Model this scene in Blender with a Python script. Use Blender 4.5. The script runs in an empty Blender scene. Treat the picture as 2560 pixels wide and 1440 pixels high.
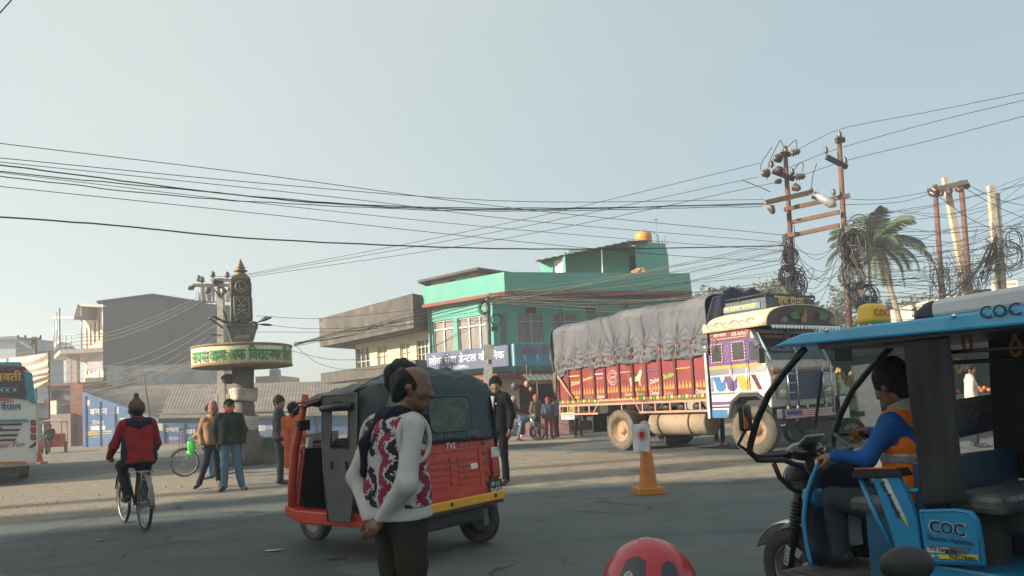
import bpy, bmesh, math, random
import numpy as np
from mathutils import Vector, Matrix
R = math.radians
random.seed(7)
scn = bpy.context.scene
C = scn.collection
# ------------------------------------------------------------ camera model (photo is 2560x1440)
FPX, CX, CY, EYE, PITCH, ROLL = 1850.0, 1280.0, 880.0, 1.36, R(4.0), R(2.9)
CAMROT = Matrix.Rotation(math.pi/2+PITCH, 4, 'X') @ Matrix.Rotation(-ROLL, 4, 'Z')
def ray(px, py):
    return (CAMROT.to_3x3() @ Vector(((px-CX)/FPX, -(py-CY)/FPX, -1.0)))
def at(px, py, Y):
    """the point seen at photo pixel (px,py) that lies Y metres ahead"""
    d = ray(px, py); return Vector((0,0,EYE)) + d*(Y/d.y)
def gd(px, py, z=0.0):
    """the ground point seen at that pixel"""
    d = ray(px, py); return Vector((0,0,EYE)) + d*((z-EYE)/d.z)
def sunpos(): pass
# ------------------------------------------------------------ tagging
def tag(o, label=None, cat=None, group=None, kind=None):
    if label: o['label'] = label
    if cat: o['category'] = cat
    if group: o['group'] = group
    if kind: o['kind'] = kind
    return o
def empty(name, loc=(0,0,0), rz=0, label=None, cat=None, group=None):
    o = bpy.data.objects.new(name, None); C.objects.link(o)
    o.location = loc; o.rotation_euler = (0,0,rz); o.empty_display_size = .2
    return tag(o, label, cat, group)
def copy_tree(o, parent=None):
    c = o.copy(); C.objects.link(c)
    if parent is not None:
        c.parent = parent; c.matrix_parent_inverse = o.matrix_parent_inverse
    for ch in list(o.children): copy_tree(ch, c)
    return c
# ------------------------------------------------------------ materials
def lin(c):
    return tuple(((v/12.92) if v <= .04045 else ((v+.055)/1.055)**2.4) for v in c)
def s8(r,g,b): return lin((r/255,g/255,b/255))
MATS = {}
def mat(name, col, rough=.6, metal=0, var=.15, scale=6, bump=0, bscale=40, dirt=None, dirt_amt=.0, dscale=3, coat=0, trans=0, spec=.5, emit=None, stretch=None, sheen=0):
    """procedural: base colour with noise variation, optional dirt blotches and bump"""
    if name in MATS: return MATS[name]
    m = bpy.data.materials.new(name); m.use_nodes = True
    nt = m.node_tree; N = nt.nodes; L = nt.links
    b = N['Principled BSDF']
    b.inputs['Roughness'].default_value = rough; b.inputs['Metallic'].default_value = metal
    b.inputs['Coat Weight'].default_value = coat; b.inputs['Transmission Weight'].default_value = trans
    b.inputs['Specular IOR Level'].default_value = spec
    if sheen: b.inputs['Sheen Weight'].default_value = sheen
    tc = N.new('ShaderNodeTexCoord'); src = tc.outputs['Object']
    if stretch:
        mp = N.new('ShaderNodeMapping'); mp.inputs['Scale'].default_value = stretch
        L.new(src, mp.inputs['Vector']); src = mp.outputs['Vector']
    def noise(sc, det=5, rg=.6):
        n = N.new('ShaderNodeTexNoise'); n.inputs['Scale'].default_value = sc; n.inputs['Detail'].default_value = det
        n.inputs['Roughness'].default_value = rg; L.new(src, n.inputs['Vector']); return n.outputs['Fac']
    def ramp(f, a, b_):
        r = N.new('ShaderNodeMapRange'); r.inputs['From Min'].default_value = a; r.inputs['From Max'].default_value = b_
        L.new(f, r.inputs['Value']); return r.outputs['Result']
    def mix(f, a, c):
        x = N.new('ShaderNodeMix'); x.data_type = 'RGBA'
        for sk, v in ((0,f),(6,a),(7,c)):
            if hasattr(v, 'is_output'): L.new(v, x.inputs[sk])
            elif sk == 0: x.inputs[0].default_value = v
            else: x.inputs[sk].default_value = (*v[:3],1)
        return x.outputs[2]
    c0 = tuple(v*(1-var) for v in col); c1 = tuple(min(1,v*(1+var)) for v in col)
    out = mix(ramp(noise(scale), .3, .7), c0, c1) if var else None
    if dirt:
        f = ramp(noise(dscale, 8, .7), .62-dirt_amt, .80-dirt_amt*.6)
        out = mix(f, out if out is not None else col, dirt)
        rr = N.new('ShaderNodeMapRange'); rr.inputs['To Min'].default_value = rough; rr.inputs['To Max'].default_value = .9
        L.new(f, rr.inputs['Value']); L.new(rr.outputs['Result'], b.inputs['Roughness'])
    if out is not None: L.new(out, b.inputs['Base Color'])
    else: b.inputs['Base Color'].default_value = (*col,1)
    if bump:
        bp = N.new('ShaderNodeBump'); bp.inputs['Strength'].default_value = bump; bp.inputs['Distance'].default_value = .02
        L.new(noise(bscale, 6), bp.inputs['Height']); L.new(bp.outputs['Normal'], b.inputs['Normal'])
    if emit:
        b.inputs['Emission Color'].default_value = (*col,1); b.inputs['Emission Strength'].default_value = emit
    MATS[name] = m; return m
# ------------------------------------------------------------ mesh builder
class MB:
    def __init__(s): s.v=[]; s.f=[]; s.sm=[]; s.mi=[]; s.cur=0
    def add(s, vs, fs, smooth=False, M=None):
        o = len(s.v)
        s.v += [tuple(M @ Vector(v)) if M is not None else tuple(v) for v in vs]
        s.f += [tuple(i+o for i in f) for f in fs]; s.sm += [smooth]*len(fs); s.mi += [s.cur]*len(fs); return s
    def box(s, c, d, rot=None, M=None, taper=None):
        x,y,z = d[0]/2,d[1]/2,d[2]/2; t = taper or (1,1)
        vs=[(-x,-y,-z),(x,-y,-z),(x,y,-z),(-x,y,-z),(-x*t[0],-y*t[1],z),(x*t[0],-y*t[1],z),(x*t[0],y*t[1],z),(-x*t[0],y*t[1],z)]
        T = Matrix.Translation(c)
        if rot is not None: T = T @ Matrix.Rotation(rot[2],4,'Z') @ Matrix.Rotation(rot[1],4,'Y') @ Matrix.Rotation(rot[0],4,'X')
        if M is not None: T = M @ T
        return s.add(vs, [(0,3,2,1),(4,5,6,7),(0,1,5,4),(1,2,6,5),(2,3,7,6),(3,0,4,7)], M=T)
    def tube(s, pts, r, n=8, cap=True, M=None, closed=False, smooth=True):
        pts=[Vector(p) for p in pts]; k=len(pts); rs = r if isinstance(r,(list,tuple)) else [r]*k
        vs=[]; up=None
        for i,p in enumerate(pts):
            if closed: t=(pts[(i+1)%k]-pts[i-1])
            else: t=(pts[min(i+1,k-1)]-pts[max(i-1,0)])
            t.normalize()
            if up is None:
                up = Vector((0,0,1)) if abs(t.z)<.9 else Vector((1,0,0))
            a = t.cross(up)
            if a.length < 1e-6: a = t.cross(Vector((0,1,0)))
            a.normalize(); b=a.cross(t).normalized(); up=b
            for j in range(n):
                w=2*math.pi*j/n; vs.append(p+(a*math.cos(w)+b*math.sin(w))*rs[i])
        fs=[]
        for i in range(k if closed else k-1):
            i2=(i+1)%k
            for j in range(n):
                j2=(j+1)%n; fs.append((i*n+j,i*n+j2,i2*n+j2,i2*n+j))
        s.add(vs,fs,smooth,M)
        if cap and not closed:
            o=len(s.v)-k*n
            s.f += [tuple(o+j for j in range(n))[::-1], tuple(o+(k-1)*n+j for j in range(n))]; s.sm+=[False]*2; s.mi+=[s.cur]*2
        return s
    def lathe(s, prof, n=24, M=None, smooth=True, caps=True):
        """prof: [(r,z)...] turned about z"""
        vs=[]; fs=[]
        for r,z in prof:
            for j in range(n):
                w=2*math.pi*j/n; vs.append((r*math.cos(w),r*math.sin(w),z))
        k=len(prof)
        for i in range(k-1):
            for j in range(n):
                j2=(j+1)%n; fs.append((i*n+j,i*n+j2,(i+1)*n+j2,(i+1)*n+j))
        o=len(s.v); s.add(vs,fs,smooth,M)
        if caps:
            s.f += [tuple(o+j for j in range(n))[::-1], tuple(o+(k-1)*n+j for j in range(n))]; s.sm+=[False]*2; s.mi+=[s.cur]*2
        return s
    def prism(s, poly, a, b, axis='y', M=None, smooth=False):
        """polygon in the two other axes, extruded from a to b along axis"""
        n=len(poly)
        def mk(p,t):
            return {'y':(p[0],t,p[1]),'x':(t,p[0],p[1]),'z':(p[0],p[1],t)}[axis]
        vs=[mk(p,a) for p in poly]+[mk(p,b) for p in poly]
        fs=[tuple(range(n)),tuple(range(2*n-1,n-1,-1))]+[(i,i+n,(i+1)%n+n,(i+1)%n) for i in range(n)]
        o=len(s.f); s.add(vs,fs,False,M)
        if smooth:
            for i in range(o+2,len(s.f)): s.sm[i]=True
        return s
    def quad(s, a,b,c,d, M=None): return s.add([a,b,c,d],[(0,1,2,3)],M=M)
    def sphere(s, c, r, n=12, m=8, M=None):
        rr = r if isinstance(r,(tuple,list)) else (r,r,r)
        vs=[(c[0],c[1],c[2]-rr[2])]
        for i in range(1,m):
            t=math.pi*i/m
            for j in range(n):
                w=2*math.pi*j/n; vs.append((c[0]+rr[0]*math.sin(t)*math.cos(w),c[1]+rr[1]*math.sin(t)*math.sin(w),c[2]-rr[2]*math.cos(t)))
        vs.append((c[0],c[1],c[2]+rr[2])); e=len(vs)-1; fs=[]
        for j in range(n):
            j2=(j+1)%n; fs.append((0,1+j2,1+j)); fs.append((e,1+(m-2)*n+j,1+(m-2)*n+j2))
            for i in range(m-2): fs.append((1+i*n+j,1+i*n+j2,1+(i+1)*n+j2,1+(i+1)*n+j))
        return s.add(vs,fs,True,M)
    def grid(s, fn, nu, nv, smooth=True, M=None):
        vs=[fn(i/nu,j/nv) for i in range(nu+1) for j in range(nv+1)]
        fs=[(i*(nv+1)+j,(i+1)*(nv+1)+j,(i+1)*(nv+1)+j+1,i*(nv+1)+j+1) for i in range(nu) for j in range(nv)]
        return s.add(vs,fs,smooth,M)
    def build(s, name, m, parent=None, bev=0, solid=0, loc=None, seg=2):
        me=bpy.data.meshes.new(name); me.from_pydata(s.v,[],s.f)
        for mm in (m if isinstance(m,(list,tuple)) else [m]): me.materials.append(mm)
        me.polygons.foreach_set('use_smooth', s.sm)
        me.polygons.foreach_set('material_index', s.mi)
        me.update()
        bm=bmesh.new(); bm.from_mesh(me); bmesh.ops.recalc_face_normals(bm, faces=bm.faces); bm.to_mesh(me); bm.free()
        o=bpy.data.objects.new(name, me); C.objects.link(o)
        if parent is not None: o.parent=parent
        if loc is not None: o.location=loc
        if solid:
            md=o.modifiers.new('solid','SOLIDIFY'); md.thickness=solid; md.offset=0
        if bev:
            md=o.modifiers.new('bevel','BEVEL'); md.width=bev; md.segments=seg; md.limit_method='ANGLE'; md.angle_limit=R(40)
        return o
def build_each(g, name, m, parent=None, fix=None, **k):
    """every loose piece of g becomes a part of its own"""
    n=len(g.v); pa=list(range(n))
    def fd(i):
        while pa[i]!=i: pa[i]=pa[pa[i]]; i=pa[i]
        return i
    for f in g.f:
        for i in f[1:]: pa[fd(f[0])]=fd(i)
    gr={}
    for q,f in enumerate(g.f): gr.setdefault(fd(f[0]),[]).append(q)
    out=[]
    for fs in gr.values():
        h=MB(); mp={}
        for q in fs:
            for i in g.f[q]:
                if i not in mp: mp[i]=len(h.v); h.v.append(g.v[i])
            h.f.append(tuple(mp[i] for i in g.f[q])); h.sm.append(g.sm[q]); h.mi.append(g.mi[q])
        o=h.build(name,m,parent,**k); out.append(o)
        if fix is not None: fix(o,parent)
    return out
def frame(o, ex, ey, ez=None):
    """matrix with origin o and axes ex, ey"""
    ex=Vector(ex).normalized(); ey=Vector(ey); ey=(ey-ex*ey.dot(ex)).normalized(); ez=ex.cross(ey)
    M=Matrix.Identity(4)
    for i in range(3):
        M[i][0]=ex[i]; M[i][1]=ey[i]; M[i][2]=ez[i]; M[i][3]=o[i]
    return M
# ------------------------------------------------------------ lettering (half forms cut, vowel sign i put before its consonant)
def _glyphs(txt, bold):
    cu=bpy.data.curves.new('t','FONT'); cu.body=txt; cu.size=1; cu.extrude=0; cu.resolution_u=2; cu.offset=bold
    o=bpy.data.objects.new('t',cu); C.objects.link(o)
    dg=bpy.context.evaluated_depsgraph_get(); dg.update()
    me=bpy.data.meshes.new_from_object(o.evaluated_get(dg))
    bpy.data.objects.remove(o); bpy.data.curves.remove(cu)
    return me
TEXTCACHE={}
def text_mesh(txt, bold=0.0, spacing=.3):
    key=(txt,bold)
    if key in TEXTCACHE: return TEXTCACHE[key]
    segs=[]; cur=''; i=0; V='\u094d'; I='\u093f'
    chars=list(txt)
    # reorder short i
    out=[]; i=0
    while i < len(chars):
        if i+1 < len(chars) and chars[i+1]==I: out += [I, chars[i]]; i+=2
        else: out.append(chars[i]); i+=1
    i=0; half=[]
    while i < len(out):
        if i+1 < len(out) and out[i+1]==V:
            if cur: segs.append((cur,False)); cur=''
            segs.append((out[i],True)); i+=2
        elif out[i]==' ':
            if cur: segs.append((cur,False)); cur=''
            segs.append((' ',False)); i+=1
        else: cur+=out[i]; i+=1
    if cur: segs.append((cur,False))
    V_=[]; F_=[]; x=0
    for sg,h in segs:
        if sg==' ': x+=spacing; continue
        me=_glyphs(sg,bold); bm=bmesh.new(); bm.from_mesh(me); bpy.data.meshes.remove(me)
        if not bm.verts: bm.free(); continue
        x0=min(v.co.x for v in bm.verts); x1=max(v.co.x for v in bm.verts)
        if h:
            cut=x0+(x1-x0)*.58
            bmesh.ops.bisect_plane(bm, geom=bm.verts[:]+bm.edges[:]+bm.faces[:], plane_co=(cut,0,0), plane_no=(1,0,0), clear_outer=True)
            x1=cut
        bm.verts.index_update(); o=len(V_)
        for v in bm.verts: V_.append((v.co.x-x0+x, v.co.y))
        for f in bm.faces: F_.append(tuple(o+v.index for v in f.verts))
        x += (x1-x0) + (0 if ord(sg[0])>0x900 else .06); bm.free()
    V_=np.array(V_) if V_ else np.zeros((0,2))
    TEXTCACHE[key]=(V_,F_); return V_,F_
def lettering(mb, txt, M, w=None, h=None, bold=.0, centre=True, bend=None, slant=0):
    """adds flat letters to mb; M maps (x,y,0) on the board; fits width w or height h"""
    V_,F_=text_mesh(txt,0.0)
    if len(V_)==0: return
    a=V_.min(0); b=V_.max(0); sx=sy=None
    if w: sx=w/(b[0]-a[0])
    if h: sy=h/(b[1]-a[1])
    sx=sx or sy; sy=sy or sx
    P=(V_-((a+b)/2 if centre else a))*np.array([sx,sy])
    # heavier weights: the strokes are laid again, shifted a little, each a hair above the last
    k=bold*.55*sy; sh=[(0,0)]+([(k,0),(-k,0),(0,k),(0,-k)] if bold>.004 else [])
    for i,(ax,ay) in enumerate(sh):
        vs=[]
        for x,y in P:
            x+=ax+slant*y; y+=ay
            if bend: 
                q=bend(x,y); f=1+.0006*i; vs.append((q[0]*f,q[1]*f,q[2]))
            else: vs.append((x,y,.0004*i))
        mb.add(vs,F_,M=M)
# ============================================================ camera, light, air
cam_d=bpy.data.cameras.new('camera'); cam=bpy.data.objects.new('camera',cam_d); C.objects.link(cam)
cam_d.sensor_width=36; cam_d.lens=36*FPX/2560; cam_d.shift_y=(CY-720)/2560; cam_d.clip_start=.05; cam_d.clip_end=3000
cam.matrix_world=Matrix.Translation((0,0,EYE)) @ CAMROT
scn.camera=cam
SUN_AZ=Vector((-.962,-.272)).normalized(); SUN_EL=R(22)
sd=Vector((SUN_AZ.x*math.cos(SUN_EL),SUN_AZ.y*math.cos(SUN_EL),math.sin(SUN_EL)))
sl=bpy.data.lights.new('sun','SUN'); sl.energy=4.1; sl.angle=R(1.2); sl.color=(1.0,.85,.66)
so=bpy.data.objects.new('sun',sl); C.objects.link(so); so.rotation_euler=sd.to_track_quat('Z','Y').to_euler()
w=bpy.data.worlds.new("World"); scn.world=w; w.use_nodes=True
nt=w.node_tree; bg=nt.nodes['Background']
sky=nt.nodes.new('ShaderNodeTexSky'); sky.sky_type='NISHITA'; sky.sun_disc=False
sky.sun_elevation=SUN_EL; sky.sun_rotation=math.atan2(SUN_AZ.x,SUN_AZ.y)
sky.air_density=1.0; sky.dust_density=2.0; sky.ozone_density=1.6; sky.altitude=70
# dusty winter air: the clear sky is blended with an even pale veil
vm=nt.nodes.new('ShaderNodeMix'); vm.data_type='RGBA'; vm.inputs[0].default_value=.80; nt.links.new(sky.outputs['Color'],vm.inputs[6]); 
gtc=nt.nodes.new('ShaderNodeTexCoord'); dt=nt.nodes.new('ShaderNodeVectorMath'); dt.operation='DOT_PRODUCT'; dt.inputs[1].default_value=sd; nt.links.new(gtc.outputs['Generated'],dt.inputs[0])
gr=nt.nodes.new('ShaderNodeMapRange'); gr.interpolation_type='SMOOTHSTEP'; gr.inputs['From Min'].default_value=-.85; gr.inputs['From Max'].default_value=.45; nt.links.new(dt.outputs['Value'],gr.inputs['Value'])
gv=nt.nodes.new('ShaderNodeMix'); gv.data_type='RGBA'; gv.inputs[6].default_value=(1.44,1.90,2.00,1); gv.inputs[7].default_value=(2.86,3.06,2.78,1); 
cn=nt.nodes.new('ShaderNodeTexNoise'); cn.inputs['Scale'].default_value=1.6; cn.inputs['Detail'].default_value=5; cn.inputs['Roughness'].default_value=.55; cm_=nt.nodes.new('ShaderNodeMapping'); cm_.inputs['Scale'].default_value=(1,1,3.2); nt.links.new(gtc.outputs['Generated'],cm_.inputs['Vector']); nt.links.new(cm_.outputs['Vector'],cn.inputs['Vector'])
cr_=nt.nodes.new('ShaderNodeMapRange'); cr_.inputs['From Min'].default_value=.3; cr_.inputs['From Max'].default_value=.7; cr_.inputs['To Min'].default_value=-.06; cr_.inputs['To Max'].default_value=.06; nt.links.new(cn.outputs['Fac'],cr_.inputs['Value'])
ca_=nt.nodes.new('ShaderNodeMath'); ca_.operation='ADD'; ca_.use_clamp=True; nt.links.new(gr.outputs['Result'],ca_.inputs[0]); nt.links.new(cr_.outputs['Result'],ca_.inputs[1]); nt.links.new(ca_.outputs[0],gv.inputs[0]); nt.links.new(gv.outputs[2],vm.inputs[7])
nt.links.new(vm.outputs[2],bg.inputs['Color']); bg.inputs['Strength'].default_value=.105
scn.view_settings.view_transform='Standard'; scn.view_settings.look='None'; scn.view_settings.exposure=1.33; scn.view_settings.gamma=1
scn.cycles.use_denoising=True; scn.cycles.max_bounces=8; scn.cycles.transparent_max_bounces=24; scn.cycles.volume_bounces=1
scn.cycles.sample_clamp_indirect=6
scn.cycles.use_adaptive_sampling=True; scn.cycles.adaptive_threshold=.015
# ------------------------------------------------------------ ground
def poly_px(pts): return [gd(*p) for p in pts]
def inside(poly, X, Y):
    r=np.zeros(X.shape,bool); n=len(poly)
    for i in range(n):
        x0,y0=poly[i][0],poly[i][1]; x1,y1=poly[i-1][0],poly[i-1][1]
        c=((y0>Y)!=(y1>Y)); xi=(x1-x0)*(Y-y0)/((y1-y0) if y1!=y0 else 1e-9)+x0
        r ^= c & (X<xi)
    return r
def seg_soft(poly, X, Y, w):
    """1 inside, falling to 0 over w outside"""
    d=np.full(X.shape,1e9); n=len(poly)
    for i in range(n):
        ax,ay=poly[i-1][0],poly[i-1][1]; bx,by=poly[i][0],poly[i][1]
        t=np.clip(((X-ax)*(bx-ax)+(Y-ay)*(by-ay))/((bx-ax)**2+(by-ay)**2+1e-9),0,1)
        d=np.minimum(d,np.hypot(X-ax-t*(bx-ax),Y-ay-t*(by-ay)))
    return np.where(inside(poly,X,Y),1,np.clip(1-d/w,0,1))
def grids(xs,ys): return [(x,y) for x in xs for y in ys]
xs=np.concatenate([[-900,-300,-120,-70],np.arange(-50,50.1,.4),[70,120,300,900]])
ys=np.concatenate([[-60,-20,-5],np.arange(0,75.1,.4),[90,130,300,1200]])
XX,YY=np.meshgrid(xs,ys,indexing='ij')
dirt=np.zeros(XX.shape)
D1=poly_px([(-400,1262),(0,1222),(140,1205),(330,1180),(470,1178),(570,1190),(590,1205),(520,1225),(330,1268),(120,1290),(-400,1330)])
dirt=np.maximum(dirt,.80*seg_soft(D1,XX,YY,1.3))
D2=poly_px([(560,1185),(720,1170),(1000,1172),(1000,1210),(600,1240)]); dirt=np.maximum(dirt,.55*seg_soft(D2,XX,YY,2))  # dust, made stronger to lighten this sunlit stretch of road
D3=poly_px([(1100,1135),(1300,1128),(2000,1150),(2600,1140),(2600,1185),(1900,1190),(1300,1212),(1000,1215)]); dirt=np.maximum(dirt,.66*seg_soft(D3,XX,YY,1.2))  # dust laid along the sunlit band, its pale tone raised to brighten it
D5=poly_px([(1230,1094),(1420,1090),(1440,1102),(1240,1112)]); dirt=np.maximum(dirt,.9*seg_soft(D5,XX,YY,.8))
dirt=np.maximum(dirt,np.where((YY>37)&(XX<8),.9,0))
dirt=np.maximum(dirt,np.where((YY>28)&(XX<-16),.55,0))
dirt=np.maximum(dirt,np.where((XX>8)&(YY>24),.8,0))
dirt=np.maximum(dirt,np.where(YY>44,.95,0))
gm=bpy.data.meshes.new('ground'); ny=len(ys)
gm.from_pydata([(x,y,0) for x in xs for y in ys],[],[(i*ny+j,(i+1)*ny+j,(i+1)*ny+j+1,i*ny+j+1) for i in range(len(xs)-1) for j in range(ny-1)])
a=gm.attributes.new('dirt','FLOAT','POINT'); a.data.foreach_set('value',dirt.ravel().astype(np.float32))
ground=bpy.data.objects.new('ground',gm); C.objects.link(ground); tag(ground,kind='structure')
m=bpy.data.materials.new('dusty_asphalt'); m.use_nodes=True; nt=m.node_tree; N=nt.nodes; L=nt.links; bs=N['Principled BSDF']
def nz(sc,det=6,rg=.6,vec=None,dist=0):
    n=N.new('ShaderNodeTexNoise'); n.inputs['Scale'].default_value=sc; n.inputs['Detail'].default_value=det; n.inputs['Roughness'].default_value=rg; n.inputs['Distortion'].default_value=dist
    L.new(vec or tc.outputs['Object'],n.inputs['Vector']); return n.outputs['Fac']
def mr(f,a,b,c=0,d=1):
    r=N.new('ShaderNodeMapRange'); r.inputs['From Min'].default_value=a; r.inputs['From Max'].default_value=b; r.inputs['To Min'].default_value=c; r.inputs['To Max'].default_value=d
    L.new(f,r.inputs['Value']); return r.outputs['Result']
def mxx(f,a,b):
    x=N.new('ShaderNodeMix'); x.data_type='RGBA'
    for k,v in ((0,f),(6,a),(7,b)):
        if hasattr(v,'is_output'): L.new(v,x.inputs[k])
        elif k==0: x.inputs[0].default_value=v
        else: x.inputs[k].default_value=(*v,1)
    return x.outputs[2]
def mth(op,a,b):
    x=N.new('ShaderNodeMath'); x.operation=op
    for k,v in ((0,a),(1,b)):
        if hasattr(v,'is_output'): L.new(v,x.inputs[k])
        else: x.inputs[k].default_value=v
    return x.outputs[0]
tc=N.new('ShaderNodeTexCoord')
st=N.new('ShaderNodeMapping'); st.inputs['Scale'].default_value=(.25,1.6,1); st.inputs['Rotation'].default_value=(0,0,R(-8)); L.new(tc.outputs['Object'],st.inputs['Vector'])
asph=mxx(mr(nz(90,3,.7),.35,.65),(.052,.077,.078),(.092,.122,.122))
asph=mxx(mr(nz(.55,5,.6,st.outputs['Vector']),.3,.72,0,.6),asph,(.155,.148,.135))
asph=mxx(mr(nz(.9,7,.7),.58,.70,0,.75),asph,(.045,.048,.051))           # worn tar patches
asph=mxx(mr(nz(2.6,4,.55),.70,.74,0,.8),asph,(.030,.032,.034))           # oil drips
asph=mxx(mr(nz(.33,6,.7,st.outputs['Vector']),.55,.75,0,.55),asph,(.19,.165,.135))  # dust dragged along by wheels
crk=N.new('ShaderNodeTexVoronoi'); crk.feature='DISTANCE_TO_EDGE'; crk.inputs['Scale'].default_value=.42; 
dv=N.new('ShaderNodeVectorMath'); dv.operation='ADD'; nn=N.new('ShaderNodeTexNoise'); nn.inputs['Scale'].default_value=1.3; nn.inputs['Detail'].default_value=6
L.new(tc.outputs['Object'],nn.inputs['Vector']); L.new(tc.outputs['Object'],dv.inputs[0]); L.new(nn.outputs['Color'],dv.inputs[1]); L.new(dv.outputs[0],crk.inputs['Vector'])
cf=mth('MULTIPLY',mr(crk.outputs['Distance'],.004,.016,1,0),mr(nz(.3,2),.5,.6))
asph=mxx(mth('MULTIPLY',cf,.95),asph,(.035,.036,.038))
pv_=N.new('ShaderNodeTexVoronoi'); pv_.inputs['Scale'].default_value=.23; L.new(dv.outputs[0],pv_.inputs['Vector'])
sc_=N.new('ShaderNodeSeparateColor'); L.new(pv_.outputs['Color'],sc_.inputs[0])
asph=mxx(mth('MULTIPLY',mr(sc_.outputs[0],.62,.66),.45),asph,(.038,.046,.048))     # resurfaced patches
asph=mxx(mth('MULTIPLY',mr(sc_.outputs[1],.70,.74),.40),asph,(.15,.155,.145))
tk=N.new('ShaderNodeMapping'); tk.inputs['Rotation'].default_value=(0,0,R(24)); tk.inputs['Scale'].default_value=(.05,1.9,1); L.new(tc.outputs['Object'],tk.inputs['Vector'])
asph=mxx(mth('MULTIPLY',mr(nz(1.0,5,.75,tk.outputs['Vector']),.57,.66),.45),asph,(.040,.046,.047))   # tyre tracks
asph=mxx(mth('MULTIPLY',mr(nz(55,2,.8),.60,.75),.55),asph,(.20,.20,.185))  # pale grit
asph=mxx(mth('MULTIPLY',mr(nz(34,2,.8),.62,.72),.6),asph,(.03,.034,.035))
at_=N.new('ShaderNodeAttribute'); at_.attribute_name='dirt'
dn=mth('ADD',at_.outputs['Fac'],mr(nz(1.4,9,.72),.2,.8,-.42,.42))
df=mr(dn,.30,.72)
dcol=mxx(mr(nz(5,8,.7),.3,.7),(.185,.16,.125),(.30,.26,.205))
dcol=mxx(mr(nz(40,3,.6),.55,.7,0,.6),dcol,(.13,.105,.08))
L.new(mxx(df,asph,dcol),bs.inputs['Base Color'])
L.new(mr(nz(2,5),.3,.7,.72,.95),bs.inputs['Roughness']); bs.inputs['Specular IOR Level'].default_value=.3
bp=N.new('ShaderNodeBump'); bp.inputs['Strength'].default_value=.55; bp.inputs['Distance'].default_value=.012
L.new(mth('ADD',nz(120,3,.7),mth('MULTIPLY',nz(9,7,.75),mr(df,0,1,.5,1.8))),bp.inputs['Height']); L.new(bp.outputs['Normal'],bs.inputs['Normal'])
gm.materials.append(m)
# ------------------------------------------------------------ air
hm=bpy.data.materials.new('haze_air'); hm.use_nodes=True; nt=hm.node_tree
for n in list(nt.nodes):
    if n.type!='OUTPUT_MATERIAL': nt.nodes.remove(n)
pv=nt.nodes.new('ShaderNodeVolumePrincipled'); pv.inputs['Color'].default_value=(.86,.90,.97,1); pv.inputs['Density'].default_value=.0027; pv.inputs['Anisotropy'].default_value=.25
nt.links.new(pv.outputs[0],[n for n in nt.nodes if n.type=='OUTPUT_MATERIAL'][0].inputs['Volume'])
b=MB(); b.box((0,49,6.5),(190,150,15)); hz=b.build('haze',hm); tag(hz,kind='stuff')
# ------------------------------------------------------------ common materials
M={}
M['black']=mat('black_plastic',(.012,.012,.013),.45,var=.3,scale=12)
M['rubber']=mat('rubber',(.022,.021,.02),.85,var=.3,scale=20,dirt=(.16,.13,.10),dirt_amt=.1,dscale=6,bump=.2)
M['tyredust']=mat('dusty_tyre',(.125,.103,.078),.9,var=.25,scale=9,dirt=(.06,.055,.05),dirt_amt=.12,dscale=7,bump=.3)
M['chrome']=mat('chrome',(.62,.62,.62),.22,1,var=.15,scale=15,dirt=(.2,.18,.15),dirt_amt=.02)
M['steel']=mat('grey_steel',(.28,.29,.30),.45,.7,var=.25,scale=10,dirt=(.14,.1,.07),dirt_amt=.08)
M['rust']=mat('rusty_steel',(.125,.062,.042),.8,.1,var=.3,scale=3,dirt=(.22,.13,.08),dirt_amt=.1,dscale=9,bump=.2)
M['darksteel']=mat('dark_steel',(.045,.042,.042),.6,.4,var=.3)
M['concrete']=mat('pale_concrete',(.40,.36,.30),.9,var=.18,scale=4,dirt=(.2,.18,.15),dirt_amt=.1,dscale=5,bump=.25)
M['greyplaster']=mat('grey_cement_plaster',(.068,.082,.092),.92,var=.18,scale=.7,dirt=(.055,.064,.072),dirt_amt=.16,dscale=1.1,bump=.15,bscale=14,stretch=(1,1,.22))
M['paleplaster']=mat('pale_cement_plaster',(.30,.32,.33),.92,var=.2,scale=1.2,dirt=(.12,.13,.13),dirt_amt=.2,dscale=.9,bump=.15,stretch=(1,1,.25))
M['mould']=mat('mouldy_concrete',(.085,.078,.070),.95,var=.3,scale=1.6,dirt=(.24,.21,.17),dirt_amt=.06,dscale=1.1,bump=.3,bscale=12)
M['glass']=mat('window_glass',(.035,.04,.042),.12,var=.5,scale=.9,spec=.7)
M['curtain']=mat('window_curtain',(.17,.155,.14),.6,var=.4,scale=3,stretch=(4,4,.3),coat=.5)
M['white']=mat('white_paint',(.66,.65,.62),.5,var=.08,scale=5,dirt=(.35,.32,.27),dirt_amt=.05)
M['cream']=mat('cream_paint',(.62,.52,.36),.8,var=.1,scale=2,dirt=(.40,.33,.22),dirt_amt=.06,dscale=2)
M['green']=mat('mint_green_paint',(.100,.350,.285),.8,var=.10,scale=.9,dirt=(.16,.36,.29),dirt_amt=.13,dscale=1.5,bump=.10,stretch=(1,1,.22))
M['redband']=mat('red_oxide_band',(.24,.075,.06),.85,var=.15,scale=3,dirt=(.3,.17,.12),dirt_amt=.08)
M['wood']=mat('old_wood',(.15,.095,.055),.85,var=.3,scale=5,stretch=(1,1,.15),bump=.2)
M['brick']=mat('bare_brick',(.27,.115,.07),.9,var=.3,scale=9,dirt=(.3,.24,.19),dirt_amt=.1,dscale=6,bump=.3)
M['rope']=mat('rope',(.22,.19,.13),.9)
M['wire']=mat('cable',(.018,.018,.02),.6,var=.2)
M['wirepale']=mat('dusty_cable',(.16,.14,.12),.8,var=.2)
M['ceramic']=mat('brown_insulator',(.085,.042,.03),.3,var=.2,dirt=(.3,.25,.2),dirt_amt=.05,dscale=30)
M['leaf']=None
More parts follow.
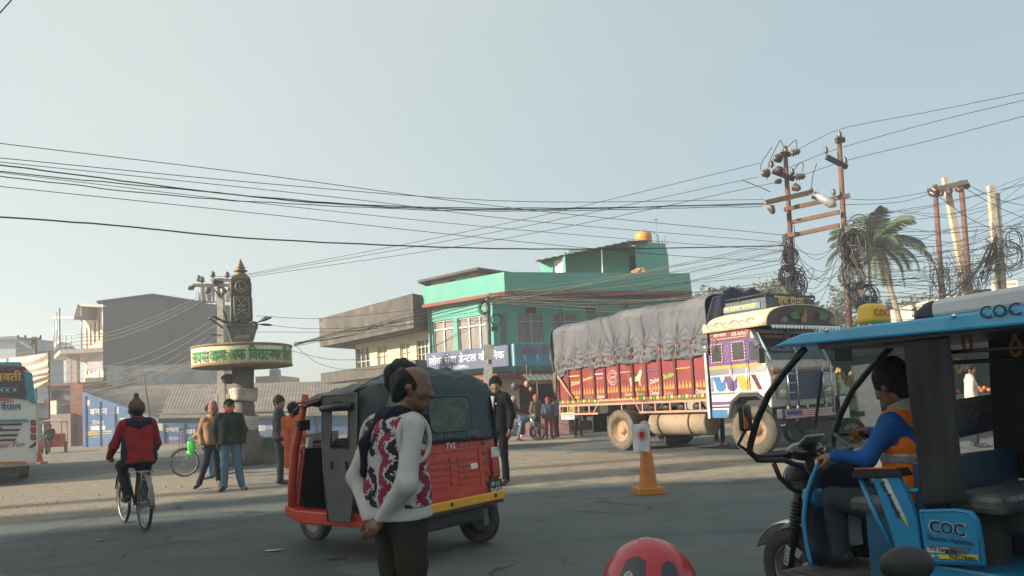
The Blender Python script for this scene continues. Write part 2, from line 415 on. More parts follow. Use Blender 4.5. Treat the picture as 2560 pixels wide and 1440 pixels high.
# ============================================================ buildings
class Fac:
    """a vertical face from point A to B on the ground (left to right in the photo); local s along, d into the building, z up"""
    def __init__(s, A, B):
        s.A=Vector((A[0],A[1],0)); s.B=Vector((B[0],B[1],0)); s.u=(s.B-s.A).normalized(); s.w=(s.B-s.A).length
        s.n=Vector((s.u.y,-s.u.x,0)); s.M=frame(s.A,s.u,-s.n)
    def pf(s, px, py):
        d=ray(px,py); o=Vector((0,0,EYE)); t=(s.A-o).dot(s.n)/d.dot(s.n); p=o+d*t
        return ((p-s.A).dot(s.u), p.z)
    def rect(s, x0,y0,x1,y1):
        a=s.pf((x0),(y0+y1)/2)[0]; b=s.pf(x1,(y0+y1)/2)[0]; xm=(x0+x1)/2
        return (a,b,s.pf(xm,y1)[1],s.pf(xm,y0)[1])
def wall_holes(mb, f, s0,s1,z0,z1, holes, rev=.14):
    xs=sorted({s0,s1,*[v for h in holes for v in h[:2] if s0<v<s1]}); zs=sorted({z0,z1,*[v for h in holes for v in h[2:] if z0<v<z1]})
    for i in range(len(xs)-1):
        for j in range(len(zs)-1):
            cx=(xs[i]+xs[i+1])/2; cz=(zs[j]+zs[j+1])/2
            if any(h[0]<cx<h[1] and h[2]<cz<h[3] for h in holes): continue
            mb.quad((xs[i],0,zs[j]),(xs[i+1],0,zs[j]),(xs[i+1],0,zs[j+1]),(xs[i],0,zs[j+1]),M=f.M)
    for a,b,c,d in holes:
        mb.quad((a,0,c),(a,rev,c),(a,rev,d),(a,0,d),M=f.M); mb.quad((b,0,c),(b,rev,c),(b,rev,d),(b,0,d),M=f.M)
        mb.quad((a,0,d),(b,0,d),(b,rev,d),(a,rev,d),M=f.M); mb.quad((a,0,c),(b,0,c),(b,rev,c),(a,rev,c),M=f.M)
def window(parent, f, h, nv=2, transom=.26, fm=None, gm_=None, rev=.14, name='window', bars=0, fw=.055):
    """frame as the part, the pane behind it as its sub-part"""
    a,b,c,d=h; mb=MB(); y=rev-.045
    def bar(x0,x1,z0,z1,t=.05): mb.box(((x0+x1)/2,y,(z0+z1)/2),(x1-x0,t,z1-z0),M=f.M)
    bar(a,a+fw,c,d); bar(b-fw,b,c,d); bar(a+fw,b-fw,d-fw,d); bar(a+fw,b-fw,c,c+fw)
    zt=d-(d-c)*transom
    if transom: bar(a+fw,b-fw,zt-fw/2,zt+fw/2,.046)
    for k in range(1,nv):
        x=a+(b-a)*k/nv; bar(x-fw/2,x+fw/2,c+fw,(zt-fw/2) if transom else d-fw,.044)
        if transom: bar(x-fw/2,x+fw/2,zt+fw/2,d-fw,.044)
    for k in range(1,bars+1):
        z=c+(d-c)*k/(bars+1); bar(a+fw,b-fw,z-.015,z+.015,.03)
    fr=mb.build(name,fm or M['white'],parent)
    g=MB(); g.quad((a+.01,rev-.015,c+.01),(b-.01,rev-.015,c+.01),(b-.01,rev-.015,d-.01),(a+.01,rev-.015,d-.01),M=f.M); g.build('pane',gm_ or M['glass'],fr)
    return fr
def pt(px,py,Y): p=at(px,py,Y); return (p.x,p.y)
def off(P,v,k): return (P[0]+v.x*k,P[1]+v.y*k)
def slab(mb, poly, z0,z1): mb.prism(poly,z0,z1,'z')
# ---- mint green corner building
gA=pt(1237,900,31.7); gL=pt(1074,900,34.0); gR=pt(1700,900,34.5)
F1=Fac(gL,gA); F2=Fac(gA,gR)
gb=empty('corner_building',(gA[0],gA[1],0),0,'mint green two storey corner building with red cornice and a room on its roof','building')
def Pn(mb,name,m,parent=gb,**k):
    o=mb.build(name,m,parent,**k); o.matrix_parent_inverse=Matrix.Translation(parent.location).inverted(); return o
def fixp(o,parent):
    o.matrix_parent_inverse=Matrix.Translation(parent.location).inverted(); return o
zT=F2.pf(1300,745)[1]; zB=2.75
h1=[F1.rect(1082,800,1134,884),F1.rect(1144,790,1226,880)]
h2=[F2.rect(1249,783,1270,862),F2.rect(1294,783,1363,858),F2.rect(1381,783,1446,858),F2.rect(1468,783,1530,858),F2.rect(1560,783,1640,858)]
mb=MB(); wall_holes(mb,F1,0,F1.w,zB,zT,h1); wall_holes(mb,F2,0,F2.w,zB,zT,h2)
bk=Vector((.25,.97,0))
FB=Fac(gR,off(gR,bk,6)); wall_holes(mb,FB,0,6,0,zT,[])
FB2=Fac(off(gL,bk,6),gL); wall_holes(mb,FB2,0,6,0,zT,[])
Pn(mb,'wall',M['green'])
for h in h1: fixp(window(gb,F1,h,2 if h is h1[0] else 3,.27,gm_=M['curtain']),gb)
for i,h in enumerate(h2): fixp(window(gb,F2,h,1 if i==0 else 2,.27,gm_=M['curtain'],fm=mat('dull_frame',(.30,.38,.36),.6)),gb)
# projecting cornice and parapet
def outl(k1,k2,back=6):
    """outline of the plan pushed out by k1 beyond the sunny face and k2 beyond the shaded one"""
    n1,n2=F1.n,F2.n; u1,u2=F1.u,F2.u
    c=Vector((gA[0],gA[1],0)); 
    # corner: intersection of both pushed lines
    p1=c+n1*k1; p2=c+n2*k2; den=u1.x*u2.y-u1.y*u2.x; t=((p2.x-p1.x)*u2.y-(p2.y-p1.y)*u2.x)/den; q=p1+u1*t
    l=Vector((gL[0],gL[1],0))+n1*k1; r=Vector((gR[0],gR[1],0))+n2*k2+u2*.25
    return [(l.x,l.y),(q.x,q.y),(r.x,r.y),(r.x+bk.x*back,r.y+bk.y*back),(l.x+bk.x*back,l.y+bk.y*back)]
zc=zT; zp=F2.pf(1300,690)[1]+.0
mb=MB(); slab(mb,outl(.35,1.0),zc,zc+.15); Pn(mb,'cornice',M['redband'],bev=.01)
mb=MB(); o1=outl(.27,.92); o2=outl(.13,.78,5.8)
for i in range(3):
    a,b,c,d=o1[i],o1[i+1],o2[i+1],o2[i]
    mb.prism([a,b,c,d],zc+.15,zp,'z')
Pn(mb,'parapet',M['green'])
mb=MB(); slab(mb,outl(.05,.05,5.9),2.72,2.75+.0); slab(mb,outl(.25,.35,2.5),2.45,2.70); Pn(mb,'floor_slab',M['redband'])
mb=MB(); slab(mb,outl(-.2,-.2,5.6),zc-.15,zc-.02); Pn(mb,'roof',M['concrete'])
# ground floor: pillars, back wall, shutters
mb=MB(); G1=Fac(off(gL,bk,.9),off(gA,bk,.9)); G2=Fac(off(gA,bk,.9),off(gR,bk,.9))
hs=[G2.rect(1300,960,1392,1084),G2.rect(1410,960,1500,1084),G2.rect(1520,960,1600,1084)]
wall_holes(mb,G1,0,G1.w,0,2.45,[G1.rect(1110,960,1180,1084)],.3); wall_holes(mb,G2,0,G2.w,0,2.45,hs,.3); Pn(mb,'shop_wall',M['cream'])
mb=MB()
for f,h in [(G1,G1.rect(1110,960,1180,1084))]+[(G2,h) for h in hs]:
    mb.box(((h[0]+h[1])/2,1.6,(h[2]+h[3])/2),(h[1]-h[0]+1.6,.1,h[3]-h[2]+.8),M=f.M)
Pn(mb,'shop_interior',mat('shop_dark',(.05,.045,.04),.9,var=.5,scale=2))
mb=MB()
for q in (F1.A+F1.u*.15, Vector((gA[0],gA[1],0))+F2.n*.1, F2.A+F2.u*3.2+F2.n*.1, F2.A+F2.u*6.2+F2.n*.1): mb.box((q.x,q.y,1.22),(.26,.26,2.44))
build_each(mb,'pillar',M['redband'],gb,fixp)
# drain pipes, air unit and meter boxes on the walls
for f_,s_ in ((F1,.12),(F2,3.15),(F2,6.4)):
    mb=MB(); p=f_.M@Vector((s_,-.06,0)); mb.tube([(p.x,p.y,.0),(p.x,p.y,zT)],.045,7); Pn(mb,'drain_pipe',mat('dull_pipe',(.20,.24,.22),.7,var=.25))
mb=MB(); p=F2.M@Vector((2.5,-.2,zB+.75)); mb.box(p,(.8,.35,.55)); Pn(mb,'air_unit',mat('old_white_unit',(.42,.42,.39),.6,var=.2),bev=.02)
for s_ in (1.75,4.6): mb=MB(); mb.box((s_,-.05,zT-.55),(.42,.1,.22),M=F2.M); Pn(mb,'vent_box',M['darksteel'])
# room on the roof
RA=pt(1415,690,35.2); RL_=pt(1353,690,36.3); RR_=pt(1592,690,34.6); RE=pt(1668,690,35.4)
r1=Fac(RL_,RA); r2=Fac(off(RA,bk,1.2),off(RR_,bk,1.9)); r3=Fac(RR_,RE)
zr0=zc; zr1=r1.pf(1385,640)[1]; zr3=r3.pf(1620,612)[1]; zr2=r2.pf(1570,616)[1]
mb=MB(); hd=r1.rect(1382,650,1407,697); hd2=r2.rect(1574,637,1591,692)
wall_holes(mb,r1,0,r1.w,zr0,zr1,[hd]); wall_holes(mb,r2,0,r2.w,zr0,zr2,[hd2]); wall_holes(mb,r3,0,r3.w,zr0,zr3,[])
for A,B,z in ((RA,off(RA,bk,1.2),zr1+.1),(off(RR_,bk,1.9),RR_,zr3),(RE,off(RE,bk,3),zr3),(off(RL_,bk,3),RL_,zr1)):
    f=Fac(A,B); wall_holes(mb,f,0,f.w,zr0,z,[])
slab(mb,[RR_,RE,off(RE,bk,3),off(RR_,bk,3)],zr3,zr3+.12)
Pn(mb,'roof_room',M['green'])
mb=MB(); a,b,c,d=hd; mb.quad((a,.1,c),(b,.1,c),(b,.1,d),(a,.1,d),M=r1.M); Pn(mb,'roof_room_door',M['white'])
mb=MB(); a,b,c,d=hd2; mb.quad((a,.1,c),(b,.1,c),(b,.1,d),(a,.1,d),M=r2.M); Pn(mb,'roof_room_door',mat('dark_door',(.03,.04,.05),.5))
mb=MB(); P0=at(1338,652,35.6); P1=at(1566,604,34.2); P2=at(1616,601,34.0)
bk3=Vector((.25*3.2,.97*3.2,.45))
for p,q,dz in ((P0,P1,0),(P1+Vector((0,0,.03)),P2,0)):
    n=24
    for k in range(n):
        a=p.lerp(q,k/n); b=p.lerp(q,(k+1)/n); z=.03*((k%2)*2-1)*.6; mb.quad(a+Vector((0,0,z)),b+Vector((0,0,-z)),b+bk3+Vector((0,0,-z)),a+bk3+Vector((0,0,z)))
Pn(mb,'roof_sheet',mat('old_tin',(.11,.10,.095),.7,.3,var=.3,scale=2,dirt=(.2,.13,.08),dirt_amt=.1),solid=.03)
mb=MB(); p=at(1506,692,34.7); mb.tube([(p.x,p.y,zr0),at(1505,620,34.7)],.05); Pn(mb,'roof_post',M['steel'])
# dark slab roofed hut behind the parapet
ht=empty('stair_hut',(*pt(1150,720,37),0),0,'weathered concrete stair hut with thin overhanging slab roof behind the mint parapet','hut')
hA=pt(1195,700,36.4); hL=pt(1077,700,38.6); hR=pt(1270,700,38); fh1=Fac(hL,hA); fh2=Fac(hA,hR)
zh=fh1.pf(1180,684)[1]; mb=MB(); hh=[fh1.rect(1120,698,1139,711)]; wall_holes(mb,fh1,0,fh1.w,zc-.1,zh,hh); wall_holes(mb,fh2,0,fh2.w,zc-.1,zh,[fh2.rect(1222,684,1262,694)]); wall_holes(mb,Fac(hR,off(hR,bk,3)),0,3,zc-.1,zh,[])
fixp(mb.build('wall',M['concrete'],ht),ht)
mb=MB(); n1,n2=fh1.n,fh2.n; c=Vector((*hA,0)); q=c+n1*.5+n2*.5; l=Vector((*hL,0))+n1*.5-fh1.u*.5; r=Vector((*hR,0))+n2*.5+fh2.u*.5
slab(mb,[(l.x,l.y),(q.x,q.y),(r.x,r.y),(r.x+.75,r.y+3),(l.x+.75,l.y+3)],zh,zh+.13); fixp(mb.build('roof_slab',M['mould'],ht,bev=.01),ht)
# yellow water tank on the roof room
tp=at(1609,606,36.6); tk=empty('water_tank',(tp.x,tp.y,zr3+.12),0,'yellow ribbed plastic water tank on the mint green roof room','water tank')
hgt=(608-561)*36.6/1850; rad=22*36.6/1850; pr=[(rad*.96,0)]
for i in range(7):
    z=hgt*(.05+.62*i/7); pr+= [(rad*.95,z),(rad,z+hgt*.03),(rad,z+hgt*.055),(rad*.95,z+hgt*.08)]
pr+=[(rad*.97,hgt*.72),(rad*.9,hgt*.86),(rad*.55,hgt*.95),(rad*.3,hgt*.97)]
ymat=mat('yellow_plastic_tank',(.60,.25,.04),.5,var=.1,scale=3)
MB().lathe(pr,24).build('barrel',ymat,tk); MB().lathe([(rad*.32,hgt*.96),(rad*.32,hgt*1.02),(rad*.1,hgt*1.03)],16).build('lid',ymat,tk)
mb=MB(); mb.tube([(rad*.6,0,hgt*.9),(rad*1.2,0,hgt*.93),(rad*1.7,0,hgt*.7),(rad*1.75,0,0)],.025); mb.build('pipe',M['steel'],tk)
# aerial beside the tank
p=at(1640,606,36); an=MB(); an.tube([(p.x,p.y,zr3+.1),at(1640,548,36)],.018,5); an.box(at(1640,549,36),(.22,.05,.03)); tag(an.build('aerial',M['steel']),'thin metal aerial mast standing right of the yellow water tank','aerial')
for i,(px,py) in enumerate(((1655,596),(1662,590),(1668,600))):
    p=at(px,py,35.6); an=MB(); an.tube([(p.x,p.y,zr3+.1),p],.012,5); tag(an.build('reinforcing_bar',M['rust']),'thin rusty bar sticking up at the right end of the mint roof room','bar','bare bars on the roof room')
# bricks heaped by the roof door
p=at(1604,690,33.9); mb=MB()
for k in range(14): mb.box((p.x-.35+.1*(k%7)+.02*random.random(),p.y+.1*(k//7),zp+.05+.1*random.random()+.12*(k%3)),(.22,.1,.11),rot=(0,0,random.uniform(-.3,.3)))
tag(mb.build('brick_pile',mat('pale_brick',(.45,.27,.17),.9,var=.3,scale=12)),'small heap of pale bricks on the parapet by the dark roof door','brick pile')
# signs
def sign(name,A,B,z0,z1,m,label,th=.12,lean=0):
    f=Fac(A,B); e=empty(name,(A[0],A[1],0),0,label,'sign')
    mb=MB(); mb.box((f.w/2,0,(z0+z1)/2),(f.w,th,z1-z0),M=f.M); fixp(mb.build('board',m,e,bev=.01),e)
    return f,e
SM=Matrix.Rotation(R(90),4,'X')
def letter_part(e,f,txt,s,z,m,w=None,h=None,outp=.066,bold=.012,slant=0,name='lettering'):
    mb=MB(); lettering(mb,txt,f.M@Matrix.Translation((s,-outp,z))@SM,w=w,h=h,bold=bold,slant=slant)
    return fixp(mb.build(name,m,e),e)
A=pt(1069,900,33.0); B=pt(1274,890,30.4); f=Fac(A,B); zz=[f.pf(1170,924)[1],f.pf(1170,873)[1]]
f,e=sign('shop_sign',A,B,zz[0],zz[1],mat('blue_signboard',(.032,.058,.15),.45,var=.08,scale=3,dirt=(.2,.22,.28),dirt_amt=.04),'long dark blue sign with white lettering on the sunny side of the mint building')
wl=mat('white_letters',(.72,.74,.76),.5); 
letter_part(e,f,'लोक सेवा डेन्टल क्लिनिक',f.w*.49,zz[0]+(zz[1]-zz[0])*.62,wl,w=f.w*.92)
letter_part(e,f,'बरगाछी, विराटनगर-५',f.w*.36,zz[0]+(zz[1]-zz[0])*.17,wl,w=f.w*.33)
mb=MB(); mb.box((f.w-.06,-.075,(zz[0]+zz[1])/2),(.12,.02,zz[1]-zz[0]-.02),M=f.M); fixp(mb.build('end_strip',mat('navy',(.02,.03,.09),.5),e),e)
A=pt(1281,890,30.3); B=pt(1450,890,32.2); f=Fac(A,B); zz=[f.pf(1330,914)[1],f.pf(1330,860)[1]]
f,e=sign('shop_sign',A,B,zz[0],zz[1],mat('teal_signboard',(.06,.23,.34),.5,var=.15,scale=1.5),'teal sign with red lettering and pictures of teeth above the awning')
letter_part(e,f,'लोक सेवा डेन्टल',f.w*.52,zz[0]+(zz[1]-zz[0])*.72,mat('crimson_letters',(.35,.03,.07),.5),w=f.w*.80,bold=.015)
mb=MB()
for k in range(4): mb.lathe([(.10,0),(.20,.02),(.13,.05)],12,M=f.M@Matrix.Translation((.55+.62*k,-.07,zz[0]+.28))@Matrix.Rotation(R(70+10*k),4,'Y')@Matrix.Scale(.2,4,(0,1,0)))
build_each(mb,'tooth_picture',mat('pale_picture',(.55,.6,.6),.5),e,fixp)
mb=MB(); mb.box((.04,-.075,(zz[0]+zz[1])/2),(.08,.03,zz[1]-zz[0]),M=f.M); fixp(mb.build('end_strip',M['white'],e),e)
# awning over the shop
A=at(1305,936,30.6); B=at(1420,934,31.2); c=at(1322,951,28.6); d=at(1432,948,29.2); mb=MB()
n=16
for k in range(n):
    z=Vector((0,0,.009*((k%2)*2-1))); a0=A.lerp(B,k/n); a1=A.lerp(B,(k+1)/n); c0=c.lerp(d,k/n); c1=c.lerp(d,(k+1)/n); mb.quad(c0+z,c1-z,a1-z,a0+z)
aw=empty('shop_awning',(c.x,c.y,0),0,'sloping grey tin awning on thin posts in front of the dark shop','awning')
fixp(mb.build('tin_sheet',mat('grey_tin',(.22,.25,.23),.5,.5,var=.2,scale=2),aw,solid=.015),aw)
for p in (c.lerp(d,.18),d): 
    q=MB(); q.tube([(p.x,p.y,0),(p.x,p.y,p.z)],.03,6); fixp(q.build('post',M['wood'],aw),aw)
# ---- grey and yellow building
yb=empty('flat_building',(*pt(960,900,37),0),0,'old yellow walled building under a long black stained concrete parapet','building')
def Yp(mb,name,m,**k): return fixp(mb.build(name,m,yb,**k),yb)
yR=pt(1033,770,33.6); yL=pt(798,820,41.0); f3=Fac(yL,yR); zt=f3.pf(1033,733)[1]; zb=f3.pf(1033,812)[1]
back=Vector((.45,.89,0)); mb=MB()
mb.prism([yL,yR,off(yR,back,.25),off(yL,back,.25)],zb,zt,'z'); mb.prism([yR,off(yR,back,3.0),off(off(yR,back,3.0),f3.u,-.2),off(off(yR,back,.25),f3.u,-.2)],zb,zt,'z'); mb.prism([off(yL,back,.25),off(off(yL,back,.25),f3.u,.2),off(off(yL,back,4),f3.u,.2),off(yL,back,4)],zb,zt,'z')
Yp(mb,'parapet',M['mould'],bev=.01)
mb=MB(); slab(mb,[yL,yR,off(yR,back,4),off(yL,back,5)],zb-.14,zb-.002); Yp(mb,'roof_slab',M['mould'])
wL=off(yL,back,.0); f4=Fac(off(off(yL,f3.u,2.1),back,1.5),off(off(yR,f3.u,1.6),back,1.5))
wz0=f4.pf(960,930)[1]; hy=[f4.rect(889,868,924,921),f4.rect(943,862,968,914),f4.rect(1000,856,1025,908),f4.rect(1041,848,1070,904)]
mb=MB(); wall_holes(mb,f4,0,f4.w,0,zb-.14,hy); wall_holes(mb,Fac(off(off(off(yL,f3.u,2.1),back,1.5),back,4),off(off(yL,f3.u,2.1),back,1.5)),0,4,0,zb-.14,[]); Yp(mb,'wall',M['cream'])
for i,h in enumerate(hy): fixp(window(yb,f4,h,3 if i in(0,3) else 2,0,fm=mat('cream_shutter',(.60,.56,.45),.6),bars=2 if i in (0,3) else 1,gm_=mat('shutter_panel',(.40,.36,.28),.6) if i in (1,2) else M['glass']),yb)
zq0=f3.pf(920,945)[1]; zq1=f3.pf(920,916)[1]; mb=MB(); mb.prism([yL,yR,off(yR,back,.2),off(yL,back,.2)],zq0,zq1,'z'); mb.prism([yR,off(yR,back,1.3),off(off(yR,back,1.3),f3.u,-.2),off(off(yR,back,.2),f3.u,-.2)],zq0,zq1,'z'); slab(mb,[off(yL,back,.2),off(yR,back,.2),off(yR,back,1.5),off(yL,back,1.5)],zq0,zq0+.12)
Yp(mb,'balcony_parapet',M['mould'])
# ---- blue gable shed with painted advertisement
def shed():
    sh=empty('long_shed',(*pt(300,1100,46),0),0,'long low shed with blue painted front, advertisement lettering and weathered sheet roof','shed')
    def S(mb,name,m,**k): return fixp(mb.build(name,m,sh,**k),sh)
    A=pt(207,1100,46.5); B=pt(397,1100,45.5); f=Fac(A,B); z0=f.pf(210,978)[1]; z1=f.pf(395,1047)[1]
    blue=mat('faded_blue_wall',(.085,.17,.34),.85,var=.13,scale=.8,dirt=(.16,.2,.27),dirt_amt=.12,dscale=1.2)
    mb=MB(); mb.prism([(0,0),(f.w,0),(f.w,z1),(0,z0)],0,.2,'y',M=f.M); S(mb,'gable_wall',blue)
    D=pt(1010,1100,46); f2=Fac(B,D); z2=f2.pf(450,1056)[1]
    mb=MB(); mb.box((f2.w/2,.1,z2/2),(f2.w-.02,.2,z2),M=f2.M); S(mb,'front_wall',blue)
    mb=MB()
    for px in (216,252,289,329,358): 
        s=f.pf(px,1100)[0]; mb.box((s,-.02,(z0+(z1-z0)*s/f.w)/2-.1),(.09,.05,(z0+(z1-z0)*s/f.w)-.25),M=f.M)
    for px in (412,462,510,560,690,740,790): 
        s=f2.pf(px,1090)[0]; mb.box((s,-.02,z2/2-.03),(.10,.05,z2-.1),M=f2.M)
    build_each(mb,'painted_strip',mat('navy_paint',(.025,.045,.12),.7),sh,fixp)
    mb=MB(); W=mat('white_wall_paint',(.60,.60,.58),.85,var=.2,scale=2)
    def L(ff,t,px,py,w,bold=.03):
        s,z=ff.pf(px,py); mb=MB(); lettering(mb,t,ff.M@Matrix.Translation((s,-.012,z))@SM,w=w,bold=bold); S(mb,'painted_lettering',W)
    sc=46/1850
    L(f,'बन्धन',247,1030,50*sc,.05); L(f,'सिमेन्ट',246,1056,34*sc,.035); L(f,'OPC, SSC, PPC',245,1092,32*sc,.02)
    L(f,'बन्धन',320,1052,46*sc,.05); L(f,'सिमेन्ट',320,1075,32*sc,.035)
    L(f2,'बन्धन',430,1075,34*sc,.05); L(f2,'सिमेन्ट',436,1096,26*sc,.03); L(f2,'बन्धन',665,1070,34*sc,.04)
    for ff,px,py,w_,h_ in ((f,245,1070,42,11),(f,219,1008,13,15),(f,291,1026,14,16),(f2,399,1068,16,18),(f2,476,1077,26,13),(f2,655,1070,16,14)):
        s,z=ff.pf(px,py); mb=MB(); mb.box((s,-.004,z),(w_*sc,.008,h_*sc),M=ff.M); S(mb,'painted_patch',W)
    mb=MB(); s,z=f.pf(250,1082)
    for dz in (.07,-.07): mb.box((s,-.004,z+dz),(70*sc,.012,.07),M=f.M)
    S(mb,'painted_stripe',mat('yellow_wall_paint',(.6,.45,.08),.85))
    # sheet roof: rises away from the eave, corrugations in the mesh
    e0=at(206,974,46.3); e1=at(397,1046,45.3); e2=at(1010,1036,45.4); r0=at(240,968,56); r1=at(430,962,57); r2=at(1010,950,57)
    mb=MB(); rf=mat('asbestos_sheet',(.17,.15,.125),.95,var=.3,scale=1.0,dirt=(.10,.09,.08),dirt_amt=.2,dscale=.8,bump=.3)
    def patch(a,b,c,d,n):
        for k in range(n):
            z=Vector((0,0,.009*((k%2)*2-1))); mb.quad(a.lerp(b,k/n)+z,a.lerp(b,(k+1)/n)-z,d.lerp(c,(k+1)/n)-z,d.lerp(c,k/n)+z)
    patch(e1,e2,r2,r1,150); patch(e0,e1,r1,r0,64); S(mb,'roof',rf,solid=.03)
    mb=MB(); b0=at(392,1036,44.6); b1=at(720,1030,44.6); mb.tube([b0,b1],.05); S(mb,'eave_gutter',M['darksteel'])  # dark bar drawn in place of the shade under the eave
    return f,f2
SF,SF2=shed()
# ---- tall grey cement building with balconies
tb=empty('grey_building',(*pt(410,1000,62),0),0,'tall bare grey cement building with blank side wall and open balconies on its left','building')
def T(mb,name,m,parent=tb,**k): return fixp(mb.build(name,m,parent,**k),parent)
A=pt(259,1000,60); B=pt(596,1000,64.2); f=Fac(A,B); q=lambda x,y:f.pf(x,y)
mb=MB(); s1=f.w; zl=q(259,757)[1]; zpk=q(382,739)[1]; sp=q(382,739)[0]; zr=q(590,765)[1]; sq=q(505,758)[0]; zq=q(505,758)[1]
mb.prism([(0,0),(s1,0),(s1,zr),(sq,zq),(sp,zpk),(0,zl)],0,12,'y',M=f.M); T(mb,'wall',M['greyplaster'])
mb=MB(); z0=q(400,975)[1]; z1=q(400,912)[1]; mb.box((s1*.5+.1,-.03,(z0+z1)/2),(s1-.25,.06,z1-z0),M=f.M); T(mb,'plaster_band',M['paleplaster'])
mb=MB(); mb.prism([(-.4,zl+.0),(sp,zpk+.02),(sq,zq+.02),(sq,zq+.14),(sp,zpk+.14),(-.4,zl+.12)],-.3,12,'y',M=f.M); T(mb,'roof_sheet',mat('blue_tin',(.05,.085,.16),.5,.4))
# sunny balcony side
bl=pt(212,1000,69); fs=Fac(bl,A); mb=MB(); zf=[q(259,870)[1],q(259,945)[1]]
hw=[]
for (za,zb_) in ((zf[0]+.1,zl-.8),(zf[1]+.1,zf[0]-.7)):
    for k in range(4): hw.append((fs.w*(.12+.22*k),fs.w*(.12+.22*k)+1.1,za+.7,zb_-.2))
wall_holes(mb,fs,0,fs.w,0,zl,hw); T(mb,'balcony_wall',M['cream'])
for h in hw: fixp(window(tb,fs,h,2,0,fm=M['wood'],fw=.1),tb)
mb=MB()
e0=pt(135,860,64); e1=pt(150,860,59.5); e2=pt(258,860,59.6)
for z,pe in ((zf[0]-.35,e0),(zf[1]-.3,pt(205,860,62))):
    slab(mb,[pe,(e1 if pe is e0 else pt(212,860,59.3)),e2,A,bl],z,z+.35)
T(mb,'balcony_slab',M['concrete'])
mb=MB(); ra=at(128,797,63); rb=at(172,783,60); rc=at(195,765,60); rd=at(258,768,59.5); u=Vector((-.5,9,.8))
for a,b in ((ra,at(185,798,59.2)),(at(185,798,59.2),rc),(rc,rd)):
    mb.add([a,b,b+u,a+u,a+Vector((0,0,.22)),b+Vector((0,0,.22)),b+u+Vector((0,0,.22)),a+u+Vector((0,0,.22))],[(0,1,2,3),(4,7,6,5),(0,4,5,1),(1,5,6,2),(2,6,7,3),(3,7,4,0)])
T(mb,'balcony_roof',mat('cream_trim',(.5,.47,.42),.8))
mb=MB()
rail=[Vector((*e0,0)),Vector((*e1,0)),Vector((*e2,0))]
for k in range(2):
    for j in range(9):
        p=rail[k].lerp(rail[k+1],j/8); zt_=zf[0]+(3.4 if j%4==0 else 1.15)
        if k==1 and j>2 and j%4: continue
        mb.tube([(p.x,p.y,zf[0]),(p.x,p.y,zt_)],.045,5)
    for hz_ in (.3,.6,.9,1.15): mb.tube([rail[k]+Vector((0,0,zf[0]+hz_)),rail[k+1]+Vector((0,0,zf[0]+hz_))],.03,5)
T(mb,'balcony_rail',M['steel'])
mb=MB()
for px in (176,190): 
    p=pt(px,940,61); mb.box((p[0],p[1],zf[0]/2-.2),(.42,.42,zf[0]-.4))
build_each(mb,'column',M['concrete'],tb,fixp)
mb=MB(); p=Fac(pt(219,930,58.6),pt(258,930,58.4)); a=p.pf(219,925); b=p.pf(258,906); mb.box((p.w/2,0,(a[1]+b[1])/2),(p.w,.1,b[1]-a[1]+.2),M=p.M); T(mb,'shop_banner',mat('mauve_banner',(.42,.38,.42),.7,var=.25,scale=.8))
for px,h_ in ((510,.9),(523,1.0),(578,.8)):
    p=at(px,752,64); t=empty('roof_tank',(p.x,p.y,zr+.0),0,{510:'left one of two dark water tanks on the grey cement building roof',523:'right one of two dark water tanks on the grey cement building roof',578:'dark water tank behind the monument obelisk on the grey building roof'}[px],'water tank')
    MB().lathe([(.42,.5),(.45,.6),(.45,1.6),(.38,1.8),(.15,1.9)],14).build('barrel',mat('black_tank',(.05,.06,.07),.5),t)
    mb=MB()
    for sx in (-1,1):
        for sy in (-1,1): mb.tube([(sx*.45,sy*.45,-.5),(sx*.45,sy*.45,1.3)],.03,5)
    mb.box((0,0,.46),(1,1,.06)); mb.build('stand',M['steel'],t)
# ---- left street: house far left, shop row, banner, brick house
mb=MB(); A=pt(-60,1000,75); B=pt(40,1000,75); f=Fac(A,B); zt=f.pf(20,850)[1]
hs=empty('far_house',(A[0],A[1],0),0,'pale bluish house with tin roof far behind the bus','house')
mb.box((f.w/2,4,zt/2),(f.w,8,zt),M=f.M); fixp(mb.build('wall',mat('pale_blue_wall',(.33,.40,.46),.85),hs),hs)
mb=MB(); mb.prism([(-.5,zt+.003),(f.w+.2,zt+.003),(f.w+2.0,zt-1.2),(f.w+2.0,zt-1.05),(f.w+.3,zt+.3),(-.5,zt+.3)],-.6,8.5,'y',M=f.M); fixp(mb.build('roof',mat('slate_tin',(.10,.14,.18),.6,.3),hs),hs)
def shopbox(name,x0,x1,y0,Y,m,label,cat='building',depth=7,trim=None,open_=None):
    A=pt(x0,1000,Y); B=pt(x1,1000,Y); f=Fac(A,B); z=f.pf((x0+x1)/2,y0)[1]; e=empty(name,(A[0],A[1],0),0,label,cat)
    mb=MB(); hs=[f.rect(*o) for o in (open_ or [])]; hs=[(a,b,max(c,0),d) for a,b,c,d in hs]
    wall_holes(mb,f,0,f.w,0,z,hs,.5)
    for P_,Q_ in ((off(A,-f.n,depth),A),(B,off(B,-f.n,depth))):
        g=Fac(P_,Q_); wall_holes(mb,g,0,g.w,0,z,[])
    mb.quad((0,0,z),(f.w,0,z),(f.w,depth,z),(0,depth,z),M=f.M); fixp(mb.build('wall',m,e),e)
    if hs:
        mb=MB()
        for a,b,c,d in hs: mb.quad((a,.48,c),(b,.48,c),(b,.48,d),(a,.48,d),M=f.M)
        fixp(mb.build('shutter',mat('dark_shutter',(.09,.085,.08),.7,var=.3,scale=3,stretch=(.2,.2,9)),e),e)
    if trim:
        mb=MB(); mb.box((f.w/2,-.35,z-.12),(f.w+.3,.9,.22),M=f.M); fixp(mb.build('ledge',trim,e),e)
    return f,e,z
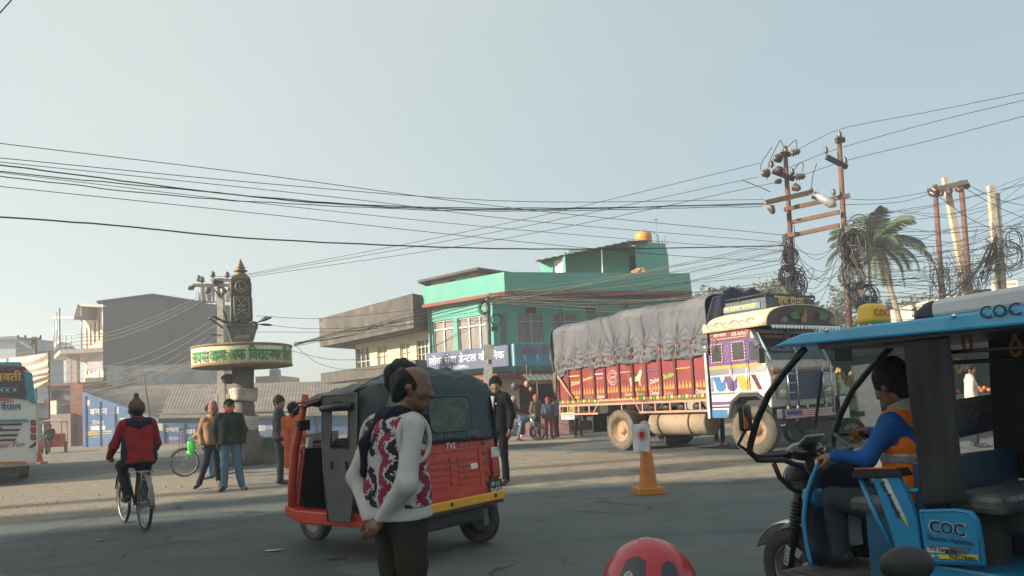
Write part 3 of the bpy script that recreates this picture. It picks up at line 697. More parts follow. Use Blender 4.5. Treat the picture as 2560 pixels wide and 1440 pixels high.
shopbox('shop_house',-120,122,1005,52,mat('blue_grey_wall',(.20,.26,.29),.9,var=.2,scale=1),'low blue grey shop house with dark shutter behind the bus',trim=M['paleplaster'],open_=[(93,1045,120,1110),(60,1040,85,1110)])
shopbox('shop_house',122,176,1035,50,mat('pinkish_plaster',(.36,.28,.235),.9,var=.12,scale=1),'plain pinkish plaster wall house left of the brick front','building')
shopbox('brick_house',176,207,960,50.5,M['brick'],'narrow brown brick front beside the blue painted shed','building',open_=[(180,1060,192,1112)])
f,e,z=shopbox('upper_house',118,207,958,57,mat('shaded_plaster',(.17,.16,.155),.9,var=.3,scale=1),'dim plaster house with cluttered upper floor under the round balconies','building',trim=M['redband'],open_=[(128,975,160,1030)])  # plain dull grey plaster tone
mb=MB()
for k in range(14):
    mb.tube([(f.w*k/13,-.6,z),(f.w*k/13,-.6,z+1.0)],.03,5)
mb.tube([(0,-.6,z+1),(f.w,-.6,z+1)],.03,5); mb.tube([(0,-.6,z+.5),(f.w,-.6,z+.5)],.03,5); fixp(mb.build('railing',mat('green_railing',(.10,.20,.16),.6),e),e)
f,e=sign('panel_sign',pt(128,1010,49.6),pt(143,1010,49.4),Fac(pt(128,1010,49.6),pt(143,1010,49.4)).pf(135,1036)[1],Fac(pt(128,1010,49.6),pt(143,1010,49.4)).pf(135,1002)[1],mat('cream_board',(.6,.55,.42),.7),'small blank cream board on the pinkish house')
# sagging printed banner on a frame
bn=empty('banner',(*pt(60,930,40),0),0,'large faded pink and green printed banner sagging on a frame above the bus','banner')
def bfn(u,v):
    px=-60+181*u; py=(905-22*u)+(90-0*u)*v; p=at(px,py,40+1.5*(1-u)); k=max(0,u-.6)/.4
    return p+Vector((0,.35*math.sin(9*v*math.pi+5*u*k)*k*.22+.06*math.sin(5*u+3*v)+.05*k*math.sin(23*v+9*u),-.25*k*math.sin(v*5)))
g=MB(); g.grid(bfn,60,40)
m=bpy.data.materials.new('printed_banner'); m.use_nodes=True; nt=m.node_tree; N=nt.nodes; L=nt.links; tc=N.new('ShaderNodeTexCoord')
def cr(stops,f):
    r=N.new('ShaderNodeValToRGB'); r.color_ramp.elements[0].position=stops[0][0]; r.color_ramp.elements[0].color=(*stops[0][1],1); r.color_ramp.elements[1].position=stops[-1][0]; r.color_ramp.elements[1].color=(*stops[-1][1],1)
    for p,c in stops[1:-1]:
        e=r.color_ramp.elements.new(p); e.color=(*c,1)
    L.new(f,r.inputs['Fac']); return r.outputs['Color']
sx=N.new('ShaderNodeSeparateXYZ'); L.new(tc.outputs['Generated'],sx.inputs[0]); nn=N.new('ShaderNodeTexNoise'); nn.inputs['Scale'].default_value=4; L.new(tc.outputs['Generated'],nn.inputs['Vector'])
ad=N.new('ShaderNodeMath'); ad.operation='ADD'; L.new(sx.outputs['X'],ad.inputs[0]); mu=N.new('ShaderNodeMath'); mu.operation='MULTIPLY'; mu.inputs[1].default_value=.35; L.new(nn.outputs['Fac'],mu.inputs[0]); L.new(mu.outputs[0],ad.inputs[1])
L.new(cr([(.25,(.20,.38,.25)),(.42,(.55,.52,.42)),(.62,(.58,.48,.42)),(.80,(.50,.30,.26)),(.95,(.52,.40,.33)),(1.0,(.50,.40,.30))],ad.outputs[0]),N['Principled BSDF'].inputs['Base Color']); N['Principled BSDF'].inputs['Roughness'].default_value=.6
fixp(g.build('printed_sheet',m,bn),bn)
g=MB(); 
for px in (-40,122): p=pt(px,940,40.6); g.tube([(p[0],p[1],0),at(px,876,40.6)],.06,6)
build_each(g,'frame_post',M['rust'],bn,fixp)
# ---- far right: house with hostel sign, low stall shed
f,e,z=shopbox('low_house',2432,2700,722,36,mat('cream_house',(.5,.46,.38),.85),'cream house with flat roof at far right behind the poles','house',trim=M['darksteel'])
A=pt(2479,718,32); B=pt(2545,716,31.6); ff=Fac(A,B); zz=(ff.pf(2512,734)[1],ff.pf(2512,703)[1])
f,e=sign('hostel_sign',A,B,zz[0],zz[1],mat('cream_signboard',(.72,.66,.55),.6),'cream board with two lines of red lettering above the silver roof of the rickshaw')
rl=mat('red_letters',(.42,.05,.04),.5)
letter_part(e,f,'मनसरा गर्ल्स',f.w*.5,zz[0]+(zz[1]-zz[0])*.68,rl,w=f.w*.86,bold=.02); letter_part(e,f,'होस्टेल',f.w*.5,zz[0]+(zz[1]-zz[0])*.28,rl,w=f.w*.5,bold=.02)
g=MB(); 
for s in (.15,f.w-.15): g.tube([f.M@Vector((s,.1,0)),f.M@Vector((s,.1,zz[1]))],.04,6)
build_each(g,'post',M['steel'],e,fixp)
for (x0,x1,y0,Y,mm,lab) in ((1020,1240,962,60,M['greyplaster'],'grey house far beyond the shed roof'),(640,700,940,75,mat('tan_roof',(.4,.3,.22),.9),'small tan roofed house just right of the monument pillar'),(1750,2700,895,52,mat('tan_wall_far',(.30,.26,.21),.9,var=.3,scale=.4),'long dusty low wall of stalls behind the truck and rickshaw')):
    shopbox('distant_house',x0,x1,y0,Y,mm,lab,'house')
for px,lab in ((683,'left blue rooftop tank right of the monument'),(693,'right grey rooftop tank right of the monument')):
    p=at(px,938,76); t=MB().lathe([(.35,0),(.38,.1),(.38,.8),(.15,1.0)],12).build('roof_tank',mat('blue_tank',(.10,.25,.33),.6)); t.location=(p.x,p.y,p.z-.3); tag(t,lab,'water tank')
# ---- unseen building and blocks added at left, shaped to throw shade over the crossing
def caster(label,u0,u1,x,h,dep=9):
    k=SUN_AZ.y/SUN_AZ.x; y0,y1=u0+k*x,u1+k*(x-dep); e=empty('street_building',(x,(y0+y1)/2,0),0,label,'building')
    g=MB(); g.box((-dep/2,0,h/2),(dep,y1-y0,h)); g.build('wall',M['paleplaster'],e)  # pale walls chosen to bounce light back into the foreground
    g=MB(); n=max(1,int((y1-y0)/3)); 
    if y1-y0>3:
        for a in range(n):
            for b in range(int(h//3.2)): g.box((.0,-(y1-y0)/2+1.5+a*(y1-y0)/n,1.9+3.2*b),(.12,1.3,1.4))
        g.build('window',M['glass'],e)
caster('tall grey cement building out of view on the left, shading the foreground',-34,11.6,-26,15)
caster('narrow grey stair tower out of view on the left',12.75,14.1,-30,16,2.4)

caster('plain slim concrete pillar out of view on the left',15.35,15.95,-36,17,.3)
# ============================================================ people: one continuous skin surface each, clothes as their own surfaces
def nets(F, org, h):
    """surface of F<0 on a regular grid (naive surface nets)"""
    S=F<0; nx,ny,nz=F.shape
    c=np.zeros((nx-1,ny-1,nz-1),np.int8)
    for i in (0,1):
        for j in (0,1):
            for k in (0,1): c+=S[i:nx-1+i,j:ny-1+j,k:nz-1+k]
    act=(c>0)&(c<8); idx=-np.ones(act.shape,np.int64); ii=np.argwhere(act); idx[act]=np.arange(len(ii))
    P=np.zeros((len(ii),3)); n=np.zeros(len(ii)); a=ii
    def val(o): return F[a[:,0]+o[0],a[:,1]+o[1],a[:,2]+o[2]]
    cor=[(i,j,k) for i in (0,1) for j in (0,1) for k in (0,1)]
    V={o:val(o) for o in cor}
    for o in cor:
        for ax in range(3):
            if o[ax]==0:
                q=list(o); q[ax]=1; q=tuple(q); v0,v1=V[o],V[q]; m=(v0<0)!=(v1<0); t=v0[m]/(v0[m]-v1[m])
                e=np.tile(np.array(o,float),(m.sum(),1)); e[:,ax]=t; P[m]+=e; n[m]+=1
    P=(P/np.maximum(n,1)[:,None]+a)*h+org; faces=[]
    for ax in range(3):
        b,d=[(1,2),(2,0),(0,1)][ax]
        sl0=[slice(None)]*3; sl1=[slice(None)]*3; sl0[ax]=slice(0,-1); sl1[ax]=slice(1,None)
        x=S[tuple(sl0)]!=S[tuple(sl1)]; e=np.argwhere(x)
        ok=np.ones(len(e),bool)
        for q in (b,d): ok&=(e[:,q]>0)&(e[:,q]<F.shape[q]-1)
        e=e[ok]; ins=S[e[:,0],e[:,1],e[:,2]]
        def cell(db,dd):
            q=e.copy(); q[:,b]+=db; q[:,d]+=dd; return idx[q[:,0],q[:,1],q[:,2]]
        f=np.stack([cell(-1,-1),cell(0,-1),cell(0,0),cell(-1,0)],1); f[~ins]=f[~ins][:,::-1]; faces.append(f)
    return P,np.concatenate(faces)
def field(bones, h, k, pad=.06, wr=0, seed=0, cut=None, wk=22):
    """smooth union of tapered rods (a,b,ra,rb[,k]); cut removes space; wr adds cloth folds"""
    P=np.array([[*b[0]] for b in bones]+[[*b[1]] for b in bones]); rm=max(max(b[2],b[3]) for b in bones)+pad
    lo=P.min(0)-rm; hi=P.max(0)+rm; n=np.ceil((hi-lo)/h).astype(int)+1
    F=np.full(n,.5); ax=[lo[i]+h*np.arange(n[i]) for i in range(3)]
    for b in bones:
        A=np.array(b[0],float); B=np.array(b[1],float); ra,rb=b[2],b[3]; kk=b[4] if len(b)>4 else k
        m=max(ra,rb)+kk+pad; l=np.minimum(A,B)-m; u=np.maximum(A,B)+m
        i0=np.maximum(0,np.floor((l-lo)/h).astype(int)); i1=np.minimum(n,np.ceil((u-lo)/h).astype(int)+1)
        X=ax[0][i0[0]:i1[0]][:,None,None]-A[0]; Y=ax[1][i0[1]:i1[1]][None,:,None]-A[1]; Z=ax[2][i0[2]:i1[2]][None,None,:]-A[2]
        d=B-A; L2=max(d@d,1e-9); t=np.clip((X*d[0]+Y*d[1]+Z*d[2])/L2,0,1)
        D=np.sqrt((X-t*d[0])**2+(Y-t*d[1])**2+(Z-t*d[2])**2)-(ra+(rb-ra)*t)
        s=(slice(i0[0],i1[0]),slice(i0[1],i1[1]),slice(i0[2],i1[2])); G=F[s]
        w_=np.clip(.5+.5*(G-D)/kk,0,1); F[s]=G*(1-w_)+D*w_-kk*w_*(1-w_)
    X=ax[0][:,None,None]; Y=ax[1][None,:,None]; Z=ax[2][None,None,:]
    if wr:
        rs=np.random.RandomState(seed); N_=0
        for q in range(9):
            v=rs.normal(size=3); v/=np.linalg.norm(v); v*=wk*(.6+1.2*rs.rand()); N_=N_+np.sin(v[0]*X+v[1]*Y+v[2]*Z+rs.rand()*6.3)
        F=F+wr*(N_/4.0)
    if cut is not None: F=np.maximum(F,cut(X,Y,Z))
    return F,lo
def surf(name, bones, h, k, m, parent, **kw):
    F,lo=field(bones,h,k,**kw); V,Q=nets(F,lo,h)
    me=bpy.data.meshes.new(name); me.from_pydata(V.tolist(),[],Q.tolist()); me.polygons.foreach_set('use_smooth',[True]*len(me.polygons))
    for mm in (m if isinstance(m,(list,tuple)) else [m]): me.materials.append(mm)
    o=bpy.data.objects.new(name,me); C.objects.link(o)
    if parent is not None: o.parent=parent
    return o
def cloth(name,c,rough=.85,var=.14,scale=9,bump=.25,**k): return mat('cloth_'+name,c,rough,var=var,scale=scale,bump=bump,bscale=160,spec=.15,**k)
SKIN=mat('brown_skin',(.20,.10,.062),.55,var=.10,scale=14); SKIN2=mat('tan_skin',(.27,.145,.09),.55,var=.1,scale=14)
HAIR=mat('black_hair',(.010,.009,.009),.6,var=.3,scale=30,bump=.4,spec=.2)
SHOE=mat('dark_shoe',(.022,.021,.022),.55,var=.3); SOLE=mat('pale_sole',(.4,.36,.3),.8)
EYE_=mat('dark_eye',(.012,.01,.01),.25,var=0); LIP=mat('lip',(.17,.065,.05),.5)
V3=lambda *a: np.array(a,float)
STAND=dict(pel=(0,0,.93),waist=(0,0,1.06),chest=(.01,0,1.28),neck=(0,0,1.44),head=(.015,0,1.585),
  shL=(0,.175,1.39),shR=(0,-.175,1.39),elL=(-.02,.235,1.12),elR=(-.02,-.235,1.12),haL=(.05,.245,.88),haR=(.05,-.245,.88),
  hipL=(0,.09,.92),hipR=(0,-.09,.92),knL=(.015,.10,.49),knR=(.015,-.10,.49),anL=(-.01,.105,.085),anR=(-.01,-.105,.085),
  toL=(.17,.125,.03),toR=(.17,-.125,.03))
def person(label, loc, yaw, H=1.65, pose=None, jacket=None, trousers=None, hat=None, hair=True, skin=None, shoes=None, coat=0., puff=1., vox=.016, look=0., nod=0., face=True,
           group=None, collar=None, hatkind='beanie', girth=1., legw=1., wr=.0085, mask=None, fing=False, extra=None, name='person', short=False):
    """local +X forward, +Y the person's left; joints in metres for a 1.70 m figure, scaled to H"""
    s=H/1.70; J={k:np.array(v,float)*s for k,v in {**STAND,**(pose or {})}.items()}
    skin=skin or SKIN
    def rod(a,b,ra,rb,k=None): 
        a_=J[a] if isinstance(a,str) else a; b_=J[b] if isinstance(b,str) else b
        return (a_,b_,ra*s,rb*s) if k is None else (a_,b_,ra*s,rb*s,k*s)
    lat=J['shL']-J['shR']; lat/=np.linalg.norm(lat)
    hlat=J['hipL']-J['hipR']; hlat/=np.linalg.norm(hlat)
    # ---- head frame
    hz=J['head']-J['neck']; hz=hz/np.linalg.norm(hz); hz=.35*hz+.65*V3(0,0,1); hz/=np.linalg.norm(hz)
    fx=np.cross(lat,V3(0,0,1)); fx[2]=0; fx/=np.linalg.norm(fx)
    Rz=np.array([[math.cos(look),-math.sin(look),0],[math.sin(look),math.cos(look),0],[0,0,1]]); fx=Rz@fx
    fx=fx-hz*(fx@hz); fx/=np.linalg.norm(fx); fx=fx*math.cos(nod)-hz*math.sin(nod); hz=hz-fx*(hz@fx); hz/=np.linalg.norm(hz); fy=np.cross(hz,fx)
    hd=J['head']
    def hp(x,y,z): return hd+(fx*x+fy*y+hz*z)*s
    HB=[(hp(-.018,.0,.028),hp(-.012,0,.03),.092*s,.092*s),(hp(.02,0,.045),hp(.03,0,.02),.078*s,.074*s),(hp(.03,0,-.01),hp(.046,0,-.068),.066*s,.044*s),
        (hp(.055,0,-.095),hp(.055,0,-.097),.026*s,.026*s,.03*s),(hp(.0,.045,-.06),hp(.048,.02,-.088),.034*s,.03*s),(hp(.0,-.045,-.06),hp(.048,-.02,-.088),.034*s,.03*s),
        (hp(.096,0,.014),hp(.120,0,-.030),.009*s,.0145*s,.010*s),(hp(.098,.012,-.03),hp(.098,-.012,-.03),.011*s,.011*s,.012*s),
        (hp(.084,.042,.026),hp(.093,.012,.027),.012*s,.012*s,.014*s),(hp(.084,-.042,.026),hp(.093,-.012,.027),.012*s,.012*s,.014*s),
        (hp(.092,.014,-.056),hp(.092,-.014,-.056),.010*s,.010*s,.009*s),(hp(.088,.012,-.074),hp(.088,-.012,-.074),.011*s,.011*s,.009*s),
        (hp(.062,.042,-.022),hp(.05,.05,-.03),.026*s,.024*s,.03*s),(hp(.062,-.042,-.022),hp(.05,-.05,-.03),.026*s,.024*s,.03*s)]
    for e in (1,-1): HB+=[(hp(-.004,.083*e,.012),hp(-.012,.093*e,-.002),.014*s,.020*s,.010*s),(hp(-.002,.084*e,-.022),hp(-.004,.088*e,-.034),.013*s,.012*s,.010*s)]
    body=[rod(J['chest']+(0,0,.06*s),'neck',.06,.058),rod('neck',hp(-.01,0,-.05),.055,.056)]
    off_=lat*.075*s
    body+=[rod(J['chest']+off_,J['waist']+off_,.095,.085),rod(J['chest']-off_,J['waist']-off_,.095,.085),rod(J['waist']+hlat*.06*s,J['pel']+hlat*.07*s,.085,.095),rod(J['waist']-hlat*.06*s,J['pel']-hlat*.07*s,.085,.095),rod('shL','shR',.046,.046)]
    for S_ in 'LR':
        body+=[rod('sh'+S_,'el'+S_,.040,.034),rod('el'+S_,'ha'+S_,.036,.026),rod('hip'+S_,'kn'+S_,.075,.05),rod('kn'+S_,'an'+S_,.048,.035),rod('an'+S_,'to'+S_,.035,.025)]
        # hand: palm, four fingers, thumb
        d=J['ha'+S_]-J['el'+S_]; d/=np.linalg.norm(d); fd=V3(*(extra or {}).get('fd'+S_,d)); fd/=np.linalg.norm(fd)
        side=1 if S_=='L' else -1
        pn=(extra or {}).get('pn'+S_); pn=V3(*pn) if pn is not None else -lat*side*1.0       # palm normal
        pn=pn-fd*(pn@fd); pn/=np.linalg.norm(pn)+1e-9; ac=np.cross(fd,pn)*side; curl=(extra or {}).get('curl'+S_,.5)
        # ac points to the thumb side
        w0=J['ha'+S_]; pc=w0+fd*.055*s
        for q in range(4):
            o_=ac*(.028-.0185*q)*s; body.append((w0+fd*.012*s+o_*.6,w0+fd*.082*s+o_,.013*s,.0115*s,.008*s))
            L_=(.040,.045,.042,.033)[q]*s; a0=w0+fd*.082*s+o_; cs=curl*1.0
            d1=fd*math.cos(cs)+pn*math.sin(cs); a1=a0+d1*L_; d2=fd*math.cos(cs*2.1)+pn*math.sin(cs*2.1); a2=a1+d2*L_*.8
            body+= [(a0,a1,.0098*s,.009*s,.004*s),(a1,a2,.009*s,.0075*s,.004*s)]
        t0=w0+fd*.022*s+ac*.026*s; t1=t0+(fd*.6+ac*.6+pn*.5)*.045*s; t2=t1+(fd*.85+ac*.1+pn*.5)*.036*s
        body+=[(t0,t1,.0135*s,.011*s,.008*s),(t1,t2,.011*s,.0085*s,.005*s)]
    b=surf(name,body+HB,vox if not fing else min(vox,.0075),.022*s,skin,None,pad=.03)
    b.location=loc; b.rotation_euler=(0,0,yaw); tag(b,label,'person',group)
    ch={}
    # ---- clothes
    if jacket:
        g=girth; p=puff; bot=J['pel']+(J['waist']-J['pel'])*(0-.35-coat)
        jb=[rod(J['chest']+off_*1.05,J['waist']+off_,.112*g*p,.108*g*p),rod(J['chest']-off_*1.05,J['waist']-off_,.112*g*p,.108*g*p),
            rod(J['waist']+hlat*.065*s,J['pel']+hlat*.075*s,.105*g*p,.112*g*p),rod(J['waist']-hlat*.065*s,J['pel']-hlat*.075*s,.105*g*p,.112*g*p),
            rod(J['pel']+hlat*.075*s,bot+hlat*.085*s,.112*g*p,.118*g*p),rod(J['pel']-hlat*.075*s,bot-hlat*.085*s,.112*g*p,.118*g*p),
            rod(J['shL']*.92+J['shR']*.08,J['shR']*.92+J['shL']*.08,.078*p,.078*p),rod('chest','neck',.10*p,.072)]
        if collar is None or collar: jb+=[rod('neck',J['neck']+(J['head']-J['neck'])*.22,.078,.074)]
        for S_ in 'LR':
            wv=J['el'+S_]*.06+J['ha'+S_]*.94
            jb+=[rod('sh'+S_,'el'+S_,.072*p,.056*p),rod('el'+S_,wv if not short else J['el'+S_],.055*p,.043*p)]
        dn=(J['pel']-J['waist']); dn/=np.linalg.norm(dn); q0=bot
        def cut(X,Y,Z):
            c=(X-q0[0])*dn[0]+(Y-q0[1])*dn[1]+(Z-q0[2])*dn[2]
            rr=(X-q0[0]-(c*dn[0]))**2+(Y-q0[1]-c*dn[1])**2+(Z-q0[2]-c*dn[2])**2
            return np.where(rr<(.26*s)**2,c-.01*s,-1)
        ch['jacket']=surf('jacket',jb,vox,.035*s,jacket,b,wr=wr*s,seed=hash(label)%999,cut=cut,wk=20)
    if trousers:
        tg=min(girth,1.08)
        tb=[rod(J['waist']+(J['pel']-J['waist'])*.3+hlat*.06*s,J['pel']+hlat*.07*s,.098*tg,.108*tg),rod(J['waist']+(J['pel']-J['waist'])*.3-hlat*.06*s,J['pel']-hlat*.07*s,.098*tg,.108*tg)]
        for S_ in 'LR':
            an=J['an'+S_]+(J['kn'+S_]-J['an'+S_])*.03
            tb+=[rod('hip'+S_,'kn'+S_,.096*legw,.068*legw),rod('kn'+S_,an,.066*legw,.058*legw)]
        ch['trousers']=surf('trousers',tb,vox,.03*s,trousers,b,wr=wr*.9*s,seed=hash(label)%777,wk=24)
    if shoes is not False:
        for S_ in 'LR':
            a=J['an'+S_]; t=J['to'+S_]; dd=t-a; up_=V3(0,0,1)
            heel=a-dd*.25; heel[2]=t[2]+(heel[2]-t[2])*.55
            o=surf('shoe',[(a,heel+(t-heel)*.5,.042*s,.042*s),(heel,t,.036*s,.036*s),(t,t+dd*.18*V3(1,1,.2),.036*s,.030*s)],min(vox,.014),.02*s,shoes or SHOE,b)
            ch['shoe'+S_]=o
    if hat is not None:
        if hatkind=='beanie': hb=[(hp(-.02,0,.045),hp(-.012,0,.058),.106*s,.104*s),(hp(.01,0,.05),hp(.014,0,.06),.098*s,.092*s),(hp(-.03,0,.10),hp(-.02,0,.115),.066*s,.06*s)]
        elif hatkind=='pompom': hb=[(hp(-.02,0,.05),hp(-.012,0,.056),.104*s,.1*s),(hp(-.02,0,.10),hp(-.02,0,.16),.07*s,.038*s),(hp(-.02,0,.205),hp(-.02,0,.21),.033*s,.033*s,.01*s)]
        elif hatkind=='cap': hb=[(hp(-.018,0,.055),hp(-.01,0,.06),.1*s,.098*s),(hp(.08,.03,.05),hp(.165,.035,.028),.014*s,.012*s),(hp(.08,-.03,.05),hp(.165,-.035,.028),.014*s,.012*s),(hp(.09,0,.054),hp(.175,0,.032),.016*s,.012*s)]
        else: hb=[(hp(-.02,0,.055),hp(-.03,0,.13),.094*s,.075*s),(hp(.01,0,.06),hp(.0,0,.14),.09*s,.07*s)]   # tall folded cap
        lowz=-.032 if hatkind in('beanie','pompom') else .018
        def cutH(X,Y,Z):
            c=-((X-hd[0])*(hz[0]-.30*fx[0])+(Y-hd[1])*(hz[1]-.30*fx[1])+(Z-hd[2])*(hz[2]-.30*fx[2]))+lowz*s
            return c if hatkind!='cap' else np.where(((X-hd[0])*fx[0]+(Y-hd[1])*fx[1]+(Z-hd[2])*fx[2])>.08*s,-1,c)
        ch['hat']=surf({'beanie':'beanie','pompom':'woolly_hat','cap':'cap','topi':'folded_cap'}[hatkind],hb,min(vox,.011),.02*s,hat,b,wr=.002,cut=cutH,wk=60)
    if hair:
        def cutF(X,Y,Z):
            cx=(X-hd[0])*fx[0]+(Y-hd[1])*fx[1]+(Z-hd[2])*fx[2]; cz=(X-hd[0])*hz[0]+(Y-hd[1])*hz[1]+(Z-hd[2])*hz[2]
            bald=(extra or {}).get('bald',0)
            lim=(.032-.95*np.maximum(cz-.035*s,0)/s) if bald else (.035+np.maximum(cz,0)*.55/s)
            return np.maximum(cx-lim*s, -cz-.075*s+np.maximum(cx,0)*.9)
        hk=s*(.925 if hat is not None else 1.0)
        ch['hair']=surf('hair',[(hp(-.022,0,.03),hp(-.012,0,.036),.1*hk,.1*hk),(hp(.018,0,.052),hp(.022,0,.05),.086*hk,.084*hk),(hp(-.05,0,-.03),hp(-.05,0,-.05),.062*hk,.058*hk)],min(vox,.011),.02*s,HAIR,b,wr=(extra or {}).get('hairwr',.003),cut=cutF,wk=90)
    if face:
        e=MB()
        for y in (.03,-.03):
            c=hp(.0835,y,.003); e.sphere(c,(.0085*s,.012*s,.0075*s),8,6); c=hp(.088,y,.026); e.sphere(c,(.007*s,.019*s,.005*s),8,5)
        e.build('eyes',EYE_,b); e=MB(); e.sphere(hp(.0935,0,-.0655),(.008*s,.022*s,.007*s),8,5); 
        if not mask: e.build('mouth',LIP,b)
    if mask: ch['mask']=surf('face_mask',[(hp(.055,.03,-.04),hp(.055,-.03,-.04),.052*s,.052*s),(hp(.10,0,-.035),hp(.07,0,-.085),.022*s,.035*s)],.01,.02*s,mask,b)
    b['_s']=s
    return b,ch,J,hp
def gpt(px,py): p=gd(px,py); return (p.x,p.y,0)
def face_to(loc,px,py): p=gd(px,py); return math.atan2(p.y-loc[1],p.x-loc[0])
navy=cloth('navy',(.016,.020,.034)); blackj=cloth('black',(.011,.012,.014),rough=.6); bluej=cloth('jeans',(.085,.15,.22),var=.25,scale=5)
# man in a dark jacket and orange mask
l=gpt(578,1226); person('man in dark jacket, black cap and orange face mask standing in pale blue jeans',l,R(-72),1.69,dict(knL=(.02,.13,.49),anL=(-.01,.19,.085),toL=(.15,.26,.03),knR=(.03,-.10,.49),anR=(.0,-.13,.085),toR=(.16,-.18,.03),elL=(-.06,.265,1.13),haL=(.03,.235,.90),elR=(-.06,-.265,1.13),haR=(.03,-.235,.90)),
  jacket=cloth('blackgreen',(.018,.024,.02),rough=.6),trousers=bluej,hat=blackj,hatkind='cap',hair=True,mask=cloth('orange_mask',(.62,.16,.04)),puff=1.10,girth=1.10,legw=1.12,look=R(5),shoes=SHOE)
# man in topi walking
l=gpt(524,1222); person('man in tan jacket and pinkish folded cap striding in dark trousers',(l[0],l[1]+.25,0),R(-70),1.64,dict(knR=(.13,-.16,.50),anR=(.06,-.30,.10),toR=(.22,-.36,.05),knL=(.0,.06,.48),anL=(-.16,.07,.13),toL=(-.02,.10,.035),elR=(-.06,-.26,1.12),haR=(.10,-.24,.90)),
  jacket=cloth('tan',(.27,.165,.085),var=.2),trousers=navy,hat=cloth('topi',(.30,.13,.12),var=.3,scale=40),hatkind='topi',puff=1.06,nod=R(8))
# man with bicycle behind
l=gpt(505,1200); cyA=person('man in olive yellow jacket and dark beanie standing behind a bicycle',(l[0]+.15,l[1]+.2,0),R(178),1.66,dict(haL=(.30,.18,1.02),elL=(.08,.25,1.14),haR=(.30,-.18,1.02),elR=(.08,-.25,1.14)),jacket=cloth('olive',(.28,.22,.09),var=.2),trousers=bluej,hat=navy,hatkind='beanie',nod=R(18))
# man in padded jacket and woman in orange
l=gpt(702,1212); person('man in dark padded jacket and black beanie beside the auto rickshaw',(l[0],l[1],0),R(20),1.72,jacket=cloth('padded_navy',(.022,.030,.042),rough=.55),trousers=cloth('charcoal',(.03,.03,.032)),hat=blackj,puff=1.18,look=R(-35),skin=SKIN2)
l=gpt(719,1248); person('woman in orange long tunic and pale trousers walking away past the auto rickshaw',(l[0]+.1,l[1]+.1,0),R(72),1.56,dict(knL=(.05,.08,.5),anL=(.0,.08,.12),toL=(.16,.08,.08),anR=(-.06,-.06,.10),toR=(.06,-.08,.02),elL=(.0,.20,1.14),haL=(.14,.12,1.04),elR=(-.02,-.22,1.12),haR=(.10,-.16,.95)),jacket=cloth('orange_kurta',(.50,.115,.045)),trousers=cloth('pale_grey',(.50,.52,.54)),coat=2.6,girth=.92,legw=.82,hair=True)
# tall man in black jacket behind the auto rickshaw
l=gpt(1252,1212); pj,chj,Jj,hpj=person('tall young man in open black hooded jacket and black trousers standing behind the auto rickshaw',l,R(-122),1.80,dict(elL=(-.02,.26,1.12),haL=(.07,.27,.90)),jacket=cloth('black_hood',(.010,.011,.014)),trousers=cloth('blacktr',(.010,.010,.013)),hat=cloth('blackhat',(.012,.011,.014)),hatkind='beanie',puff=1.16,coat=.25,look=R(30),skin=SKIN2,legw=.95)
s=1.80/1.7; g=MB(); 
def shirt(u,v): return ((.128+.02*math.sin(v*3.1))*s,(-.12+.075*u*(1.2-.6*v)+.07*v)*s,(.83+.60*v)*s)
g.grid(lambda u,v:( (.150-.06*max(0,v-.8))*s+.012, (-.09+.10*u+.05*v)*s, (.84+.58*v)*s),4,10); g.build('shirt_front',cloth('grey_shirt',(.36,.36,.36)),pj,solid=.02)
g=MB(); g.sphere((.155*s,.085*s,1.30*s),(.006,.012,.014),8,6); g.build('badge',M['white'],pj)
# far group in front of the shop
l=gpt(1344,1096); person('man in brown hooded top and orange red cap standing by the shop front',l,R(-60),1.62,jacket=cloth('brown_hood',(.13,.10,.06)),trousers=navy,hat=cloth('redcap',(.42,.10,.05)),vox=.022,puff=1.05)
l=gpt(1374,1097); person('person in red trousers and red woolly hat with pale scarf in front of the shop',l,R(-85),1.50,jacket=cloth('slate',(.06,.075,.11)),trousers=cloth('redtr',(.30,.03,.03)),hat=cloth('redhat',(.42,.03,.03)),vox=.022,puff=1.1)
l=gpt(1392,1094); person('man in grey jacket and dark cap turned away beside the person in red trousers',l,R(150),1.56,jacket=cloth('greyj',(.14,.15,.15)),trousers=cloth('charcoal',(.03,.03,.032)),hat=navy,vox=.022)
l=gpt(1434,1096); person('person in dark clothes mostly hidden behind the rear of the painted lorry',(l[0]+.2,l[1]+.2,0),R(-90),1.6,jacket=cloth('dyellow',(.3,.25,.08)),trousers=blackj,vox=.024)
l=gpt(1800,1112); person('person in dark trousers seen through the gap under the painted lorry',(l[0],l[1],0),R(-70),1.62,jacket=navy,trousers=blackj,vox=.024)
# people beyond the electric rickshaw
l=gpt(2222,1096); person('man in dark blue jacket standing beyond the electric rickshaw windscreen',(l[0],l[1],0),R(200),1.70,jacket=cloth('darkblue',(.02,.035,.07)),trousers=blackj,vox=.02,hair=True)
l=gpt(2440,1118); person('man in white jacket over grey vest at the stall beyond the electric rickshaw',(l[0],l[1],0),R(-25),1.68,jacket=cloth('whitej',(.50,.46,.42)),trousers=navy,vox=.017,hair=True)
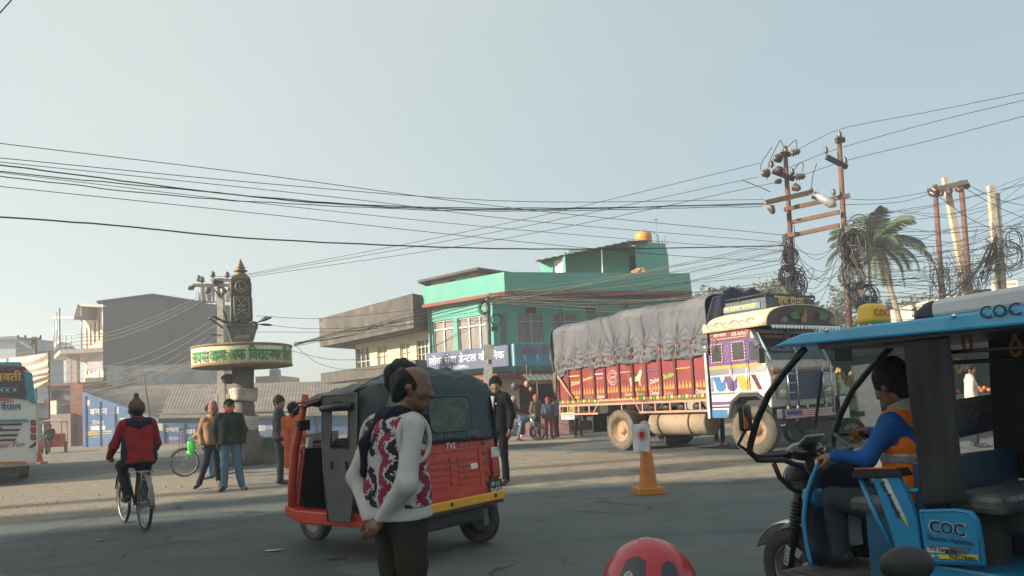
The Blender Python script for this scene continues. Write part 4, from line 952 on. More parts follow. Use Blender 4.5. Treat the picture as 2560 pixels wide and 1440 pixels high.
# ============================================================ monument
mx=gd(612,1128); MY=21.5; mp=at(612,1100,MY); mo=empty('monument',(mp.x,mp.y,0),R(20),'concrete roundabout monument with lettered disc, planter and a dark obelisk with a finial','monument')
def zpx(py,px=610,Y=MY): return at(px,py,Y).z
msc=MY/1850
g=MB(); pr=[(.56,.0),(.53,.75),(.42,.82),(.35,1.1),(.29,1.6),(.28,zpx(985)),(.31,zpx(912))]
g.lathe(pr,18); stone=mat('pillar_concrete',(.115,.10,.085),.95,var=.25,scale=2,dirt=(.24,.21,.17),dirt_amt=.12,dscale=1.4,bump=.5,bscale=9)
g.build('pillar',stone,mo)
g=MB()
for z0,z1 in ((zpx(1078),zpx(1040)),(zpx(1003),zpx(972))):
    g.grid(lambda u,v:((.355+.04*math.sin(9*u*6.28+v*4)*.4+.03*v)*math.cos(u*6.28),(.355+.02*math.sin(5*u*6.28)+.03*v)*math.sin(u*6.28),z0+(z1-z0)*v+.03*math.sin(u*12)),48,5)
g.build('cloth_wrap',mat('pale_rag',(.42,.39,.34),.9,var=.25,scale=5,bump=.2),mo,solid=.012)
g=MB(); g.box((-.35,.22,zpx(948)),(.3,.25,.22)); g.sphere((-.42,.2,zpx(945)),(.2,.16,.15)); g.build('broken_bracket',M['wood'],mo)
zd0,zd1=zpx(914),zpx(868); RD=119*msc
g=MB(); g.lathe([(RD*.98,zd0),(RD,zd0+.03),(RD,zd1-.03),(RD*.985,zd1),(.4,zd1+.02)],56); g.build('disc',mat('cream_disc',(.66,.58,.36),.75,var=.12,scale=3,dirt=(.35,.28,.18),dirt_amt=.06,dscale=2),mo)
g=MB(); g.lathe([(RD*.9,zd0-.06),(RD*1.01,zd0-.05),(RD*1.012,zd0+.0)],56); g.lathe([(RD*1.012,zd1-.05),(RD*1.015,zd1+.01),(RD*.95,zd1+.03)],56); g.build('disc_rim',mat('rusty_rim',(.23,.16,.10),.9,var=.3),mo)
g=MB(); hgt=(zd1-zd0)*.74
# letters wrapped round the disc, facing the camera
ca=math.atan2(-mp.y,-mp.x)-R(20)
def wrap(x,y): 
    a=ca+x/(RD+.012); return ((RD+.034)*math.cos(a),(RD+.034)*math.sin(a),(zd0+zd1)/2+y)
lettering(g,'लायन्स क्लव अफ विराटनगर सिटी',None,w=RD*2.45,h=hgt,bold=.05,bend=wrap)
g.build('disc_lettering',mat('green_letters',(.015,.20,.06),.6,var=.3,scale=4),mo)
# planter: flaring square tub
def frust(g,z0,z1,w0,w1): 
    g.add([(-w0,-w0,z0),(w0,-w0,z0),(w0,w0,z0),(-w0,w0,z0),(-w1,-w1,z1),(w1,-w1,z1),(w1,w1,z1),(-w1,w1,z1)],[(0,3,2,1),(4,5,6,7),(0,1,5,4),(1,2,6,5),(2,3,7,6),(3,0,4,7)])
yaw0=R(0)
zpl0,zpl1=zd1+.02,zpx(820); g=MB(); w0,w1=22*msc,36*msc; frust(g,zpl0,zpl1,w0,w1); frust(g,zpl1,zpl1+.05,w1*1.05,w1*1.05)
pl=mat('planter_grey',(.15,.16,.155),.9,var=.2,scale=3,dirt=(.07,.075,.07),dirt_amt=.12,dscale=2.5); g.build('planter',pl,mo,bev=.01)
sl=math.atan2(w1-w0,zpl1-zpl0); g=MB()
for az in (0,90,180,270):
    Mx=Matrix.Rotation(R(az),4,'Z')@Matrix.Translation((0,-(w0+w1)/2-.006,(zpl0+zpl1)/2))@Matrix.Rotation(R(90)+sl,4,'X')
    lettering(g,'बरगाछी',Mx,w=w0*1.5,bold=.02)
g.build('planter_lettering',mat('pale_letters',(.5,.5,.47),.8,var=.3),mo)
zo0,zo1=zpl1+.05,zpx(700); g=MB(); a0,a1=.30,.27; frust(g,zo0,zo1,a0,a1); frust(g,zo1,zo1+.12,a1,.20); ob=mat('dark_obelisk',(.060,.066,.062),.7,var=.25,scale=2.5,dirt=(.17,.155,.12),dirt_amt=.08,dscale=3,bump=.15); g.build('obelisk',ob,mo,bev=.015)
g=MB(); zf0=zo1+.12; hh=zpx(647)-zf0; pr=[(.20,0),(.17,.10),(.13,.13),(.12,.24),(.19,.27),(.19,.33),(.13,.36),(.10,.40),(.14,.46),(.13,.52),(.085,.56),(.11,.62),(.08,.68),(.055,.72),(.075,.78),(.045,.84),(.03,.9),(.035,.94),(.008,1.0)]
g.lathe([(r*1.02,zf0+z*hh) for r,z in pr],16); g.build('finial',mat('aged_brass',(.20,.15,.09),.6,.3,var=.3,scale=8),mo)
g=MB(); g2=MB(); gold=mat('dull_gold',(.42,.30,.10),.5,.3,var=.2)
for az in (0,90,180,270):
    B=Matrix.Rotation(R(az),4,'Z')
    zc=zo0+(zo1-zo0)*.83; t=a0+(a1-a0)*.83+.008
    Mx=B@Matrix.Translation((0,-t,zc))@Matrix.Rotation(R(90),4,'X')
    ring=[(.15*math.cos(i*math.pi/12),.15*math.sin(i*math.pi/12),0) for i in range(24)]; g.tube(ring,.014,6,closed=True,M=Mx); lettering(g,'L',Mx,h=.15,bold=.05)
    # scrollwork panel
    zc=zo0+(zo1-zo0)*.38; t=a0+(a1-a0)*.38+.004; Mx=B@Matrix.Translation((0,-t,zc))@Matrix.Rotation(R(90),4,'X')
    W,H=.2,.3
    for sx in (-1,1):
        for cxx,cyy,rr,t0,t1 in ((.09,.19,.075,-.5,4.6),(.10,-.02,.08,1,6.2),(.09,-.20,.07,-1.2,3.6),(.04,.09,.045,2,6.5),(.04,-.12,.045,0,4.4)):
            g2.tube([(sx*(cxx+rr*(1-.5*k/14)*math.cos(t0+(t1-t0)*k/14)),cyy+rr*(1-.5*k/14)*math.sin(t0+(t1-t0)*k/14),.004) for k in range(15)],.011,5,M=Mx)
    g2.tube([(-W,-H,0.003),(W,-H,0.003),(W,H,0.003),(-W,H,0.003)],.010,4,closed=True,M=Mx)
g.build('emblem',gold,mo); g2.build('scroll_panel',mat('pale_yellow_scroll',(.46,.42,.24),.7,var=.2),mo)
# paddle shaped lamp leaves round the planter
for az,tz,ln in ((200,25,.55),(165,70,.5),(330,15,.6),(345,-5,.5),(10,35,.45),(230,5,.5),(260,10,.35),(300,0,.35)):
    g=MB(); d=Vector((math.cos(R(az))*math.cos(R(tz)),math.sin(R(az))*math.cos(R(tz)),math.sin(R(tz)))); p=Vector((math.cos(R(az))*.36,math.sin(R(az))*.36,zpl1+.1)); n=d.cross(Vector((0,0,1))).normalized()
    g.tube([p,p+d*ln*.35],.015,6); Q=frame(p+d*ln*.68,d,n); g.sphere((0,0,0),(ln*.36,.085,.035),12,6,M=Q); g.build('leaf_ornament',mat('dark_leaf_metal',(.06,.065,.06),.5,.3,var=.3),mo)
# traffic island wall round the monument
isl=empty('island_wall',(0,0,0),0,'low dark green rounded island wall round the foot of the monument','wall')
ring=[gd(p[0],p[1]) for p in ((606,1158),(640,1160),(700,1157),(760,1150),(800,1140))]
ring=[Vector((v.x,v.y,0)) for v in ring]; cen=sum(ring,Vector())/len(ring); bkr=[v+Vector((.1,2.2,0)) for v in ring][::-1]; pol=[(v.x,v.y) for v in ring+bkr]
g=MB(); g.prism(pol,0,.74,'z'); g.build('wall',mat('dark_green_paint',(.045,.072,.058),.85,var=.3,scale=1.5,dirt=(.13,.125,.10),dirt_amt=.12,dscale=1.3,bump=.2),isl,bev=.05)
pol2=[(cen.x+(x-cen.x)*1.08,cen.y+(y-cen.y)*1.12-.05) for x,y in pol]; g=MB(); g.prism(pol2,0,.34,'z'); g.build('plinth',mat('stained_plinth',(.12,.115,.095),.95,var=.3,scale=1.2,bump=.4,bscale=8),isl,bev=.06)
# ============================================================ poles
def insul(g,p,d=Vector((0,0,1)),h=.22,r=.075):
    Q=frame(p,d.orthogonal(),d.cross(d.orthogonal())); 
    Q=Matrix.Translation(p)@d.to_track_quat('Z','Y').to_matrix().to_4x4()
    g.lathe([(r*.25,0),(r*.3,h*.12),(r,h*.25),(r*.5,h*.38),(r*.95,h*.5),(r*.5,h*.62),(r*.8,h*.75),(r*.45,h*.9),(r*.2,h)],12,M=Q)
def pole(name,px0,py0,px1,py1,Y,m,label,w=.2,square=False,Y1=None,z0=0):
    """foot at pixel column px0 (on the ground), head at (px1,py1)"""
    a=at(px0,py0,Y); b=at(px1,py1,Y1 or Y); d=(a-b); foot=b+d*((b.z-z0)/max(.01,(b.z-a.z)))
    e=empty(name,foot,0,label,'pole'); g=MB(); t=b-foot
    if square: 
        Q=frame(Vector((0,0,0)),Vector((1,0,0)),Vector((0,1,0))); n=6
        vs=[]; 
        for k in range(2):
            c=t*k; ww=w*(1,.62)[k]/2; vs+= [(c.x-ww,c.y-ww*.8,c.z),(c.x+ww,c.y-ww*.8,c.z),(c.x+ww,c.y+ww*.8,c.z),(c.x-ww,c.y+ww*.8,c.z)]
        g.add(vs,[(0,3,2,1),(4,5,6,7),(0,1,5,4),(1,2,6,5),(2,3,7,6),(3,0,4,7)])
    else: g.tube([(0,0,0),t*.5,t],[w/2,w/2*.9,w/2*.8],10)
    g.build('post',m,e,bev=.01 if square else 0)
    return e,foot,b
def part(e,g,name,m,**k): return fixp(g.build(name,m,e,**k),e)
def lat(v): return Vector(v)
# concrete pole left of the monument with two crossarms
lp,lf,lb=pole('utility_pole',556,1060,552,696,30,M['concrete'],'pale concrete pole with two steel crossarms and insulators left of the monument',.36,True)
g=MB(); 
for (x0,y0,x1,y1) in ((484,713,600,713),(530,700,606,702)): 
    a,b=at(x0,y0,29.9),at(x1,y1,29.6); g.box((a+b)/2,((b-a).length,.1,.12),rot=(0,-math.atan2(b.z-a.z,(b.xy-a.xy).length),math.atan2(b.y-a.y,b.x-a.x)))
g.tube([at(553,742,29.8),at(527,716,29.8)],.03,5); g.tube([at(553,742,29.8),at(580,716,29.8)],.03,5); part(lp,g,'crossarm',M['darksteel'])
for x,y,d in ((487,718,(-1,-.3,-.2)),(497,705,(0,0,1)),(505,708,(0,0,1)),(522,720,(-.3,-.5,-1)),(557,722,(.3,-.5,-1)),(540,710,(0,-.6,.5)),(532,695,(0,0,1)),(568,696,(0,0,1)),(575,712,(1,-.3,0)),(590,713,(1,0,-.2))):
    g=MB(); insul(g,at(x,y,29.8),Vector(d).normalized(),.28,.13); part(lp,g,'insulator',mat('grey_insulator',(.10,.10,.11),.4))
g=MB(); g.tube([at(557,820,29.8),at(535,803,29.3),at(522,795,29)],.04,6); g.tube([at(555,838,29.8),at(525,836,29)],.03,5); part(lp,g,'lamp_arm',M['darksteel'])
for x0,x1 in ((541,541),(570,570)):
    pole('guard_post',x0,1080,x1,985,29,M['concrete'],'short pale post at the foot of the concrete pole, '+('left' if x0<550 else 'right')+' one',.2,True)
pole('lean_post',592,1100,592,905,23,mat('pale_post',(.5,.45,.36),.8),'thin pale upright pole against the left of the monument pillar',.12)
# far left street pole
fp,ff_,fb=pole('utility_pole',83,1050,86,842,42,mat('grey_pole',(.16,.15,.14),.8),'grey street pole with one crossarm behind the bus and banner',.36,True)
g=MB(); a,b=at(44,848,41.8),at(102,848,41.8); g.box((a+b)/2,((b-a).length,.1,.1)); g.tube([at(66,850,41.8),at(84,868,41.8)],.03,5); part(fp,g,'crossarm',M['darksteel'])
for x in (45,63,101): g=MB(); insul(g,at(x,846,41.8),h=.2); part(fp,g,'insulator',M['ceramic'])
# bamboo stick by the shed
bx=at(382,1090,38).x; g=MB(); o0=Vector((bx,38,0)); g.tube([Vector((0,0,0)),at(368,1000,38)-o0,at(355,912,38)-o0],[.06,.05,.03],7); o=g.build('bamboo_stake',M['wood']); o.location=o0; tag(o,'thin leaning bamboo stake in front of the blue shed carrying a cable','stake')
# steel pole before the mint building with cable coils, boxes and a noticeboard
sp,sf,sb=pole('utility_pole',1226,1060,1219,740,27.5,mat('grey_green_pole',(.13,.14,.13),.6,.3,var=.25),'grey steel pole hung with cable coils in front of the mint building',.24)
def coil(e,px,py,Y,r,seed,n=7,m=None,name='cable_coil'):
    rs=random.Random(seed); g=MB(); c=at(px,py,Y)
    for k in range(n):
        rr=r*rs.uniform(.75,1.12); cx=rs.uniform(-.12,.12)*r; cz=rs.uniform(-.15,.15)*r; t=rs.uniform(-.35,.35)
        g.tube([c+Vector((cx+rr*.85*math.cos(w)*math.cos(t),rr*math.cos(w)*math.sin(t)-.05*k/n,cz+rr*math.sin(w)*(1+.12*math.sin(2*w+k)))) for w in [2*math.pi*i/26 for i in range(26)]],.013,5,closed=True)
    return part(e,g,name,m or M['wire'])
coil(sp,1212,770,27.2,.26,1,8); coil(sp,1240,800,27.2,.22,2,4)
g=MB(); p=at(1236,822,27.2); g.box(p,(.22,.15,.16)); part(sp,g,'junction_box',M['black'])
g=MB(); a=at(1222,880,27.2); g.box(a,(.38,.04,.55),rot=(0,R(3),0)); part(sp,g,'notice_board',mat('grey_board',(.30,.29,.26),.8,var=.2))
g=MB(); a=at(1220,935,27.15); g.box(a,(.32,.04,.72),rot=(0,R(3),0)); part(sp,g,'notice_board',mat('pale_board',(.36,.37,.35),.8,var=.25))
# rusty double pole with rungs
p1,f1_,t1_=pole('steel_pole',1985,730,1962,372,24.6,M['rust'],'rusty steel pole topped with a cluster of insulators, left half of the double pole',.19)
p2,f2_,t2_=pole('steel_pole',2122,780,2097,340,23.6,M['rust'],'taller rusty steel pole with two bracketed insulators, right half of the double pole',.19)
def bar(e,pa,pb,Ya,Yb,m,w=.09,name='crossarm',h=None):
    a,b=at(*pa,Ya),at(*pb,Yb); g=MB(); d=b-a; g.box((a+b)/2,(d.length,w,h or w*1.3),rot=(0,-math.atan2(d.z,d.xy.length),math.atan2(d.y,d.x))); return part(e,g,name,m)
bar(p1,(1912,507),(2022,482),23.9,24.3,mat('ochre_rust',(.23,.13,.07),.8,var=.3),.12)
bar(p1,(1932,428),(1985,448),24.4,24.5,M['darksteel'],.11)
bar(p1,(1952,385),(1976,386),24.5,24.6,M['darksteel'],.11)
bar(p2,(2066,392),(2117,418),23.4,23.6,M['darksteel'],.11); bar(p2,(2090,351),(2110,350),23.5,23.6,M['darksteel'],.12)
rg=empty('pole_rungs',(0,0,0),0,'four rusty horizontal channel bars bolted between the two steel poles','crossbars')
for k,(pa,pb) in enumerate((((1960,524),(2125,488)),((1978,556),(2098,530)),((1984,588),(2098,563)),((1960,590),(1990,585)))):
    bar(rg,pa,pb,24.45,23.45,M['rust'],.10,name='rung')
def ins_px(e,lst,Y):
    for x,y,d,h,r in lst: g=MB(); insul(g,at(x,y,Y),Vector(d).normalized(),h,r); part(e,g,'insulator',M['ceramic'])
U=(0,0,1)
ins_px(p1,[(1965,384,U,.28,.09),(1930,420,U,.26,.09),(1982,440,U,.26,.09)],24.5)
ins_px(p1,[(1975,384,(1,-.2,.15),.34,.14),(1955,395,(-1,-.3,-.1),.34,.16),(1950,428,(-.6,-.8,0),.3,.15),(1925,432,(-1,-.3,-.15),.34,.15),(1985,442,(1,-.3,-.1),.36,.15),(1955,452,(-1,-.2,-.15),.3,.10),(1980,465,(.6,-.5,-.5),.32,.15),(1925,513,(.2,-.3,-1),.34,.13),(2030,486,(.5,-.5,-.5),.36,.14),(2028,484,U,.2,.1)],24.4)
ins_px(p2,[(2100,346,U,.24,.085),(2066,386,U,.26,.085),(2114,412,U,.26,.085),(2085,490,U,.24,.08)],23.5)
g=MB(); a,b=at(2038,486,23.9),at(2090,515,23.6); g.tube([a,a.lerp(b,.3),a.lerp(b,.8),b],[.04,.13,.16,.05],10); part(p2,g,'street_lamp_head',mat('grey_lamp',(.36,.36,.36),.4,.3))
# jumper wires on the pole head
g=MB()
for pts in (((1918,448),(1922,410),(1945,360),(1952,352),(1962,370),(1975,362),(1990,350),(1992,372)),((1902,425),(1905,405),(1930,368)),((1982,430),(1998,408),(2008,410),(2006,430)),((2028,478),(2032,440),(2042,410)),((1926,480),(1905,470),(1855,450))):
    P=[at(x,y,24.4) for x,y in pts]; Q=[]
    for i in range(len(P)-1):
        for k in range(4):
            p0=P[max(0,i-1)]; p_1=P[i]; p_2=P[i+1]; p3=P[min(len(P)-1,i+2)]; t=k/4
            Q.append(.5*((2*p_1)+(-p0+p_2)*t+(2*p0-5*p_1+4*p_2-p3)*t*t+(-p0+3*p_1-3*p_2+p3)*t**3))
    Q.append(P[-1]); g.tube(Q,.014,5)
part(p1,g,'jumper_wire',M['wire'])
for (e,px,py,Y,r,sd,n) in ((p1,1968,690,24.1,.30,3,12),(p1,1990,712,24.0,.34,4,9),(p1,1975,640,24.2,.33,14,6),(p2,2122,640,23.0,.22,5,10),(p2,2118,600,23.1,.35,6,7),(p2,2150,580,23.2,.42,7,6),(p2,2165,740,23.2,.40,8,13),(p2,2130,690,23.1,.45,9,7),(p2,2175,770,23.2,.32,10,9),(p2,2140,620,23.0,.5,15,6)): coil(e,px,py,Y,r,sd,n)
for px,py in ((2155,585),(2150,735),(2120,575)): g=MB(); g.box(at(px,py,23.1),(.2,.14,.24)); part(p2,g,'junction_box',mat('dusty_box',(.2,.18,.14),.8))
def tangle(e,px,py,Y,w,h,n,seed,m=None):
    """loose snarl of wire ends round a pole"""
    rs=random.Random(seed); g=MB(); c=at(px,py,Y)
    for k in range(n):
        P=[c+Vector((rs.gauss(0,.45)*w,rs.gauss(0,.3)*w,rs.gauss(0,.45)*h)) for q in range(6)]; Q=[]
        for i in range(1,4):
            for t in (0,.2,.4,.6,.8):
                p0,a,b_,p3=P[i-1],P[i],P[i+1],P[i+2]; Q.append(.5*((2*a)+(b_-p0)*t+(2*p0-5*a+4*b_-p3)*t*t+(-p0+3*a-3*b_+p3)*t**3))
        g.tube(Q,rs.choice((.008,.010,.013)),4,cap=False)
    return part(e,g,'cable_tangle',m or M['wire'])
for (e,px,py,Y,w_,h_,n,sd) in ((p1,1972,640,24.2,.30,.9,26,1),(p1,1985,690,24.1,.55,.6,24,2),(p2,2114,610,23.2,.22,.9,20,3),(p2,2132,650,23.1,.42,1.0,18,4),(p2,2155,745,23.1,.55,.6,30,5),(p2,2122,700,23.2,.3,.8,16,6)): tangle(e,px,py,Y,w_,h_,n,sd,M['wirepale'] if sd in (4,6) else None)
# right hand group: two rusty poles with a crossarm and two pale concrete poles
q1,_,_=pole('steel_pole',2356,745,2337,462,30,M['rust'],'left of the two rusty poles under the sagging crossarm at right',.24)
q2,_,_=pole('steel_pole',2426,745,2402,452,29.2,M['rust'],'right of the two rusty poles under the sagging crossarm at right',.24)
bar(q1,(2318,478),(2420,455),29.8,29.0,M['darksteel'],.14)
for x,y in ((2325,480),(2345,478),(2372,474),(2392,468),(2412,460),(2405,455),(2330,470)): g=MB(); insul(g,at(x,y,29.3),Vector((random.uniform(-.6,.6),-.6,-.7)).normalized(),.3,.14); part(q1,g,'insulator',M['ceramic'])
cm=mat('sunlit_concrete',(.46,.39,.29),.9,var=.15,scale=4,dirt=(.25,.22,.18),dirt_amt=.08)  # lighter, warmer concrete tone for the right hand poles
pole('concrete_pole',2420,745,2362,444,29.5,cm,'strongly leaning pale concrete pole between the two rusty poles',.34,True)
c1,_,_=pole('concrete_pole',2500,720,2476,464,27,cm,'taller flat pale concrete pole at far right',.34,True); c2,_,_=pole('concrete_pole',2508,720,2492,484,27.2,mat('grey_round_concrete',(.33,.30,.25),.9,var=.15),'round grey concrete pole just behind the flat pale one at far right',.26)
pole('steel_pole',2500,720,2488,600,26.6,M['rust'],'thin rusty rod strapped to the pale poles at far right',.09)
g=MB()
for k in range(9):
    a=at(2490+random.uniform(-6,6),600+random.uniform(-15,20),26.4); b=at(2455+random.uniform(-10,10),690+random.uniform(-20,20),26.3); g.tube([a,a.lerp(b,.5)+Vector((random.uniform(-.1,.1),0,-.1)),b],.02,5)
part(c1,g,'cable_bunch',M['wire']); tangle(q1,2355,700,29,.7,1.6,26,8); tangle(q2,2420,690,28.5,.8,1.4,20,9); tangle(c1,2490,640,26.3,.6,1.1,20,10)
for px,py,r,sd,n in ((2525,640,.55,21,5),(2535,600,.4,22,4),(2480,660,.25,23,6)): coil(c2,px,py,26.5,r,sd,n)
# ============================================================ cables
WLAB={}
def cable(pts,Y0,Y1,r,label,group,m=None,n=28,wob=0,sd=0):
    """smooth curve through photo points, depth running from Y0 to Y1"""
    rs=random.Random(sd); P=[]; L=[0]; pts=list(pts); y0_=1/Y0; y1_=1/Y1; span=pts[-1][0]-pts[0][0]
    if pts[0][0]<=0 and span>0:      # the line goes on beyond the left edge of the view
        (xa,ya),(xb,yb)=pts[0],pts[1]; ex=900.0; pts.insert(0,(xa-ex,ya-(yb-ya)/(xb-xa)*ex)); Y0=1/max(.02,y0_+(y0_-y1_)*ex/span*.25)
    if pts[-1][0]>=2590 and span>0:
        (xa,ya),(xb,yb)=pts[-2],pts[-1]; ex=700.0; pts.append((xb+ex,yb+(yb-ya)/(xb-xa)*ex))
    for i in range(1,len(pts)): L.append(L[-1]+math.hypot(pts[i][0]-pts[i-1][0],pts[i][1]-pts[i-1][1]))
    xs_=[p[0] for p in pts]; T=np.array(L)/L[-1]
    def ev(t):
        if len(pts)==2: return (pts[0][0]+(pts[1][0]-pts[0][0])*t, pts[0][1]+(pts[1][1]-pts[0][1])*t)
        i=min(len(pts)-2,max(0,int(np.searchsorted(T,t,'right'))-1)); u=(t-T[i])/(T[i+1]-T[i]); p0=np.array(pts[max(0,i-1)],float); a=np.array(pts[i],float); b=np.array(pts[i+1],float); p3=np.array(pts[min(len(pts)-1,i+2)],float)
        h=T[i+1]-T[i]; m0=(b-p0)/max(1e-6,T[i+1]-T[max(0,i-1)])*h; m1=(p3-a)/max(1e-6,T[min(len(pts)-1,i+2)]-T[i])*h
        q=(2*u**3-3*u*u+1)*a+(u**3-2*u*u+u)*m0+(-2*u**3+3*u*u)*b+(u**3-u*u)*m1; return q
    for k in range(n+1):
        t=k/n; x,y=ev(t); Y=1/((1-t)/Y0+t/Y1); P.append(at(x,y+wob*rs.uniform(-1,1),Y))
    g=MB(); g.tube(P,r*.82,5,cap=False); o=g.build('overhead_cable',m or M['wire']); return tag(o,label,'cable',group)
GA='cables crossing the sky from the left'
for i,(pts,r,lab,wob) in enumerate((
 ([(-20,356),(650,437),(1280,520),(1962,588)],.011,'thin topmost cable crossing the whole sky from upper left',0),
 ([(-20,393),(700,462),(1280,503),(1910,499)],.011,'thin cable reaching the ochre crossarm from the left sky',0),
 ([(-20,403),(900,500),(1280,548),(1955,606)],.010,'thin cable passing just under the bundle on its way to the left steel pole',0),
 ([(-20,410),(590,487),(900,514),(1280,524),(1920,508)],.019,'thick black cable in the middle of the upper bundle',.8),
 ([(-20,427),(500,478),(900,511),(1280,521),(1915,512)],.015,'wavy dark cable beside the thick black one in the upper bundle',1.2),
 ([(-20,429),(640,507),(1280,573),(1960,628)],.009,'hair thin cable fanning down below the upper bundle',0),
 ([(-20,438),(460,492),(960,520),(1280,528),(1905,516)],.014,'wavy lowest cable of the upper bundle',1.4),
 ([(-20,464),(640,533),(1280,602),(1700,640),(1965,655)],.010,'straight thin cable midway between the upper bundle and the heavy cable',0),
 ([(-20,541),(280,563),(600,594),(950,612),(1280,622),(1640,621),(1960,614)],.022,'heavy black lowest cable sagging across the left sky',.6))):
    cable(pts,13,24.3,r,lab,GA,n=60 if wob else 34,wob=wob,sd=i)
for pts,lab in (([(532,692),(615,686),(1280,555),(1900,408)],'upper of three high lines from the left pole to the insulator cluster'),([(568,693),(640,685),(1280,572),(1896,442)],'middle of three high lines from the left pole to the insulator cluster'),([(590,697),(660,687),(1280,593),(1945,455)],'lower of three high lines from the left pole to the insulator cluster')): cable(pts,29.7,24.4,.012,lab,'high lines between the poles')
for pts,lab in (([(1990,376),(2050,345),(2100,322),(2330,278),(2600,224)],'topmost high line leaving to the upper right'),([(1972,420),(2066,381),(2330,306),(2600,241)],'middle high line leaving to the upper right'),([(2010,437),(2114,402),(2330,350),(2600,280)],'lowest high line leaving to the upper right')): cable(pts,24.4,19,.012,lab,'high lines leaving to the right')
cable([(-30,60),(10,22),(60,-40)],8,9,.01,'short dark cable cutting the upper left corner of the sky','corner cable')
rs=random.Random(5)
for k in range(24):
    y0=738+rs.uniform(-5,26); y1=rs.uniform(596,745); cable([(1222,y0),(1222+370,y0*.5+y1*.5+rs.uniform(4,38)-(y0-y1)*.10),(1222+740,y1),(1975,y1-3)],27.4,24.5,rs.choice((.008,.010,.012)),'dusty cable in the dense bundle between the coil pole and the left steel pole','bundle before the mint building',m=rs.choice((M['wire'],M['wirepale'],M['wirepale'])),wob=.5,sd=k)
for k in range(9):
    y0=742+rs.uniform(-3,22); x1=735; y1=858+rs.uniform(-3,8); cable([(1220,y0),(1000,y0+52+rs.uniform(-6,8)),(860,835+rs.uniform(-10,8)),(x1,y1)],27.4,22,.011,'cable in the bundle sagging from the coil pole to the monument disc','bundle to the monument',m=rs.choice((M['wire'],M['wirepale'])),wob=.4,sd=50+k)
for k,(pts) in enumerate(([(640,790),(800,796),(1080,770)],[(640,830),(900,826),(1215,775)],[(735,862),(800,910),(900,925),(1010,905),(1218,790)],[(700,870),(850,900),(1068,870),(1218,800)],[(640,810),(800,822),(1216,800)])): cable(pts,24,27.4,.009,['faint upper thin cable right of the obelisk','faint middle thin cable right of the obelisk','loose cable drooping under the yellow windows','loose cable crossing the yellow wall','faint lower thin cable right of the obelisk'][k],'loose cables before the yellow building')
for k in range(8):
    y0=(716,722,728,790,806,822,836,852)[k]; cable([(552,y0),(400,y0+70+4*k),(259,y0+118+3*k),(-10,y0+150+6*k)],29.7,47,.013,('cable falling left from the crossarm past the grey building' if k<3 else 'cable falling left from the middle of the concrete pole past the grey building'),'cables left of the concrete pole',m=M['wirepale'])
for k in range(5):
    cable([(552,880+9*k),(430,915+4*k),(362,921+2*k),(210,962+14*k)],29.7,44,.011,'loose cable running from the concrete pole over the bamboo stake','cables over the bamboo stake',m=M['wirepale'],wob=.5,sd=k)
for k in range(52):
    y0=rs.uniform(540,785); y1=y0+rs.uniform(-150,20)+ (20 if y0<600 else -10); mid=(y0+y1)/2+rs.uniform(0,42); cable([(2112,y0),(2230,(y0*.7+y1*.3)+rs.uniform(5,38)),(2390,mid+rs.uniform(-14,14)),(2600,y1+rs.uniform(-20,20))],23.3,rs.uniform(24,30),rs.choice((.008,.009,.012)),'one of the tangled cables spreading right from the taller steel pole','tangled cables at right',m=rs.choice((M['wire'],M['wire'],M['wirepale'])),wob=.8,sd=200+k)
for k in range(10):
    y0=rs.uniform(600,740); y1=rs.uniform(560,760); cable([(1975,y0),(2045,max(y0,y1)+rs.uniform(5,45)),(2115,y1)],24.3,23.3,.010,'slack cable looping between the two steel poles','slack cables between the steel poles',wob=.8,sd=300+k)
for k in range(7):
    cable([(2480+rs.uniform(-10,20),600+rs.uniform(-15,20)),(2440,680+rs.uniform(-12,12)),(2380,740+rs.uniform(-12,20)),(2280,770+rs.uniform(0,25))],26.5,24,.016,'thick dark cable slanting down left from the pale poles','slanting thick cables',sd=k)
for k,pts in enumerate(([(2110,497),(2200,499),(2330,478)],[(2110,512),(2250,505),(2335,482)],[(2420,462),(2500,500),(2600,520)],[(2412,470),(2500,520),(2600,560)],[(2345,490),(2450,560),(2600,600)])): cable(pts,23.5,29.5,.012,['upper taut line between the steel pole and the right crossarm','lower taut line between the steel pole and the right crossarm','upper line leaving the right crossarm','middle line leaving the right crossarm','lower line leaving the right crossarm'][k],'lines on the right crossarm')
